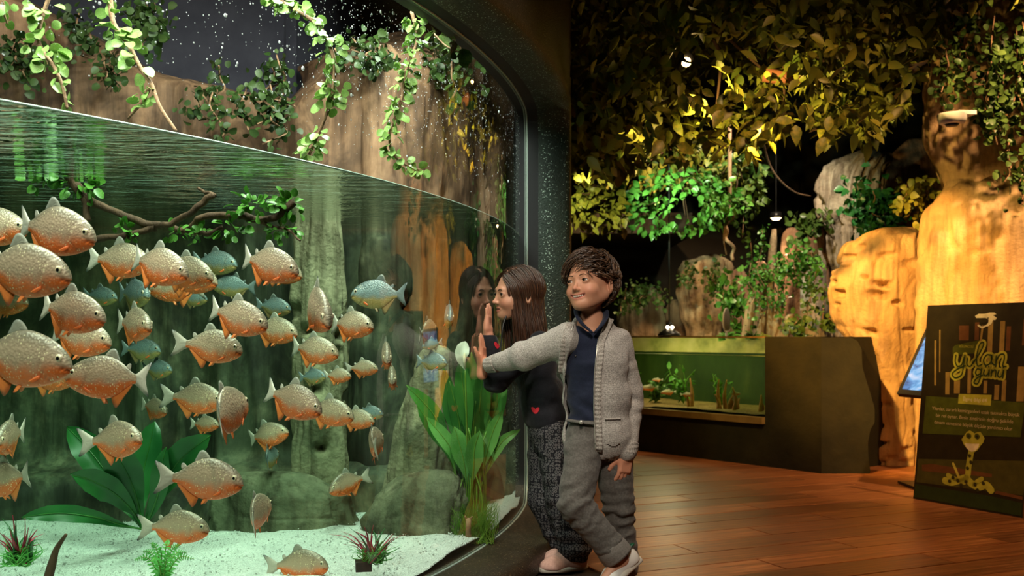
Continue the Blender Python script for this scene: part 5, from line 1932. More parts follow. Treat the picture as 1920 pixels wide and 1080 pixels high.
for i, (px, py, s, ll, hd, lb) in enumerate([(1233, 712, 2.15, .09, 180, 'small pale fish highest in the far tank beside the boy'), (1218, 727, 2.05, .15, 185, 'long orange fish in the far tank close to the sleeve of the boy'), (1254, 735, 1.85, .13, 170, 'second orange fish in the far tank right of the long one'), (1288, 740, 1.55, .11, 20, 'round pale orange fish in the middle of the far tank'), (1378, 738, .75, .08, 10, 'small orange fish at the right end of the far tank')]):
    # distance where this sight line is about 18 cm behind the far tank glass
    k = (px - 960) / F
    A2 = A + NI * .18
    Yv = (A2[0] * U[1] - A2[1] * U[0]) / (k * U[1] - U[0])
    root = thing('tropical_fish', lb, 'fish', P(px, py, Yv))
    root.rotation_euler = (0, 0, R_(-hd)); root.scale = (ll, ll * .9, ll * .7)
    for o in PROTO[(0.0, False)][0]:
        inst(o, None, root)
lamp('far_tank_light', 'AREA', ft(1.85, .3, .90), 5.5, (1.0, .88, .5), ft(1.85, .35, 0), .5, size_y=.25)
lamp('far_tank_light', 'AREA', ft(1.0, .3, .93), 2.2, (1.0, .8, .4), ft(1.0, .35, 0), .7, size_y=.25)
# rough edged dark end piece of the tank, towards the boulder
out = [(1540, 633), (1596, 633), (1608, 640), (1616, 655), (1617, 688), (1624, 712), (1632, 738), (1640, 765), (1640, 792), (1632, 806), (1627, 830), (1629, 862), (1632, 884), (1630, 889), (1540, 889)]
rq = np.random.RandomState(2)
oo = []
for (a, b) in zip(out, out[1:] + out[:1]):
    oo.append(a)
    n_ = int(max(abs(a[0] - b[0]), abs(a[1] - b[1])) // 14)
    for k in range(1, n_):
        f = k / n_
        j = 0 if a[0] == 1540 or b[0] == 1540 else 2.2
        oo.append((a[0] + (b[0] - a[0]) * f + rq.uniform(-j, j), a[1] + (b[1] - a[1]) * f))
fr = [P(x, y, 6.449) for x, y in oo]
for p in fr:
    p[2] = max(0.0, p[2])
n = len(fr)
V = np.array(fr + [p + (.10, .30, 0) for p in fr])
Fc = [tuple(range(n - 1, -1, -1)), tuple(range(n, 2 * n))] + [(k, (k + 1) % n, n + (k + 1) % n, n + k) for k in range(n)]
mesh_np('end_panel', V - to, Fc, M['wall_dark'], tank, False)

# heat lamp hanging over the far tank
hp = P(1255, 628, 7.55)
hl = thing('pendant_heat_lamp', 'dark cone shaped pendant lamp with two bright bulbs over the far tank', 'lamp', hp)
mb = MB(); mb.lathe([(.085, -.008), (.088, 0), (.075, .018), (.040, .040), (.026, .05), (.024, .085), (.012, .1), (.002, .1)], n=20)
mb.build('shade', M['black_metal'], hl, True)
for s in (-1, 1):
    mb = MB(); mb.lathe([(.002, -.014), (.011, -.008), (.014, 0), (.011, .008), (.002, .014)], (s * .017, -.03, .058), 10)
    mb.build('bulb', M['bulb'], hl, True)
mb = MB(); mb.tube([(0, 0, .09), (0, .01, .8), (0, .02, 2.4)], .006, 6); mb.build('cord', M['black'], hl)
lamp('heat_lamp_light', 'POINT', hp + (0, 0, -.03), 9.0, (1, .85, .5), size=.04)

# spiral disc standing on the far tank
dp = P(1362, 630, 7.5)
M['disc'] = plain('grey_disc', (.30, .26, .20), .5)
M['disc_dark'] = plain('dark_groove', (.06, .05, .04), .6)
dc = thing('ringed_disc', 'upright grey disc with concentric rings standing on the far tank', 'disc', dp)
Rd = rot3(R_(90), 0, R_(62))
mb = MB(); mb.lathe([(.001, -.006), (.088, -.006), (.092, 0), (.088, .006), (.001, .006)], n=28, M=Rd)
o = mb.build('plate', M['disc_dark'], dc, True); o.location = (0, 0, .118)
for rr_k in (.018, .036, .054, .072, .088):
    t = np.linspace(0, 2 * PI, 29)
    c = np.c_[np.cos(t) * rr_k, np.sin(t) * rr_k, 0 * t] @ Rd.T
    mb = MB(); mb.tube(c, .0062, 6, cap=False)
    o = mb.build('ring', M['disc'], dc, True); o.location = (0, 0, .118)
mb = MB(); mb.tube([(0, 0, -.02), (0, 0, .04)], .008, 6); mb.build('foot', M['disc_dark'], dc)
# small plants on the rear rim of the far tank
for (x, y, n, sz, mt, lb) in [(1366, 612, 14, .07, 'leaf_green', 'small plant with shiny green leaves at the foot of the ringed disc'), (1436, 618, 9, .07, 'leaf_gold', 'yellow leaved plant on the rear rim of the far tank'), (1412, 610, 16, .06, 'leaf_ivy', 'grey green succulent on the rear rim of the far tank')]:
    o_ = P(x, 636, 7.75)
    root = thing('small_plant', lb, 'plant', o_)
    me = leaf_src('sp%d' % x, M[mt], L=1, w=.42, fold=.3, curl=-.2, kind='round', thick=.02)
    for k in range(n):
        d = rf.normal(size=3) * (1, .7, .3) + (0, -.2, .5)
        put_leaf(me, root, o_ + d * .015, d, rf.normal(size=3) * .3 + (0, -.5, 1), sz * rf.uniform(.7, 1.2), 0, origin=o_)

# ================================================================ WHITE FIXTURE ON THE ROCK
wp = P(1785, 221, 5.72)
wl = thing('dome_camera', 'white half round fixture mounted on the reddish rock face', 'fixture', wp)  # a dome security camera, gives no light
mb = MB(); mb.lathe([(.05, -.036), (.07, -.030), (.078, -.012), (.082, .014), (.08, .022), (.02, .024)], n=24)
mb.build('body', M['white'], wl, True)
mb = MB(); mb.box((.055, .02, .022), (.11, .15, .022), R_(8)); mb.build('mount_plate', M['white'], wl)
mb = MB(); mb.box((.05, .12, .015), (.05, .16, .03), R_(8)); mb.build('bracket', M['white'], wl)
mb = MB(); mb.lathe([(.002, -.052), (.03, -.048), (.042, -.034), (.03, -.03)], n=18); mb.build('lens', M['black'], wl, True)

# ================================================================ KIOSK SCREEN
BL, BRp = P(1687, 733, 5.86), P(1752, 739, 5.66)
ax = BRp - BL; ax /= np.linalg.norm(ax)
TLp = P(1741, 612, 6.08)
ay = TLp - BL
Hs = np.linalg.norm(ay); ay /= Hs
nz_ = np.cross(ax, ay); nz_ /= np.linalg.norm(nz_)
ki = thing('touch_screen_kiosk', 'slanted black framed touch screen with a blue picture, half hidden behind the board', 'screen', np.array([BL[0] + .2, BL[1] + .05, 0]))
ko = np.array([BL[0] + .2, BL[1] + .05, 0])


def slab(name, u0, u1, v0, v1, w0, w1, mat):
    q = [BL + ax * u + ay * v + nz_ * w - ko for w in (w0, w1) for v in (v0, v1) for u in (u0, u1)]
    mb = MB(); mb.add(q, [(0, 2, 3, 1), (4, 5, 7, 6), (0, 1, 5, 4), (2, 6, 7, 3), (0, 4, 6, 2), (1, 3, 7, 5)])
    return mb.build(name, mat, ki)


def screen_mat():
    m, nt, b = new_mat('screen_picture')
    v = coords(nt, (1, 1, 1))
    n = N(nt, 'ShaderNodeTexNoise', Scale=9, Detail=3, Distortion=1.2)
    nt.links.new(v, n.inputs['Vector'])
    c = ramp(nt, n.outputs['Fac'], [(.32, (.02, .03, .10)), (.45, (.10, .28, .60)), (.55, (.20, .50, .85)), (.68, (.65, .75, .95))])
    nt.links.new(c, b.inputs['Emission Color'])
    b.inputs['Emission Strength'].default_value = 1.0
    b.inputs['Base Color'].default_value = (.02, .02, .03, 1)
    b.inputs['Roughness'].default_value = .2
    return m


slab('bezel', -.012, .52, -.02, Hs, -.03, 0, M['black'])
slab('display', .012, .49, .015, Hs - .03, 0, .002, screen_mat())
mb = MB()
pc = BL + ax * .12 + ay * (Hs * .35) - nz_ * .03 - ko
mb.box((pc[0] + .03, pc[1] + .03, pc[2] / 2), (.09, .09, pc[2]))
mb.build('post', M['black'], ki)
mb = MB(); mb.box((pc[0] + .03, pc[1] + .03, .008), (.3, .3, .016)); mb.build('foot', M['black'], ki)

# ================================================================ INFORMATION BOARD
S_BL, S_BR = np.array([2.196, 5.46, 0.0]), np.array([2.495, 4.87, 0.0])
SW = np.linalg.norm(S_BR - S_BL)
su = (S_BR - S_BL) / SW
lean = np.array([.092, .046, 0]) * 1.1
SH = 1.065
sv = np.array([0, 0, 1.055]) + lean
sv /= np.linalg.norm(sv)
sn = np.cross(su, sv)                      # towards the viewer side
if sn[1] > 0:
    sn = -sn
so = (S_BL + S_BR) / 2
sign = thing('info_board', 'tall dark printed information board leaning by the ochre rock, with green lettering', 'sign', so)


def sgn(px, py):
    """Photo point on the board -> (u, v) metres on the board."""
    xl = 1738 - 26 * (py - 573) / 362
    yb = 935 + 37 * (px - 1712) / 206
    yt = 573 - 5 * (px - 1738) / 180
    # columns crowd together towards the far left edge
    f = (px - xl) / (1918 - xl)
    f = f * 5.46 / (4.87 + f * (5.46 - 4.87)) if True else f
    return np.array([f * SW, (yb - py) / (yb - yt) * SH])


def sp(uv, w):
    return S_BL + su * uv[0] + sv * uv[1] + sn * w - so


def decal(name, pts, mat, w, parent=None, px=True, th=.0008):
    q = [sgn(*p) if px else np.array(p, float) for p in pts]
    n = len(q)
    V = [sp(p, w) for p in q] + [sp(p, w + th) for p in q]
    Fc = [tuple(range(n)), tuple(range(2 * n - 1, n - 1, -1))] + [(k, n + k, n + (k + 1) % n, (k + 1) % n) for k in range(n)]
    return mesh_np(name, np.array(V), Fc, mat, parent or sign, False)


def ink(name, c):
    return noise_mat('ink_' + name, [(.35, tuple(x * .75 for x in c)), (.7, tuple(min(1, x * 1.15) for x in c))], 18, rough=.45, bumpv=0)


I_dark, I_bark, I_gap, I_green, I_lime, I_yel = ink('night', (.030, .022, .008)), ink('bark', (.045, .028, .012)), ink('dusk', (.36, .24, .07)), ink('green', (.085, .105, .012)), ink('lime', (.50, .50, .06)), ink('yellow', (.62, .56, .09))
I_mead, I_red, I_white, I_text, I_moss = ink('meadow', (.085, .08, .018)), ink('path', (.17, .07, .025)), ink('cream', (.85, .78, .55)), ink('text', (.62, .50, .28)), ink('moss', (.03, .05, .012))
mb = MB()
q = [sp((a, b), w) for w in (-.022, 0) for b in (0, SH) for a in (0, SW)]
mb.add(q, [(0, 1, 3, 2), (4, 6, 7, 5), (0, 4, 5, 1), (2, 3, 7, 6), (0, 2, 6, 4), (1, 5, 7, 3)])
mb.build('board', I_dark, sign)
mb = MB()
q = [sp((a, b), w) for w in (-.024, .002) for b in (0, SH) for a in (SW, SW + .012)]
mb.add(q, [(0, 1, 3, 2), (4, 6, 7, 5), (0, 4, 5, 1), (2, 3, 7, 6), (0, 2, 6, 4), (1, 5, 7, 3)])
mb.build('edge_strip', I_red, sign)
for (x0, x1, y0, y1) in [(1790, 1806, 612, 640), (1838, 1846, 600, 680), (1858, 1866, 604, 662), (1869, 1876, 614, 660), (1892, 1905, 690, 755), (1908, 1917, 700, 755), (1768, 1775, 700, 742), (1783, 1793, 702, 740), (1806, 1812, 690, 740), (1834, 1840, 716, 740), (1853, 1861, 724, 752), (1866, 1873, 715, 755), (1749, 1752, 640, 725), (1757, 1759, 620, 700), (1896, 1908, 600, 650), (1816, 1823, 606, 640)]:
    decal('print_tree_gap', [(x0, y1), (x1, y1), (x1, y0), (x0, y0)], I_gap if y1 > 660 else I_red, .0002)
decal('print_meadow', [(1718, 905), (1916, 930), (1916, 866), (1721, 862)], I_mead, .0002)
decal('print_path', [(1728, 884), (1856, 896), (1856, 890), (1745, 871), (1728, 873)], I_red, .0008)
decal('print_path', [(1862, 926), (1915, 938), (1915, 932), (1866, 921)], I_red, .0008)
decal('print_moss', [(1714, 932), (1915, 968), (1915, 944), (1850, 930), (1800, 922), (1760, 916), (1716, 908)], I_moss, .0009)
decal('text_panel', [(1729, 815), (1904, 822), (1908, 757), (1735, 745)], I_green, .0010)
decal('badge', [(1791, 759), (1848, 763), (1849, 743), (1792, 741)], I_lime, .0020)
decal('label_flag', [(1780, 668), (1825, 664), (1824, 640), (1784, 649), (1780, 654)], I_green, .0010)


def stroke(name, pts, w, mat, lift, px=True, n=6):
    """Brush stroke on the board along photo points."""
    c = catmull([sgn(*p) if px else p for p in pts], n)
    t = np.gradient(c, axis=0)
    t /= np.linalg.norm(t, axis=1, keepdims=True) + 1e-9
    nn = np.c_[-t[:, 1], t[:, 0]]
    L_, R2 = c + nn * w, c - nn * w
    # rounded ends
    def cap(p, d, nrm):
        return [p + nrm * w * math.cos(a) + d * w * math.sin(a) for a in np.linspace(0, PI, 7)[1:-1]]
    m = len(c)
    V = [sp(p, lift) for p in L_] + [sp(p, lift) for p in R2] + [sp(p, lift + .0006) for p in L_] + [sp(p, lift + .0006) for p in R2]
    Fc = []
    for i in range(m - 1):
        Fc += [(i, i + 1, m + i + 1, m + i), (2 * m + i, 3 * m + i, 3 * m + i + 1, 2 * m + i + 1), (i, 2 * m + i, 2 * m + i + 1, i + 1), (m + i, m + i + 1, 3 * m + i + 1, 3 * m + i)]
    for p, d, nrm in ((c[0], -t[0], nn[0]), (c[-1], t[-1], -nn[-1])):
        o = len(V)
        arc = [p + nrm * w] + cap(p, d, nrm) + [p - nrm * w]
        V += [sp(q_, lift + .0006) for q_ in arc]
        Fc.append(tuple(range(o, o + len(arc))))
    return mesh_np(name, np.array(V), Fc, mat, sign, False)


# handwritten title: yılan / günü
LET = [
    [(1786, 668), (1785, 680), (1789, 689), (1796, 686), (1800, 672)], [(1801, 668), (1799, 690), (1796, 705), (1786, 711), (1780, 704), (1788, 695), (1802, 688)],
    [(1806, 674), (1805, 686), (1811, 689), (1816, 680)],
    [(1815, 684), (1826, 664), (1832, 648), (1829, 644), (1824, 652), (1821, 672), (1823, 688), (1830, 686)],
    [(1845, 668), (1838, 668), (1833, 677), (1836, 687), (1843, 685), (1847, 676), (1846, 668), (1847, 682), (1852, 687)],
    [(1854, 670), (1854, 690)], [(1854, 680), (1860, 668), (1867, 667), (1868, 676), (1866, 688), (1872, 690)],
    [(1829, 696), (1823, 694), (1820, 701), (1823, 706), (1828, 703)], [(1830, 694), (1828, 712), (1824, 722), (1818, 720), (1822, 712), (1832, 706)],
    [(1835, 696), (1834, 704), (1838, 707), (1842, 702), (1843, 696)], [(1843, 696), (1843, 707)], [(1848, 696), (1847, 708)], [(1847, 702), (1852, 696), (1855, 699), (1854, 709)],
    [(1860, 697), (1858, 706), (1862, 710), (1866, 705), (1868, 697)], [(1868, 697), (1867, 711)]]
for s in LET:
    stroke('letter_outline', s, .0155, I_lime, .0022)
for s in LET:
    stroke('letter', s, .0038, I_moss, .0034)
for (x, y) in [(1837, 690), (1842, 690), (1862, 691), (1867, 691)]:
    stroke('letter', [(x, y), (x + .8, y + .4)], .0035, I_moss, .0034)
# leaping fish emblem over the title
decal('emblem', [(1816, 594), (1822, 590), (1832, 590), (1840, 588), (1848, 588), (1851, 591), (1846, 593), (1852, 598), (1850, 602), (1846, 602), (1844, 609), (1838, 614), (1832, 614), (1838, 608), (1839, 602), (1834, 598), (1826, 598), (1818, 598)], I_white, .0022)
stroke('emblem', [(1838, 598), (1835, 605), (1829, 606), (1826, 602)], .0035, I_dark, .0034)
stroke('emblem', [(1833, 614), (1828, 616), (1822, 612)], .005, I_white, .0026)
stroke('emblem', [(1829, 614), (1828, 628), (1827, 640)], .006, I_gap, .0024)
# snake drawing
I_hole = ink('spot', (.05, .045, .012))
decal('snake_head', [(1799, 826), (1804, 818), (1808, 812), (1813, 809), (1818, 812), (1822, 815), (1827, 812), (1832, 812), (1836, 818), (1840, 824), (1838, 832), (1833, 838), (1828, 846), (1822, 850), (1815, 849), (1809, 843), (1803, 835)], I_lime, .0022)
decal('snake_smile', [(1805, 833), (1818, 834), (1831, 834), (1830, 840), (1825, 847), (1818, 849), (1812, 846), (1808, 841)], I_white, .0032)
stroke('snake_eye', [(1811, 819), (1812.5, 820)], .014, I_green, .0032)
stroke('snake_eye', [(1826, 820), (1827.5, 821)], .014, I_green, .0032)
stroke('snake_eye', [(1811.5, 819.5), (1812, 820)], .006, I_dark, .0042)
stroke('snake_eye', [(1826.5, 820.5), (1827, 821)], .006, I_dark, .0042)
stroke('snake_body', [(1817, 848), (1815, 862), (1813, 878), (1812, 892), (1806, 904)], .017, I_lime, .0018)
stroke('snake_body', [(1771, 902), (1782, 905), (1795, 902), (1808, 898), (1820, 908), (1834, 914), (1846, 910), (1856, 920)], .019, I_lime, .0018)
stroke('snake_body', [(1776, 892), (1786, 898), (1800, 902)], .012, I_lime, .0018)
stroke('snake_body', [(1838, 899), (1830, 904), (1824, 910)], .012, I_lime, .0018)
stroke('snake_tail', [(1796, 896), (1790, 882), (1785, 871)], .007, I_yel, .0028)
for (x, y) in [(1814, 856), (1817, 868), (1811, 879), (1779, 903), (1794, 902), (1809, 904), (1826, 909), (1841, 907), (1800, 910), (1831, 920), (1785, 896)]:
    stroke('snake_spot', [(x, y), (x + 1.2, y + .6)], .0085, I_hole, .0036)


def text(body, pxy, size, mat, name='lettering', lift=.0022, align='CENTER', rot=0.0):
    cu = bpy.data.curves.new(name, 'FONT')
    cu.body = body
    cu.size = size
    cu.align_x = align
    cu.align_y = 'CENTER'
    cu.extrude = .0003
    t = bpy.data.objects.new(name, cu)
    COL.objects.link(t)
    dg = bpy.context.evaluated_depsgraph_get()
    me = bpy.data.meshes.new_from_object(t.evaluated_get(dg))
    bpy.data.objects.remove(t)
    n = len(me.vertices)
    co = np.empty(n * 3, np.float32)
    me.vertices.foreach_get('co', co)
    co = co.reshape(-1, 3)
    c, s = math.cos(rot), math.sin(rot)
    uv = sgn(*pxy)
    x = uv[0] + co[:, 0] * c - co[:, 1] * s
    y = uv[1] + co[:, 0] * s + co[:, 1] * c
    W_ = np.array([sp((a, b), lift + max(0, z)) for a, b, z in zip(x, y, co[:, 2])])
    me.vertices.foreach_set('co', W_.astype(np.float32).ravel())
    me.materials.clear()
    me.materials.append(mat)
    me.update()
    return link(bpy.data.objects.new(name, me), sign)


text('Yılanlar, zararlı kemirgenleri uzak tutmakta büyük', (1819, 774), .0262, I_text)
text('bir rol oynar. Besin zincirinin doğru şekilde', (1818, 787), .0262, I_text)
text('devam etmesine büyük ölçüde yardımcı olur', (1816, 800), .0262, I_text)
text('İlginç Bilgi #4', (1820, 752), .026, I_white, lift=.003)
text('EĞLENCELİ', (1803, 652), .017, I_lime)

# ================================================================ PEOPLE
from mathutils.bvhtree import BVHTree


def smin(a, b, k):
    if k <= 0:
        return np.minimum(a, b)
    h = np.clip(.5 + .5 * (b - a) / k, 0, 1)
    return b + (a - b) * h - k * h * (1 - h)


def smax(a, b, k):
    return -smin(-a, -b, k)


def d_cap(p, a, b, ra, rb):
    a, b = np.asarray(a, float), np.asarray(b, float)
    ab = b - a
    t = np.clip(((p - a) @ ab) / (ab @ ab), 0, 1)
    return np.linalg.norm(p - a - t[:, None] * ab, axis=1) - (ra + (rb - ra) * t)


def d_chain(p, pts, rad):
    d = None
    for i in range(len(pts) - 1):
        e = d_cap(p, pts[i], pts[i + 1], rad[i], rad[i + 1])
        d = e if d is None else np.minimum(d, e)
    return d


def d_ell(p, c, r, Rm=None):
    q = p - np.asarray(c)
    if Rm is not None:
        q = q @ Rm
    r = np.asarray(r, float)
    k0 = np.linalg.norm(q / r, axis=1)
    k1 = np.linalg.norm(q / (r * r), axis=1) + 1e-9
    return k0 * (k0 - 1) / k1


def d_rbox(p, c, hf, r):
    q = np.abs(p - np.asarray(c)) - (np.asarray(hf) - r)
    return np.linalg.norm(np.maximum(q, 0), axis=1) + np.minimum(q.max(1), 0) - r


class Field:
    """Distance field on a grid; shapes blend into it, then one continuous skin is pulled from it."""
    def __init__(s, lo, hi, h):
        s.lo, s.h = np.asarray(lo, float), h
        s.n = np.ceil((np.asarray(hi) - s.lo) / h).astype(int) + 1
        s.D = np.full(s.n, .05, np.float32)

    def _box(s, lo, hi):
        a = np.clip(np.floor((np.asarray(lo) - s.lo) / s.h).astype(int), 0, s.n)
        b = np.clip(np.ceil((np.asarray(hi) - s.lo) / s.h).astype(int) + 1, 0, s.n)
        return a, b

    def put(s, fn, lo, hi, k=0.0, mode='add', pad=.02):
        a, b = s._box(np.asarray(lo) - pad, np.asarray(hi) + pad)
        if np.any(b <= a):
            return
        ax = [s.lo[i] + s.h * np.arange(a[i], b[i]) for i in range(3)]
        g = np.stack(np.meshgrid(*ax, indexing='ij'), -1).reshape(-1, 3)
        d = fn(g).reshape(tuple(b - a))
        sl = tuple(slice(a[i], b[i]) for i in range(3))
        if mode == 'add':
            s.D[sl] = smin(s.D[sl], d, k)
        elif mode == 'sub':
            s.D[sl] = smax(s.D[sl], -d, k)
        elif mode == 'and':
            s.D[sl] = smax(s.D[sl], d, k)

    def cap(s, a, b, ra, rb, k=.015):
        a, b = np.asarray(a, float), np.asarray(b, float)
        r = max(ra, rb)
        s.put(lambda p: d_cap(p, a, b, ra, rb), np.minimum(a, b) - r, np.maximum(a, b) + r, k)

    def ell(s, c, r, Rm=None, k=.02):
        m = max(r)
        s.put(lambda p: d_ell(p, c, r, Rm), np.asarray(c) - m, np.asarray(c) + m, k)

    def skin(s):
        D = s.D
        I = D < 0
        c = [I[i:D.shape[0] - 1 + i, j:D.shape[1] - 1 + j, k:D.shape[2] - 1 + k] for i in (0, 1) for j in (0, 1) for k in (0, 1)]
        n_in = sum(x.astype(np.uint8) for x in c)
        act = (n_in > 0) & (n_in < 8)
        cells = np.argwhere(act)
        vid = np.full(act.shape, -1, np.int64)
        vid[act] = np.arange(len(cells))
        acc, cnt = np.zeros((len(cells), 3)), np.zeros(len(cells))
        cor = [np.array(o) for o in [(i, j, k) for i in (0, 1) for j in (0, 1) for k in (0, 1)]]
        val = {tuple(o): D[tuple((cells + o).T)].astype(float) for o in cor}
        for o in cor:
            for a in range(3):
                if o[a] == 0:
                    q = o.copy(); q[a] = 1
                    v0, v1 = val[tuple(o)], val[tuple(q)]
                    m = (v0 < 0) != (v1 < 0)
                    t = np.where(m, v0 / np.where(m, v0 - v1, 1), 0)
                    pt = np.tile(o.astype(float), (len(cells), 1))
                    pt[:, a] = t
                    acc[m] += pt[m]
                    cnt[m] += 1
        V = s.lo + s.h * (cells + acc / cnt[:, None])
        F_ = []
        for a in range(3):
            b, c_ = (a + 1) % 3, (a + 2) % 3
            sl0 = [slice(None)] * 3; sl1 = [slice(None)] * 3
            sl0[a] = slice(0, -1); sl1[a] = slice(1, None)
            e = I[tuple(sl0)] != I[tuple(sl1)]
            idx = np.argwhere(e)
            idx = idx[(idx[:, b] > 0) & (idx[:, c_] > 0) & (idx[:, b] < D.shape[b] - 1) & (idx[:, c_] < D.shape[c_] - 1)]
            eb, ec = np.eye(3, dtype=int)[b], np.eye(3, dtype=int)[c_]
            q = [vid[tuple((idx - o).T)] for o in (eb + ec, ec, 0 * eb, eb)]
            ins = I[tuple(idx.T)]
            f = np.stack(q, 1)
            f[~ins] = f[~ins][:, ::-1]
            F_.append(f)
        return V, np.concatenate(F_)


def smooth_np(V, Fq, it=2, lam=.5):
    e = np.concatenate([Fq[:, [0, 1]], Fq[:, [1, 2]], Fq[:, [2, 3]], Fq[:, [3, 0]]])
    for _ in range(it):
        acc, cnt = np.zeros_like(V), np.zeros(len(V))
        for k in range(3):
            acc[:, k] = np.bincount(e[:, 0], V[e[:, 1], k], len(V)) + np.bincount(e[:, 1], V[e[:, 0], k], len(V))
        cnt = np.bincount(e[:, 0], minlength=len(V)) + np.bincount(e[:, 1], minlength=len(V))
        V = V + lam * (acc / np.maximum(cnt, 1)[:, None] - V)
    return V


def normals_np(V, Fq):
    n = np.cross(V[Fq[:, 2]] - V[Fq[:, 0]], V[Fq[:, 3]] - V[Fq[:, 1]])
    N_ = np.zeros_like(V)
    for c in range(4):
        for k in range(3):
            N_[:, k] += np.bincount(Fq[:, c], n[:, k], len(V))
    return N_ / (np.linalg.norm(N_, axis=1, keepdims=True) + 1e-12)


# ---- heads: everything in head space (x = own left, -y = face, z up from chin to crown 0.207)
def head_fn(mouth):
    A_ = np.array

    def fn(p):
        d = d_ell(p, (0, .014, .124), (.0715, .088, .082))
        d = smin(d, d_ell(p, (0, -.020, .072), (.0560, .064, .068)), .03)
        for s in (1, -1):
            d = smin(d, d_ell(p, (s * .035, -.048, .063), (.024, .027, .023)), .020)       # cheeks
            d = smin(d, d_cap(p, (s * .054, .01, .055), (s * .018, -.05, .019), .018, .014), .028)   # jaw
        d = smin(d, d_ell(p, (0, -.062, .017), (.020, .018, .016)), .022)                   # chin
        d = smin(d, d_cap(p, (-.03, -.072, .113), (.03, -.072, .113), .008, .008), .018)   # brow
        for s in (1, -1):
            d = smax(d, -d_ell(p, (s * .0315, -.096, .0985), (.019, .017, .0105)), .014)    # sockets
        d = smin(d, d_cap(p, (0, -.079, .102), (0, -.0905, .074), .0042, .0064), .0075)       # nose
        d = smin(d, d_ell(p, (0, -.0950, .0675), (.0082, .0088, .0078)), .006)
        for s in (1, -1):
            d = smin(d, d_ell(p, (s * .0092, -.0865, .0645), (.0056, .0072, .0056)), .005)
            d = smax(d, -d_ell(p, (s * .0055, -.0925, .0585), (.0026, .0034, .0022)), .002)
        up = [A_((x, -.0815 + 1.9 * x * x * 9, zz)) for x, zz in mouth['up']]
        lo = [A_((x, -.0800 + 1.9 * x * x * 9, zz)) for x, zz in mouth['lo']]
        ru, rl = mouth['ru'], mouth['rl']
        d = smin(d, d_chain(p, up, [ru * .5] + [ru] * (len(up) - 2) + [ru * .5]), .006)
        d = smin(d, d_chain(p, lo, [rl * .5] + [rl] * (len(lo) - 2) + [rl * .5]), .006)
        md = [(A_(a) + A_(b)) / 2 + A_((0, -.003, 0)) for a, b in zip(up, lo)]
        rm = mouth['gap']
        d = smax(d, -d_chain(p, md, [rm * .4] + [rm] * (len(md) - 2) + [rm * .4]), .002)
        # lids
        for s in (1, -1):
            c = A_((s * .0305, -.0690, .0975))
            lid = smax(np.linalg.norm(p - c, axis=1) - .0143, -d_ell(p, c + (0, -.013, mouth.get('eyez', 0)), (.0122, .012, mouth['eye'])), .0012)
            d = smin(d, lid, .0035)
            # keep the eye opening free
            d = smax(d, -d_ell(p, c + (0, -.012, mouth.get('eyez', 0)), (.0118, .0115, mouth['eye'])), .001)
        # ears
        for s in (1, -1):
            er = d_ell(p, (s * .0775, .018, .086), (.0085, .0175, .029), rot3(0, 0, s * R_(32)))
            er = smax(er, -d_ell(p, (s * .0865, .012, .088), (.007, .0095, .018), rot3(0, 0, s * R_(32))), .004)
            d = smin(d, er, .006)
        return d
    return fn


def head_colors(q, skin, mouth):
    """Own colour of the skin: lips, cheeks, nostrils, inner mouth."""
    c = np.tile(np.array(skin), (len(q), 1))
    x, y, z = q.T
    bl = np.exp(-((np.abs(x) - .036) / .018) ** 2 - ((z - .060) / .018) ** 2) * (y < -.02) * .45
    bl += np.exp(-(x / .010) ** 2 - ((z - .067) / .010) ** 2) * (y < -.088) * .35
    c = c * (1 - bl[:, None]) + np.array([.62, .22, .15]) * bl[:, None]
    zu = np.interp(np.abs(x), [a for a, _ in mouth['up'] if a >= 0], [b for a, b in mouth['up'] if a >= 0])
    zl = np.interp(np.abs(x), [a for a, _ in mouth['lo'] if a >= 0], [b for a, b in mouth['lo'] if a >= 0])
    xm = max(a for a, _ in mouth['up'])
    li = sm(xm + .004, xm - .002, np.abs(x)) * (y < -.055) * sm(mouth['ru'] + .003, mouth['ru'] - .001, z - zu) * sm(mouth['rl'] + .003, mouth['rl'] - .001, zl - z)
    c = c * (1 - .8 * li[:, None]) + np.array([.50, .16, .12]) * .8 * li[:, None]
    inn = li * np.exp(-((z - (zu + zl) / 2) / .003) ** 2) * (y > -.083)
    c = c * (1 - .8 * inn[:, None]) + np.array([.10, .02, .015]) * .8 * inn[:, None]
    return c


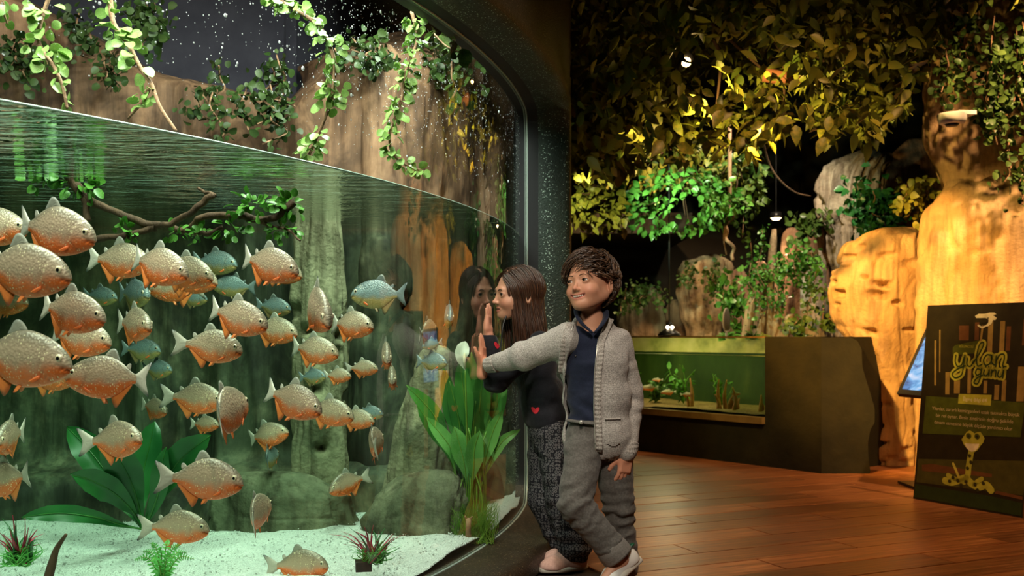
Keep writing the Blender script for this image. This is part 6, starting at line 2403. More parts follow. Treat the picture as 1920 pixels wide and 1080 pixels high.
def hand_fn(curl=(8, 10, 12, 14), spread=7, thumb=0.0, size=1.0):
    """Hand in hand space: x thumb side, y along the fingers, z back of the hand; wrist at the origin."""
    A_ = np.array
    F_ = []
    for i, (bx, L, r) in enumerate([(.0205, .047, .0066), (.0072, .053, .0068), (-.0062, .049, .0066), (-.0188, .038, .0058)]):
        a = R_((1.4 - i) * spread * .9)
        dirx = math.sin(a)
        p = A_((bx, .058 - abs(i - 1.2) * .003, 0.0))
        pts, an = [p], 0.0
        for seg_, f in enumerate((.44, .32, .24)):
            an += R_(curl[i]) * (.7 if seg_ == 0 else 1.1)
            p = p + L * f * A_((dirx * math.cos(an), math.cos(a) * math.cos(an), -math.sin(an)))
            pts.append(p)
        F_.append((pts, [r * 1.06, r, r * .93, r * .78]))
    tp = [A_((.016, .012, -.002)), A_((.034, .028, -.006 - thumb)), A_((.043, .044, -.010 - thumb * 1.6)), A_((.047, .058, -.014 - thumb * 2))]

    def fn(p):
        p = p / size
        d = d_rbox(p, (0, .036, 0), (.0265, .031, .0098), .0095)
        d = smin(d, d_ell(p, (.016, .020, -.004), (.015, .022, .011)), .01)
        d = smin(d, d_ell(p, (-.018, .024, -.003), (.010, .024, .010)), .01)
        for pts, rd in F_:
            q0 = pts[0] - A_((0, .02, 0))
            d = smin(d, d_chain(p, [q0] + pts, [rd[0]] + rd), .0022)
        d = smin(d, d_chain(p, tp, [.011, .0085, .0074, .0058]), .005)
        d = smin(d, d_cap(p, (0, -.04, 0), (0, .012, 0), .0205, .019), .012)
        return d * size
    return fn


def local(fn, Rm, o):
    """Evaluate a local-space field in the world."""
    Rm, o = np.asarray(Rm), np.asarray(o)
    return lambda p: fn((p - o) @ Rm)


SKIN = (.53, .255, .155)
M['skin'] = attr_mat('skin', .48, sss=.12, spec=.35, bscale=180, bstr=.06, bdist=.001)
M['eye'] = attr_mat('eye', .08, spec=.7)
M['teeth'] = plain('teeth', (.66, .60, .50), .3)


def hair_mat(name, c1, c2):
    m, nt, b = new_mat(name)
    a = N(nt, 'ShaderNodeVertexColor')
    a.layer_name = 'Col'
    mx = N(nt, 'ShaderNodeMix', data_type='RGBA')
    nt.links.new(a.outputs['Color'], mx.inputs[0])
    mx.inputs[6].default_value = (*c1, 1)
    mx.inputs[7].default_value = (*c2, 1)
    nt.links.new(mx.outputs[2], b.inputs['Base Color'])
    b.inputs['Roughness'].default_value = .36
    b.inputs['Specular IOR Level'].default_value = .75
    return m


M['hair_boy'] = hair_mat('brown_hair', (.030, .014, .007), (.115, .055, .026))
M['hair_girl'] = hair_mat('dark_brown_hair', (.020, .008, .004), (.085, .032, .014))


def hair(parent, Rm, o, root_ok, flow, n, npts, step, radius, mat, seed, ell=((0, .014, .122), (.079, .096, .088)), lift=.006, org=(0, 0, 0), curl=0.0, fall=None, jit=.25, longer=None):
    """Strands laid over the scalp plus the under-layer, one hair mesh."""
    c, rr = np.array(ell[0]), np.array(ell[1])
    r = np.random.RandomState(seed)
    Vs, Fs, Cs = [], [], []
    base = 0
    # under-layer
    nu, nv = 48, 32
    idx, V = {}, []
    for i in range(nv + 1):
        for k in range(nu):
            ph, th = PI * i / nv, 2 * PI * k / nu
            q = np.array([math.sin(ph) * math.cos(th), math.sin(ph) * math.sin(th), math.cos(ph)])
            V.append(c + q * (rr - .0035))
    ok = [root_ok(v) for v in V]
    Fc = []
    for i in range(nv):
        for k in range(nu):
            f = (i * nu + k, (i + 1) * nu + k, (i + 1) * nu + (k + 1) % nu, i * nu + (k + 1) % nu)
            if all(ok[j] for j in f):
                Fc.append(f)
    Vs.append(np.array(V)); Fs += Fc; Cs.append(np.full((len(V), 3), .12)); base += len(V)
    q = r.normal(size=(n * 6, 3))
    q /= np.linalg.norm(q, axis=1, keepdims=True)
    q = q[np.array([root_ok(v) for v in c + q * rr])][:n]
    n = len(q)
    off0 = r.uniform(-.3, 1.0, n) * lift
    cur = c + q * (rr + (off0 - .004)[:, None])
    m = r.randint(npts[0], npts[1], n)
    if longer is not None:
        m = m + longer(cur)
    jt = r.normal(size=(n, 3)) * jit
    ph = r.uniform(0, 6.28, n)
    tr = [cur]
    for s in range(m.max()):
        t = np.clip(s / m, 0, 1)
        e = (cur - c) / rr
        nrm = e / rr
        nrm /= np.linalg.norm(nrm, axis=1, keepdims=True)
        dv = flow(cur, t) + jt * (.4 + .6 * t)[:, None]
        free = (cur[:, 2] < fall) if fall is not None else np.zeros(n, bool)
        tg = dv - nrm * np.sum(dv * nrm, axis=1, keepdims=True)
        tg /= np.linalg.norm(tg, axis=1, keepdims=True) + 1e-9
        fr = dv / (np.linalg.norm(dv, axis=1, keepdims=True) + 1e-9)
        e = (cur + tg * step - c) / rr
        e /= np.linalg.norm(e, axis=1, keepdims=True)
        on = c + e * (rr + (off0 + lift * .6 * np.sin(PI * np.minimum(1, t + .1)))[:, None])
        nx = np.where(free[:, None], cur + fr * step, on)
        if curl:
            sd = np.cross(tg, nrm)
            nx = nx + (sd * np.sin(ph + s * 1.1)[:, None] + nrm * (.6 + np.cos(ph + s * 1.1))[:, None]) * (curl * t ** 1.5)[:, None]
        cur = np.where((s < m)[:, None], nx, cur)
        tr.append(cur)
    tr = np.array(tr)
    for i in range(n):
        pts = tr[:m[i] + 1, i]
        rd = radius * r.uniform(.7, 1.3)
        V, Fc = tube_np(pts, [rd * .5, rd, rd, rd * .8, rd * .15], 5, cap=False, squash=.55)
        Vs.append(V)
        Fs += [tuple(j + base for j in f) for f in Fc]
        Cs.append(np.full((len(V), 3), np.clip(r.normal(.4, .28), 0, 1)))
        base += len(V)
    V = np.concatenate(Vs) @ np.asarray(Rm).T + o - np.asarray(org)
    return mesh_np('hair', V, Fs, mat, parent, True, col=np.concatenate(Cs))


def eyes_brows(parent, Rm, o, hf, gaze, iris, org, browc, browz=.1165, lash=True):
    for s in (1, -1):
        V, Fc, C = eye_mesh(.0125, iris, (.50, .46, .42), .40, .74, 18)
        g = np.array(gaze, float); g /= np.linalg.norm(g)
        x = np.cross(g, (0, 0, 1)); x /= np.linalg.norm(x)
        z = np.cross(x, g)
        V = V @ np.array([x, g, z]) + (s * .0305, -.0690, .0975)
        mesh_np('eye', V @ Rm.T + o - org, Fc, M['eye'], parent, True, col=C)

        def proj(p, lift):
            p = np.array(p, float)
            for _ in range(6):
                d = hf(p[None])[0]
                g_ = np.array([hf((p + e)[None])[0] - d for e in np.eye(3) * .0008]) / .0008
                p = p - g_ / (np.linalg.norm(g_) + 1e-9) * (d - lift)
            return p
        b = [proj((s * a, -.085, zz), .0006) for a, zz in ((.013, browz - .003), (.021, browz + .001), (.030, browz + .003), (.039, browz + .0015), (.047, browz - .003))]
        V, Fc = tube_np(catmull(b, 4), [.0016, .0027, .0024, .0016, .0006], 6, squash=.6)
        mesh_np('eyebrow', V @ Rm.T + o - org, Fc, browc, parent, True)
        if lash:
            ez = .0975
            t = np.linspace(-1, 1, 9)
            pts = [np.array((s * .0305 + a * .0118, -.0690 - math.sqrt(max(1e-6, .0146 ** 2 - (a * .0118) ** 2 - .0045 ** 2)) * 1.0, ez + .0048 * math.sqrt(max(0, 1 - a * a * .9)))) for a in t]
            V, Fc = tube_np(np.array(pts), [.0004, .0011, .0013, .0011, .0004], 5)
            mesh_np('eyelash', V @ Rm.T + o - org, Fc, M['black'], parent, True)


def patch(src, lo, hi, mask, mat, name, parent, lift=.003, axis=(0, 1, 0), n=24, org=(0, 0, 0), thick=.004):
    """Thin patch lying on a mesh: rays along `axis` from the front, kept where mask(u, v)."""
    me = src.data
    bv = BVHTree.FromPolygons([v.co for v in me.vertices], [p.vertices[:] for p in me.polygons])
    ax_ = Vector(axis).normalized()
    sd = ax_.cross(Vector((0, 0, 1))).normalized()
    grid = {}
    V = []
    for j in range(n + 1):
        for i in range(n + 1):
            u, v = i / n, j / n
            pt = Vector(lo) + (Vector(hi) - Vector(lo)) @ sd * sd * u + Vector((0, 0, (hi[2] - lo[2]) * v))
            st = pt - Vector(org) - ax_ * .6
            h, nn, _, _ = bv.ray_cast(st, ax_)
            if h is not None and mask(u, v):
                grid[(i, j)] = len(V)
                V.append(np.array(h - ax_ * lift))
    if not V:
        return None
    m = len(V)
    V = V + [v + np.array(ax_) * (thick) for v in V]
    Fc = []
    for (i, j), a in grid.items():
        k = [(i, j), (i + 1, j), (i + 1, j + 1), (i, j + 1)]
        if all(q in grid for q in k):
            f = tuple(grid[q] for q in k)
            Fc += [f, tuple(m + q for q in f[::-1])]
    return mesh_np(name, np.array(V), Fc, mat, parent, True)


def knit_mat(name, c1, c2, scale, bstr=.6):
    m, nt, b = new_mat(name)
    v = coords(nt)
    w = N(nt, 'ShaderNodeTexWave', Scale=scale, Distortion=1.5, Detail=2)
    w.bands_direction = 'Z'
    nt.links.new(v, w.inputs['Vector'])
    n = N(nt, 'ShaderNodeTexNoise', Scale=260, Detail=3)
    nt.links.new(v, n.inputs['Vector'])
    c = ramp(nt, n.outputs['Fac'], [(.35, c1), (.65, c2)])
    nt.links.new(c, b.inputs['Base Color'])
    b.inputs['Roughness'].default_value = .9
    b.inputs['Specular IOR Level'].default_value = .15
    b.inputs['Sheen Weight'].default_value = .15
    ad = N(nt, 'ShaderNodeMath', operation='ADD')
    nt.links.new(w.outputs['Fac'], ad.inputs[0]); nt.links.new(n.outputs['Fac'], ad.inputs[1])
    bump(nt, b, ad.outputs[0], bstr, .003)
    return m


def cloth_mat(name, c1, c2, scale=200, rough=.85):
    return noise_mat(name, [(.35, c1), (.65, c2)], scale, rough=rough, bumpv=.25, bdist=.001, spec=.2, bscale=500, sheen=.1)


def ring_print_mat(name):
    m, nt, b = new_mat(name)
    v = coords(nt)
    vo = N(nt, 'ShaderNodeTexVoronoi', Scale=80, Randomness=.35)
    nt.links.new(v, vo.inputs['Vector'])
    c = ramp(nt, vo.outputs['Distance'], [(.0, (.10, .10, .11)), (.14, (.008, .008, .012)), (.26, (.008, .008, .012)), (.33, (.12, .115, .12)), (.46, (.12, .115, .12)), (.54, (.008, .008, .012))])
    nt.links.new(c, b.inputs['Base Color'])
    b.inputs['Roughness'].default_value = .8
    b.inputs['Specular IOR Level'].default_value = .25
    return m


M['knit'] = knit_mat('grey_knit', (.24, .22, .20), (.50, .46, .42), 120, .35)
M['knit_rib'] = knit_mat('grey_rib', (.22, .19, .165), (.46, .42, .38), 20)
M['polo'] = cloth_mat('navy_pique', (.008, .011, .026), (.015, .020, .044), 300)
M['trouser'] = cloth_mat('grey_twill', (.075, .068, .060), (.125, .112, .10), 160)
M['sweat'] = cloth_mat('black_sweat', (.006, .006, .009), (.013, .013, .018), 200)
M['print'] = ring_print_mat('ring_print')
M['shoe_white'] = plain('white_leather', (.72, .68, .62), .5)
M['shoe_pink'] = cloth_mat('pink_suede', (.62, .36, .30), (.74, .46, .39), 120)
M['green_tab'] = plain('green_leather', (.008, .07, .035), .5)
M['sole'] = plain('cream_rubber', (.62, .57, .48), .7)
M['zip'] = plain('zip_metal', (.55, .52, .46), .35, .7)
M['red'] = plain('red_felt', (.55, .015, .03), .8)
M['shadow_lining'] = plain('dark_lining', (.03, .028, .026), .9)


def shoe(parent, heel, toe, up, mat, tabmat, org, L=.185, laces=True):
    """Low sneaker from heel point to toe point (sole line)."""
    heel, toe = np.asarray(heel, float), np.asarray(toe, float)
    y = toe - heel
    y /= np.linalg.norm(y)
    x = np.cross(y, up); x /= np.linalg.norm(x)
    z = np.cross(x, y)
    Rm = np.array([x, y, z]).T
    k = L / .19
    f = Field((-.05, -.03, -.005), (.05, .21, .11), .003)
    f.put(lambda p: d_ell(p, (0, .142, .022), (.037, .052, .030)), (-.05, .08, -.01), (.05, .21, .06))
    f.put(lambda p: d_cap(p, (0, .045, .030), (0, .13, .026), .032, .034), (-.05, 0, -.01), (.05, .2, .07), .02)
    f.put(lambda p: d_ell(p, (0, .035, .040), (.033, .037, .046)), (-.05, -.03, -.01), (.05, .09, .1), .02)
    f.put(lambda p: d_ell(p, (0, .095, .046), (.026, .045, .022)), (-.05, .03, 0), (.05, .15, .08), .02)
    f.put(lambda p: d_cap(p, (0, .032, .075), (0, .04, .14), .024, .034), (-.06, -.03, .03), (.06, .1, .12), .004, 'sub')
    f.put(lambda p: .012 - p[:, 2], (-.05, -.03, -.005), (.05, .21, .11), 0, 'and')
    V, Fq = f.skin()
    tr = lambda q: (np.asarray(q) * k) @ Rm.T + heel - org
    sh = mesh_np('shoe', tr(smooth_np(V, Fq, 2)), Fq, mat, parent, True)
    # sole
    out = [(.030 * math.sin(t) * (1.15 if math.cos(t) < 0 else .95), .095 - .1 * math.cos(t)) for t in np.linspace(0, 2 * PI, 28, endpoint=False)]
    V = [(a, b, 0) for a, b in out] + [(a * 1.12, b * 1.02 - .001, .006) for a, b in out] + [(a * 1.12, b * 1.02 - .001, .016) for a, b in out] + [(a * .95, b, .021) for a, b in out]
    n = len(out)
    Fc = [tuple(range(n - 1, -1, -1)), tuple(range(3 * n, 4 * n))] + [(r0 * n + i, r0 * n + (i + 1) % n, (r0 + 1) * n + (i + 1) % n, (r0 + 1) * n + i) for r0 in range(3) for i in range(n)]
    mesh_np('sole', tr(V), Fc, M['sole'], sh, True)
    if tabmat:
        mb = MB()
        mb.tube(np.array([(a, b, .070) for a, b in [(-.027, .018), (-.018, .004), (0, -.002), (.018, .004), (.027, .018)]]), [.008, .013, .014, .013, .008], 8, squash=.45)
        mesh_np('heel_tab', tr(np.concatenate(mb.v)), mb.f, tabmat, sh, True)
    if laces:
        for i in range(4):
            yy = .085 + i * .014
            zz = .066 - i * .006
            mb = MB()
            mb.tube(catmull([(-.022, yy, zz - .012), (-.008, yy + .004, zz + .001), (.008, yy - .002, zz + .001), (.022, yy + .004, zz - .012)], 4), .0028, 5)
            mesh_np('lace', tr(np.concatenate(mb.v)), mb.f, M['shoe_white'], sh, True)
    return sh


def rib_tube(parent, name, pts, rad, mat, org, n=44, rib=.05):
    V, Fc = tube_np(catmull(pts, 5) - org, rad, n, False, None, rib)
    # turn the open ends inwards so that the cuff has thickness
    m = len(V) // n
    c0, c1 = V[:n].mean(0), V[-n:].mean(0)
    a = c0 + (V[:n] - c0) * .82
    b = c1 + (V[-n:] - c1) * .80
    V = np.concatenate([V, a, b])
    k = m * n
    for i in range(n):
        Fc.append((k + i, k + (i + 1) % n, (i + 1) % n, i))
        Fc.append(((m - 1) * n + i, (m - 1) * n + (i + 1) % n, k + n + (i + 1) % n, k + n + i))
    return mesh_np(name, V, Fc, mat, parent, True)


def wrinkle(V, Fq, fn):
    return V + normals_np(V, Fq) * fn(V)[:, None]


# ================================================================ THE BOY
def build_boy():
    A_ = np.array
    Rh = rot3(R_(-7), R_(-6), R_(-37))
    oh = P(1108, 529, 3.55) - Rh @ A_((0, .012, .108))
    mouth = dict(up=[(-.0300, .0505), (-.015, .0468), (0, .0452), (.015, .0468), (.0300, .0505)],
                 lo=[(-.0300, .0490), (-.015, .0375), (0, .0335), (.015, .0375), (.0300, .0490)], ru=.0036, rl=.0042, gap=.0050, eye=.0039, eyez=-.0004)
    hf = head_fn(mouth)
    org = A_((.31, 3.58, 0.0))
    root = thing('person', 'boy with wavy brown hair in a grey zipped cardigan, smiling, one hand on the glass', 'person', org)
    neck_t, neck_b = Rh @ A_((0, .016, .045)) + oh, P(1109, 608, 3.575)
    yawt = rot3(0, 0, R_(-14))
    chest, belly, pelv = P(1112, 682, 3.57), P(1118, 745, 3.575), P(1124, 808, 3.58)
    shR, elR, wrR = P(1062, 637, 3.545), P(984, 667, 3.61), P(907, 684, 3.70)
    wrS = P(922, 683, 3.69)
    shL, elL, wrL = P(1160, 643, 3.59), P(1184, 748, 3.62), P(1174, 846, 3.55)
    hipR, knR, anR = P(1098, 822, 3.56), P(1078, 945, 3.46), P(1164, 1050, 3.47)
    hipL, knL, anL = P(1147, 822, 3.60), P(1160, 950, 3.61), P(1172, 1066, 3.63)
    th = math.asin((3.76 - GC[1]) / GR)
    gn = A_((math.cos(th), math.sin(th), 0))
    # right hand flat on the glass
    hz = gn
    hy = A_((-.02, .06, 1.0)) - gn * (A_((-.02, .06, 1.0)) @ gn); hy /= np.linalg.norm(hy)
    hx = -np.cross(hy, hz)
    RhR = A_([hx, hy, hz]).T
    gx_ = (895 - 960) / F * 3.74
    hoR = A_(gpt(math.asin((3.745 - GC[1]) / GR), 0, GR + .0155)); hoR[2] = P(0, 684, 3.72)[2] + .003
    # left hand hanging
    ly = A_((-.10, -.10, -1.0)); ly /= np.linalg.norm(ly)
    lz = A_((.50, -.86, .02)); lz -= ly * (lz @ ly); lz /= np.linalg.norm(lz)
    lx = np.cross(ly, lz)
    if lx[0] > 0:
        lx = -lx
    RhL = A_([lx, ly, lz]).T
    hoL = wrL + ly * .012
    # ---- body, one continuous skin
    f = Field((-.24, 3.24, -.02), (.60, 3.90, 1.22), .0025)
    cen_h = Rh @ A_((0, 0, .1)) + oh
    f.put(local(hf, Rh, oh), cen_h - .13, cen_h + .13, 0)
    f.cap(neck_t, neck_b, .0335, .037, .018)
    f.ell(chest, (.104, .068, .105), yawt, .03)
    f.ell(belly, (.096, .067, .10), yawt, .03)
    f.ell(pelv, (.100, .070, .085), yawt, .03)
    f.cap(P(1072, 634, 3.55), P(1150, 639, 3.585), .036, .036, .03)
    f.cap(neck_b, P(1110, 640, 3.575), .05, .05, .02)
    for a, b, c in ((shR, elR, hoR + hy * .0 + gn * .004), (shL, elL, wrL)):
        f.cap(a, b, .038, .030, .02)
        f.cap(b, c, .030, .0205, .01)
    f.put(local(hand_fn((2, 3, 4, 6), 6), RhR, hoR), hoR - .11, hoR + .15, .006)
    f.put(local(hand_fn((20, 24, 28, 32), 2, .006), RhL, hoL), hoL - .15, hoL + .10, .006)
    for a, b, c in ((hipR, knR, anR), (hipL, knL, anL)):
        f.cap(a, b, .064, .046, .02)
        f.cap(b, c, .046, .030, .01)
    f.cap(anR, anR + A_((-.055, -.04, -.055)), .029, .02, .012)
    f.cap(anL - (0, 0, .02), anL + A_((-.06, -.09, -.03)), .028, .02, .012)
    V, Fq = f.skin()
    V = smooth_np(V, Fq, 1, .4)
    q = (V - oh) @ Rh
    col = head_colors(q, SKIN, mouth)
    m = (np.linalg.norm(q - (0, 0, .1), axis=1) < .14)[:, None]
    # hands a touch redder
    hd = np.minimum(np.linalg.norm(V - hoR, axis=1), np.linalg.norm(V - hoL, axis=1))
    hc = A_((.58, .25, .15)) * (1 - sm(.09, .14, hd))[:, None] + A_(SKIN) * sm(.09, .14, hd)[:, None]
    col = np.where(m, col, hc)
    mesh_np('body', V - org, Fq, M['skin'], root, True, col=col)
    # teeth
    for x in (-.0172, -.0104, -.0036, .0036, .0104, .0172):
        mb = MB()
        w_ = .0034 if abs(x) < .004 else .0030
        mb.tube([(x, -.0785 + 17 * x * x, .0455 + 6 * x * x), (x, -.0798 + 17 * x * x, .0425 + 6 * x * x), (x, -.0795 + 17 * x * x, .0392 + 6.5 * x * x)], [w_ * .8, w_, w_ * .85], 8, squash=.7)
        mesh_np('tooth', np.concatenate(mb.v) @ Rh.T + oh - org, mb.f, M['teeth'], root, True)
    eyes_brows(root, Rh, oh, hf, (-.20, -1, .04), (.10, .05, .025), org, M['hair_boy_brow'])

    def ok(p):
        x, y, z = p
        if y < -.045:
            return z > .172 - .55 * max(0, abs(x) - .035)
        if y < -.012:
            return z > .128
        if y < .030:
            return z > .116
        return z > .026

    crown = A_((-.015, .055, .205))

    def flow(p, t):
        d = p - crown
        d = d / (np.linalg.norm(d, axis=1, keepdims=True) + 1e-6) + A_((0, 0, -.5))
        fr = (p[:, 1] < .0) & (p[:, 2] > .13)      # the fringe is brushed across the forehead
        g = d * .45 + np.c_[np.full(len(p), -.95), np.full(len(p), -.30), np.where(p[:, 2] > .165, -.02, .35)]
        # side locks go back over the ear, not onto the cheek
        sd = (p[:, 1] < .042) & (p[:, 2] <= .128)
        g2 = d * .3 + A_((0, 1.3, .05))
        return np.where(fr[:, None], g, np.where(sd[:, None], g2, d))

    def longer(p):
        return np.where((p[:, 1] > .03) & (p[:, 2] < .14), 6, 0)
    hair(root, Rh, oh, ok, flow, 1900, (5, 10), .0100, .0022, M['hair_boy'], 3, lift=.016, org=org, curl=.0052, jit=.30, longer=longer, ell=((0, .016, .124), (.0785, .094, .087)))
    # ---- trousers
    f = Field((.06, 3.28, .02), (.50, 3.78, .70), .004)
    f.ell(pelv, (.108, .080, .095), yawt, .02)
    f.ell(P(1120, 775, 3.575), (.102, .074, .09), yawt, .03)
    f.cap(hipR, knR, .071, .059, .022); f.cap(knR, anR, .057, .050, .012)
    f.cap(hipL, knL, .073, .058, .022); f.cap(knL, anL, .055, .050, .012)
    f.put(lambda p: p[:, 2] - P(0, 786, 3.57)[2], (.0, 3.2, .5), (.6, 3.9, .75), .003, 'and')
    # trouser ends
    dR = (anR - knR) / np.linalg.norm(anR - knR)
    eR = knR + (anR - knR) * .90
    f.put(lambda p: (p - eR) @ dR, eR - .09, eR + .09, .003, 'and', .0)
    V, Fq = f.skin()
    V = smooth_np(V, Fq, 2)

    def wr(V):
        w = .0035 * fbm(V * [16, 16, 26], 91, 3)
        for c, ax, a, sc in ((knR, dR, .0065, 150), (knL, A_((0, 0, -1)), .006, 150), (knL - (0, 0, .09), A_((.2, 0, -1)), .006, 130), (hipR - (0, 0, .04), A_((.5, 0, -1)), .006, 110), (anR * .85 + knR * .15, dR, .004, 160)):
            d = np.linalg.norm(V - c, axis=1)
            s = (V - c) @ ax + .012 * fbm(V * 20, 95, 2)
            w = w + a * np.exp(-(d / .075) ** 2) * np.sin(s * sc)
        return w
    V = wrinkle(V, Fq, wr)
    tro = mesh_np('trousers', V - org, Fq, M['trouser'], root, True)
    # rolled cuff of the crossed leg, waistband, button, seam
    rib_tube(root, 'trouser_cuff', [eR - dR * .042, eR - dR * .02, eR + dR * .012], [.053, .0575, .058], M['trouser_cuff'], org, 40, .0)
    V, Fc = tube_np(catmull([P(x, y, Y) for x, y, Y in [(1066, 788, 3.55), (1085, 791, 3.510), (1108, 794, 3.497), (1118, 794, 3.505), (1124, 794, 3.53)]], 5) - org, .017, 8, squash=.3)
    mesh_np('waistband', V, Fc, M['trouser'], root, True)
    mb = MB(); mb.lathe([(.001, -.003), (.0075, -.003), (.0075, 0), (.005, .002), (.001, .002)], n=12, M=rot3(R_(90), 0, 0))
    V = np.concatenate(mb.v) + P(1090, 792, 3.478) - org
    mesh_np('button', V, mb.f, M['zip'], root, True)
    # ---- polo shirt
    f = Field((.12, 3.40, .52), (.46, 3.72, .98), .004)
    f.ell(chest, (.112, .077, .113), yawt, .03)
    f.ell(belly, (.106, .077, .105), yawt, .03)
    f.ell(P(1122, 788, 3.576), (.1075, .079, .06), yawt, .02)
    f.cap(P(1070, 636, 3.55), P(1152, 641, 3.585), .043, .043, .03)
    f.cap(neck_b + (0, 0, -.02), P(1110, 640, 3.575), .052, .056, .02)
    nc = neck_b + A_((-.008, -.035, .022))
    f.put(lambda p: d_ell(p, nc, (.046, .052, .040), rot3(R_(25), 0, 0)), nc - .08, nc + .08, .004, 'sub')
    f.put(lambda p: P(0, 806, 3.55)[2] - p[:, 2], (.0, 3.2, .45), (.6, 3.9, 1), .006, 'and')
    V, Fq = f.skin()
    V = smooth_np(V, Fq, 2)
    V = wrinkle(V, Fq, lambda v: .004 * fbm(v * [14, 14, 20], 33, 3) + .004 * np.sin(v[:, 2] * 90 + v[:, 0] * 60) * np.exp(-((v[:, 2] - .62) / .06) ** 2))
    polo = mesh_np('polo_shirt', V - org, Fq, M['polo'], root, True)
    cpts = [nc + Rc for Rc in [A_((.004, -.055, -.052)), A_((-.030, -.045, -.022)), A_((-.046, -.012, .008)), A_((-.040, .030, .026)), A_((0, .056, .034)), A_((.046, .040, .026)), A_((.056, .000, .006)), A_((.040, -.040, -.022)), A_((.012, -.057, -.052))]]
    V, Fc = tube_np(catmull(cpts, 6) - org, [.010, .017, .017, .016, .016, .016, .017, .017, .010], 8, squash=.38)
    mesh_np('collar', V, Fc, M['polo'], polo, True)
    for (bx, by) in ((1079, 640), (1080, 668)):
        mb = MB(); mb.lathe([(.001, -.002), (.0045, -.002), (.0045, 0), (.001, .001)], n=10, M=rot3(R_(90), 0, 0))
        bvp = BVHTree.FromPolygons([v.co for v in polo.data.vertices], [p.vertices[:] for p in polo.data.polygons])
        pt = P(bx, by, 3.5) - org
        h = bvp.ray_cast(Vector((pt[0], pt[1] - .3, pt[2])), Vector((0, 1, 0)))[0]
        if h:
            mesh_np('button', np.concatenate(mb.v) + A_(h) - (0, .002, 0), mb.f, M['black'], polo, True)
    # ---- cardigan
    f = Field((-.16, 3.34, .40), (.60, 3.84, 1.0), .004)
    infl = lambda p_, k: None
    f.ell(chest, (.128, .094, .122), yawt, .03)
    f.ell(belly + A_((.0, 0, 0)), (.126, .096, .115), yawt, .03)
    f.ell(P(1121, 812, 3.58), (.128, .102, .12), yawt, .03)
    f.cap(P(1066, 638, 3.55), P(1156, 643, 3.585), .055, .055, .03)
    f.put(lambda p: d_ell(p, P(1110, 609, 3.595), (.073, .060, .045)), (.1, 3.4, .85), (.5, 3.75, 1.02), .03)
    # hollow it
    f2 = Field(f.lo, f.lo + (f.n - 1) * f.h, f.h)
    f2.ell(chest, (.117, .083, .117), yawt, .03)
    f2.ell(belly, (.114, .084, .11), yawt, .03)
    f2.ell(P(1121, 812, 3.58), (.117, .091, .125), yawt, .03)
    f2.cap(neck_b + (0, 0, .06), P(1110, 640, 3.575), .047, .060, .02)
    f.D = smax(f.D, -f2.D, .003)
    ztop, zbot = P(0, 590, 3.5)[2], P(0, 852, 3.5)[2]
    zl = [P(0, y, 3.47)[2] for y in (860, 760, 700, 640, 600, 570)]
    xl = [(x - 960) / F * 3.47 for x in (1056, 1061, 1062, 1066, 1080, 1095)]
    xr = [(x - 960) / F * 3.47 for x in (1117, 1113, 1114, 1121, 1141, 1150)]

    def opening(p):
        a, b = np.interp(p[:, 2], zl, xl), np.interp(p[:, 2], zl, xr)
        return np.maximum(np.maximum(a - p[:, 0], p[:, 0] - b), p[:, 1] - 3.575)
    f.put(opening, (.12, 3.3, .38), (.42, 3.58, 1.0), .004, 'sub')
    f.cap(shR, elR, .054, .050, .03); f.cap(elR, wrS, .049, .027, .02)
    f.cap(shL, elL, .052, .046, .007); f.cap(elL, wrL, .046, .038, .008)
    f.put(lambda p: zbot - .02 * np.clip((.23 - p[:, 0]) / .05, -1, 1) * -1.0 - p[:, 2] - 10 * (p[:, 0] > .345 + (p[:, 2] - .47) * .25) * (p[:, 2] > .44), (-.2, 3.2, .38), (.62, 3.9, .62), .003, 'and')
    V, Fq = f.skin()
    V = smooth_np(V, Fq, 2)

    def wc(V):
        w = .0030 * fbm(V * [12, 12, 14], 51, 3)
        aR = (elR - shR) / np.linalg.norm(elR - shR)
        for c, ax, a, sc, s_ in ((elR, aR, .004, 95, .07), (wrR * .8 + elR * .2, aR, .005, 120, .05), (elL, A_((0, 0, -1)), .0045, 100, .08), (shL - (0, 0, .03), A_((.6, 0, -1)), .004, 90, .07), (shR, A_((1, 0, .3)), .004, 90, .06), (A_((.20, 3.48, .62)), A_((1, 0, .2)), .006, 120, .10)):
            d = np.linalg.norm(V - c, axis=1)
            w = w + a * np.exp(-(d / s_) ** 2) * np.sin(((V - c) @ ax) * sc + 2 * fbm(V * 9, 52, 2))
        return w
    V = wrinkle(V, Fq, wc)
    card = mesh_np('cardigan', V - org, Fq, M['knit'], root, True)
    rib_tube(card, 'cuff', [wrS * .86 + elR * .14, wrS * .98 + elR * .02, wrS * 1.16 - elR * .16], [.0335, .0310, .0265], M['knit_rib'], org, 48, .045)
    rib_tube(card, 'cuff', [wrL * .84 + elL * .16, wrL * .95 + elL * .05, wrL * 1.07 - elL * .07], [.041, .0405, .036], M['knit_rib'], org, 52, .045)
    # plackets and zip along both front edges, from rays onto the cardigan
    bv = BVHTree.FromPolygons([v.co for v in card.data.vertices], [p.vertices[:] for p in card.data.polygons])
    for xs_, sg in ((xl, -1), (xr, 1)):
        pts = []
        for zz in np.linspace(zl[0] + (.05 if sg < 0 else .022), zl[4] + .004, 26):
            x = np.interp(zz, zl, xs_) + sg * .014
            h = bv.ray_cast(Vector((x - org[0], 3.2 - org[1], zz)), Vector((0, 1, 0)))[0]
            if h and h.y + org[1] < 3.6:
                pts.append(A_(h))
        pts = A_(pts)
        pts[:, 1] = np.convolve(np.pad(pts[:, 1], 2, mode='edge'), np.ones(5) / 5, 'valid')
        V, Fc = tube_np(pts + (0, -.001, 0), .0135, 10, squash=.34)
        mesh_np('placket', V, Fc, M['knit_rib'], card, True)
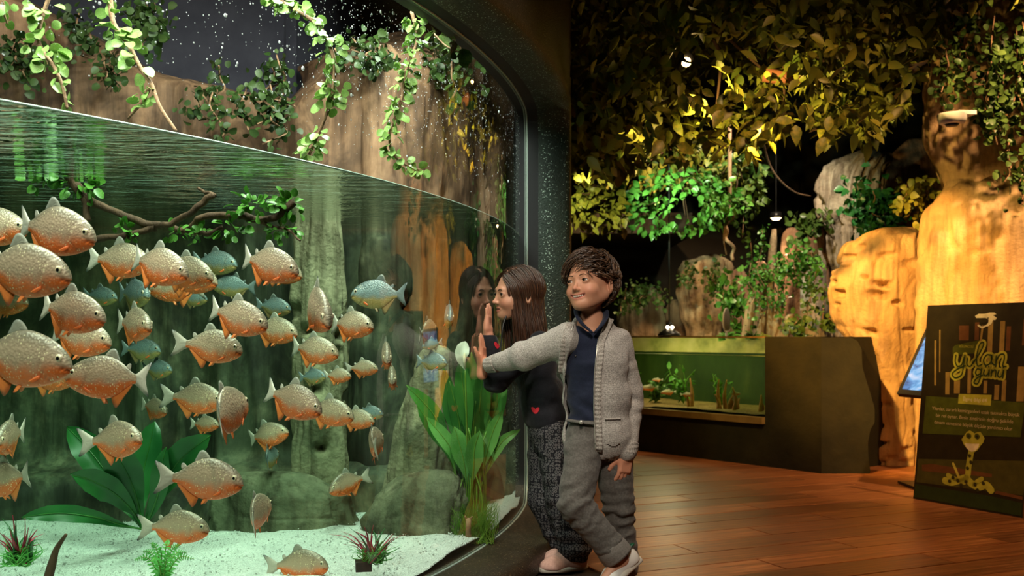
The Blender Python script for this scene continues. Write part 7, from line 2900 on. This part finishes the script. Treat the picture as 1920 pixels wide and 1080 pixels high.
        V, Fc = tube_np(pts + (-sg * .013, -.003, 0), .0021, 6)
        mesh_np('zip', V, Fc, M['zip'], card, True)
        if sg > 0:
            q = pts[3] + A_((-sg * .013, -.008, -.002))
            mb = MB(); mb.box(q, (.006, .004, .014)); mb.box(q - (0, .001, .014), (.004, .002, .016)); mb.build('zip_pull', M['zip'], card)
    pk = patch(card, P(1135, 838, 3.5), P(1164, 782, 3.5), lambda u, v: abs(u - .5) < .5 and v > .06 * (1 + math.cos(u * 6.28)), M['knit'], 'pocket', card, .005, org=org)
    h0, h1 = P(1134, 785, 3.5), P(1163, 785, 3.5)
    pts = []
    for t in np.linspace(0, 1, 9):
        h = bv.ray_cast(Vector((h0[0] + (h1[0] - h0[0]) * t - org[0], 3.2 - org[1], h0[2])), Vector((0, 1, 0)))[0]
        if h:
            pts.append(A_(h) - (0, .005, 0))
    V, Fc = tube_np(A_(pts), .0065, 8, squash=.5)
    mesh_np('pocket_rib', V, Fc, M['knit_rib'], card, True)
    # ---- shoes
    shoe(root, anR + A_((.078, .03, -.012)), anR + A_((-.072, -.05, -.110)), (-.55, .10, .80), M['shoe_white'], M['green_tab'], org)
    fl_ = anL.copy(); fl_[2] = 0
    shoe(root, fl_ + A_((.02, .045, .0)), fl_ + A_((-.075, -.115, .0)), (0, 0, 1), M['shoe_white'], M['green_tab'], org)
    return root


# ================================================================ THE GIRL
def build_girl():
    A_ = np.array
    Rh = rot3(R_(1), R_(2), R_(-67))
    oh = P(974, 548, 3.95) - Rh @ A_((0, .012, .106))
    mouth = dict(up=[(-.0165, .0405), (-.008, .0430), (0, .0425), (.008, .0430), (.0165, .0405)],
                 lo=[(-.0165, .0400), (-.008, .0350), (0, .0335), (.008, .0350), (.0165, .0400)], ru=.0044, rl=.0050, gap=.0040, eye=.0050, eyez=0)
    hf = head_fn(mouth)
    org = A_((.19, 3.84, 0.0))
    root = thing('person', 'girl with long dark hair in a black sweatshirt, face near the glass, palm raised', 'person', org)
    neck_t, neck_b = Rh @ A_((0, .018, .045)) + oh, P(988, 628, 3.965)
    yw = rot3(0, R_(0), R_(-64))
    lean = rot3(R_(0), 0, 0)
    chest, belly, pelv = P(1002, 686, 3.95), P(1016, 748, 3.93), P(1034, 808, 3.91)
    ax = yw @ A_((1, 0, 0))
    sc = P(994, 648, 3.955)
    shL, shR = sc + ax * .088, sc - ax * .088
    elL, wrL = P(931, 716, 3.80), P(922, 632, 3.81)
    elR, wrR = P(1036, 728, 4.09), P(1022, 782, 4.03)
    hipL, knL, anL = P(1044, 818, 3.87), P(1060, 935, 3.82), P(1076, 1046, 3.80)
    hipR, knR, anR = P(1026, 818, 3.95), P(1022, 935, 3.92), P(1062, 1040, 3.90)
    hoL0 = 3.815
    th = math.asin((hoL0 - GC[1]) / GR)
    gn = A_((math.cos(th), math.sin(th), 0))
    hy = A_((-.05, .12, 1.0)); hy -= gn * (hy @ gn); hy /= np.linalg.norm(hy)
    hx = np.cross(hy, gn)
    if hx[1] < 0:
        hx = -hx
    RhL = A_([hx, hy, gn]).T
    hoL = A_(gpt(th, 0, GR + .0155)); hoL[2] = P(0, 624, 3.8)[2]
    wrL = hoL - hy * .012 + gn * .004
    f = Field((-.16, 3.60, -.02), (.46, 4.26, 1.20), .0025)
    cen_h = Rh @ A_((0, 0, .1)) + oh
    f.put(local(hf, Rh, oh), cen_h - .13, cen_h + .13, 0)
    f.cap(neck_t, neck_b, .031, .034, .018)
    f.ell(chest, (.096, .064, .10), yw, .03)
    f.ell(belly, (.088, .064, .095), yw, .03)
    f.ell(pelv, (.096, .07, .085), yw, .03)
    f.cap(shL, shR, .034, .034, .03)
    f.cap(neck_b, sc, .042, .045, .02)
    for a, b, c in ((shL, elL, wrL), (shR, elR, wrR)):
        f.cap(a, b, .034, .028, .02)
        f.cap(b, c, .028, .019, .01)
    f.put(local(hand_fn((1, 1, 2, 3), 3.5, .0), RhL, hoL), hoL - .12, hoL + .15, .006)
    ry_ = A_((.05, -.35, -.9)); ry_ /= np.linalg.norm(ry_)
    rz = A_((.3, .9, -.3)); rz -= ry_ * (rz @ ry_); rz /= np.linalg.norm(rz)
    RhR = A_([np.cross(ry_, rz), ry_, rz]).T
    f.put(local(hand_fn((18, 20, 22, 24), 3), RhR, wrR), wrR - .14, wrR + .14, .006)
    for a, b, c in ((hipL, knL, anL), (hipR, knR, anR)):
        f.cap(a, b, .060, .044, .02)
        f.cap(b, c, .044, .029, .01)
        f.cap(c, c + A_((-.09, -.03, -.03)), .027, .02, .012)
    V, Fq = f.skin()
    V = smooth_np(V, Fq, 1, .4)
    q = (V - oh) @ Rh
    sk = (.50, .25, .155)
    col = head_colors(q, sk, mouth)
    m = (np.linalg.norm(q - (0, 0, .1), axis=1) < .14)[:, None]
    col = np.where(m, col, A_((.55, .25, .16)))
    mesh_np('body', V - org, Fq, M['skin'], root, True, col=col)
    eyes_brows(root, Rh, oh, hf, (.10, -1, .0), (.08, .035, .018), org, M['hair_girl_brow'], .1155)

    def ok(p):
        x, y, z = p
        if y < -.045:
            return z > .168 - .55 * max(0, abs(x) - .012)
        if y < -.02:
            return z > .128 - (y + .045) * 2.2
        return z > .03

    def flow(p, t):
        s = np.where(p[:, 0] > 0, 1.0, -1.0)
        x, y, z = p.T
        o = np.ones(len(p))
        a = np.c_[s * .55, .40 * o, -.75 * o]
        b = np.c_[s * .05, .22 * o, -1.0 * o]
        w = .10 * np.sin(z * 55 + x * 90)
        out = np.where(z > -.02, .10, .03)
        c = np.c_[s * (.02 + w * .4) + s * out * .6, .10 - .12 * (y > .08) + .06 * w, -1.0 * o]
        return np.where((z > .14)[:, None], a, np.where((z > .085)[:, None], b, c))
    hair(root, Rh, oh, ok, flow, 2300, (19, 28), .0135, .0023, M['hair_girl'], 8, lift=.007, org=org, fall=.085, jit=.075, ell=((0, .016, .122), (.0785, .096, .0875)))
    # ---- trousers with the ring print
    f = Field((.0, 3.62, .02), (.44, 4.16, .70), .004)
    f.ell(pelv, (.108, .086, .10), yw, .02)
    f.cap(hipL, knL, .080, .074, .02); f.cap(knL, anL + A_((0, 0, .035)), .072, .062, .012)
    f.cap(hipR, knR, .078, .068, .02); f.cap(knR, anR + A_((0, 0, .035)), .066, .058, .012)
    f.cap(anL + A_((0, 0, .04)), anL + A_((0, 0, .005)), .060, .036, .012)
    f.cap(anR + A_((0, 0, .04)), anR + A_((0, 0, .005)), .056, .036, .012)
    f.put(lambda p: p[:, 2] - P(0, 772, 3.9)[2], (-.1, 3.5, .5), (.6, 4.3, .75), .003, 'and')
    f.put(lambda p: P(0, 1050, 3.8)[2] - p[:, 2], (-.1, 3.5, .0), (.6, 4.3, .1), .003, 'and')
    V, Fq = f.skin()
    V = smooth_np(V, Fq, 2)

    def wr(V):
        w = .006 * fbm(V * [13, 13, 8], 191, 3)
        for c, axx, a, s_, in ((knL, A_((.3, 0, -1)), .006, .1), (anL + (0, 0, .06), A_((0, 0, -1)), .008, .07), (anR + (0, 0, .06), A_((0, 0, -1)), .008, .07), (hipL - (0, 0, .05), A_((.7, 0, -1)), .006, .09)):
            d = np.linalg.norm(V - c, axis=1)
            w = w + a * np.exp(-(d / s_) ** 2) * np.sin(((V - c) @ axx) * 110 + 3 * fbm(V * 9, 195, 2))
        return w
    V = wrinkle(V, Fq, wr)
    mesh_np('trousers', V - org, Fq, M['print'], root, True)
    # ---- sweatshirt
    f = Field((-.14, 3.62, .50), (.36, 4.24, .98), .004)
    f.ell(chest, (.112, .082, .112), yw, .03)
    f.ell(belly, (.106, .084, .105), yw, .03)
    f.ell(P(1028, 786, 3.915), (.108, .088, .075), yw, .03)
    f.cap(shL, shR, .046, .046, .03)
    f.cap(neck_b + (0, 0, -.01), sc, .046, .055, .02)
    f.cap(shL, elL, .047, .043, .03); f.cap(elL, wrL + A_((0, 0, -.002)), .042, .031, .02)
    f.cap(shR, elR, .047, .042, .03); f.cap(elR, wrR, .042, .030, .02)
    f.put(lambda p: P(0, 806, 3.9)[2] - p[:, 2], (-.2, 3.5, .45), (.5, 4.3, .62), .006, 'and')
    f.put(lambda p: (p - (wrL + (0, 0, .002))) @ hy, wrL - .05, wrL + .08, .002, 'and', .0)
    f.put(lambda p: d_cap(p, neck_b + (0, 0, -.012), neck_b + (0, 0, .06), .036, .046), neck_b - .07, neck_b + .07, .004, 'sub')
    V, Fq = f.skin()
    V = smooth_np(V, Fq, 2)
    V = wrinkle(V, Fq, lambda v: .005 * fbm(v * [12, 12, 14], 133, 3) + .004 * np.exp(-(np.linalg.norm(v - elL, axis=1) / .06) ** 2) * np.sin(v[:, 2] * 130))
    sw_ = mesh_np('sweatshirt', V - org, Fq, M['sweat'], root, True)
    heart = lambda u, v: ((2.4 * (u - .5)) ** 2 + (2.4 * (v - .42)) ** 2 - .8) ** 3 - (2.4 * (u - .5)) ** 2 * (2.4 * (v - .42)) ** 3 * 4 < 0
    patch(sw_, P(927, 656, 3.8), P(939, 641, 3.8), heart, M['red'], 'heart_patch', sw_, .003, org=org, n=16)
    patch(sw_, P(996, 778, 3.85), P(1011, 763, 3.85), heart, M['red'], 'heart_patch', sw_, .003, org=org, n=16)
    V, Fc = tube_np(catmull([P(950, 590, 3.90), P(943, 612, 3.885), P(940, 640, 3.88), P(937, 668, 3.875)], 6) - org, .0035, 6)
    mesh_np('drawstring', V, Fc, M['black'], sw_, True)
    # ---- shoes
    a = anL.copy(); a[2] = 0
    shoe(root, a + A_((.050, .018, 0)), a + A_((-.115, -.045, 0)), (0, 0, 1), M['shoe_pink'], None, org, .19)
    a = anR.copy(); a[2] = 0
    shoe(root, a + A_((.075, .0, 0)), a + A_((-.09, -.05, 0)), (0, 0, 1), M['shoe_pink'], None, org, .19)
    return root


M['hair_boy_brow'] = plain('brown_brow', (.05, .022, .01), .6)
M['hair_girl_brow'] = plain('dark_brow', (.035, .015, .008), .6)
M['trouser_cuff'] = cloth_mat('light_twill', (.14, .125, .11), (.20, .18, .16), 160)
build_boy()
build_girl()
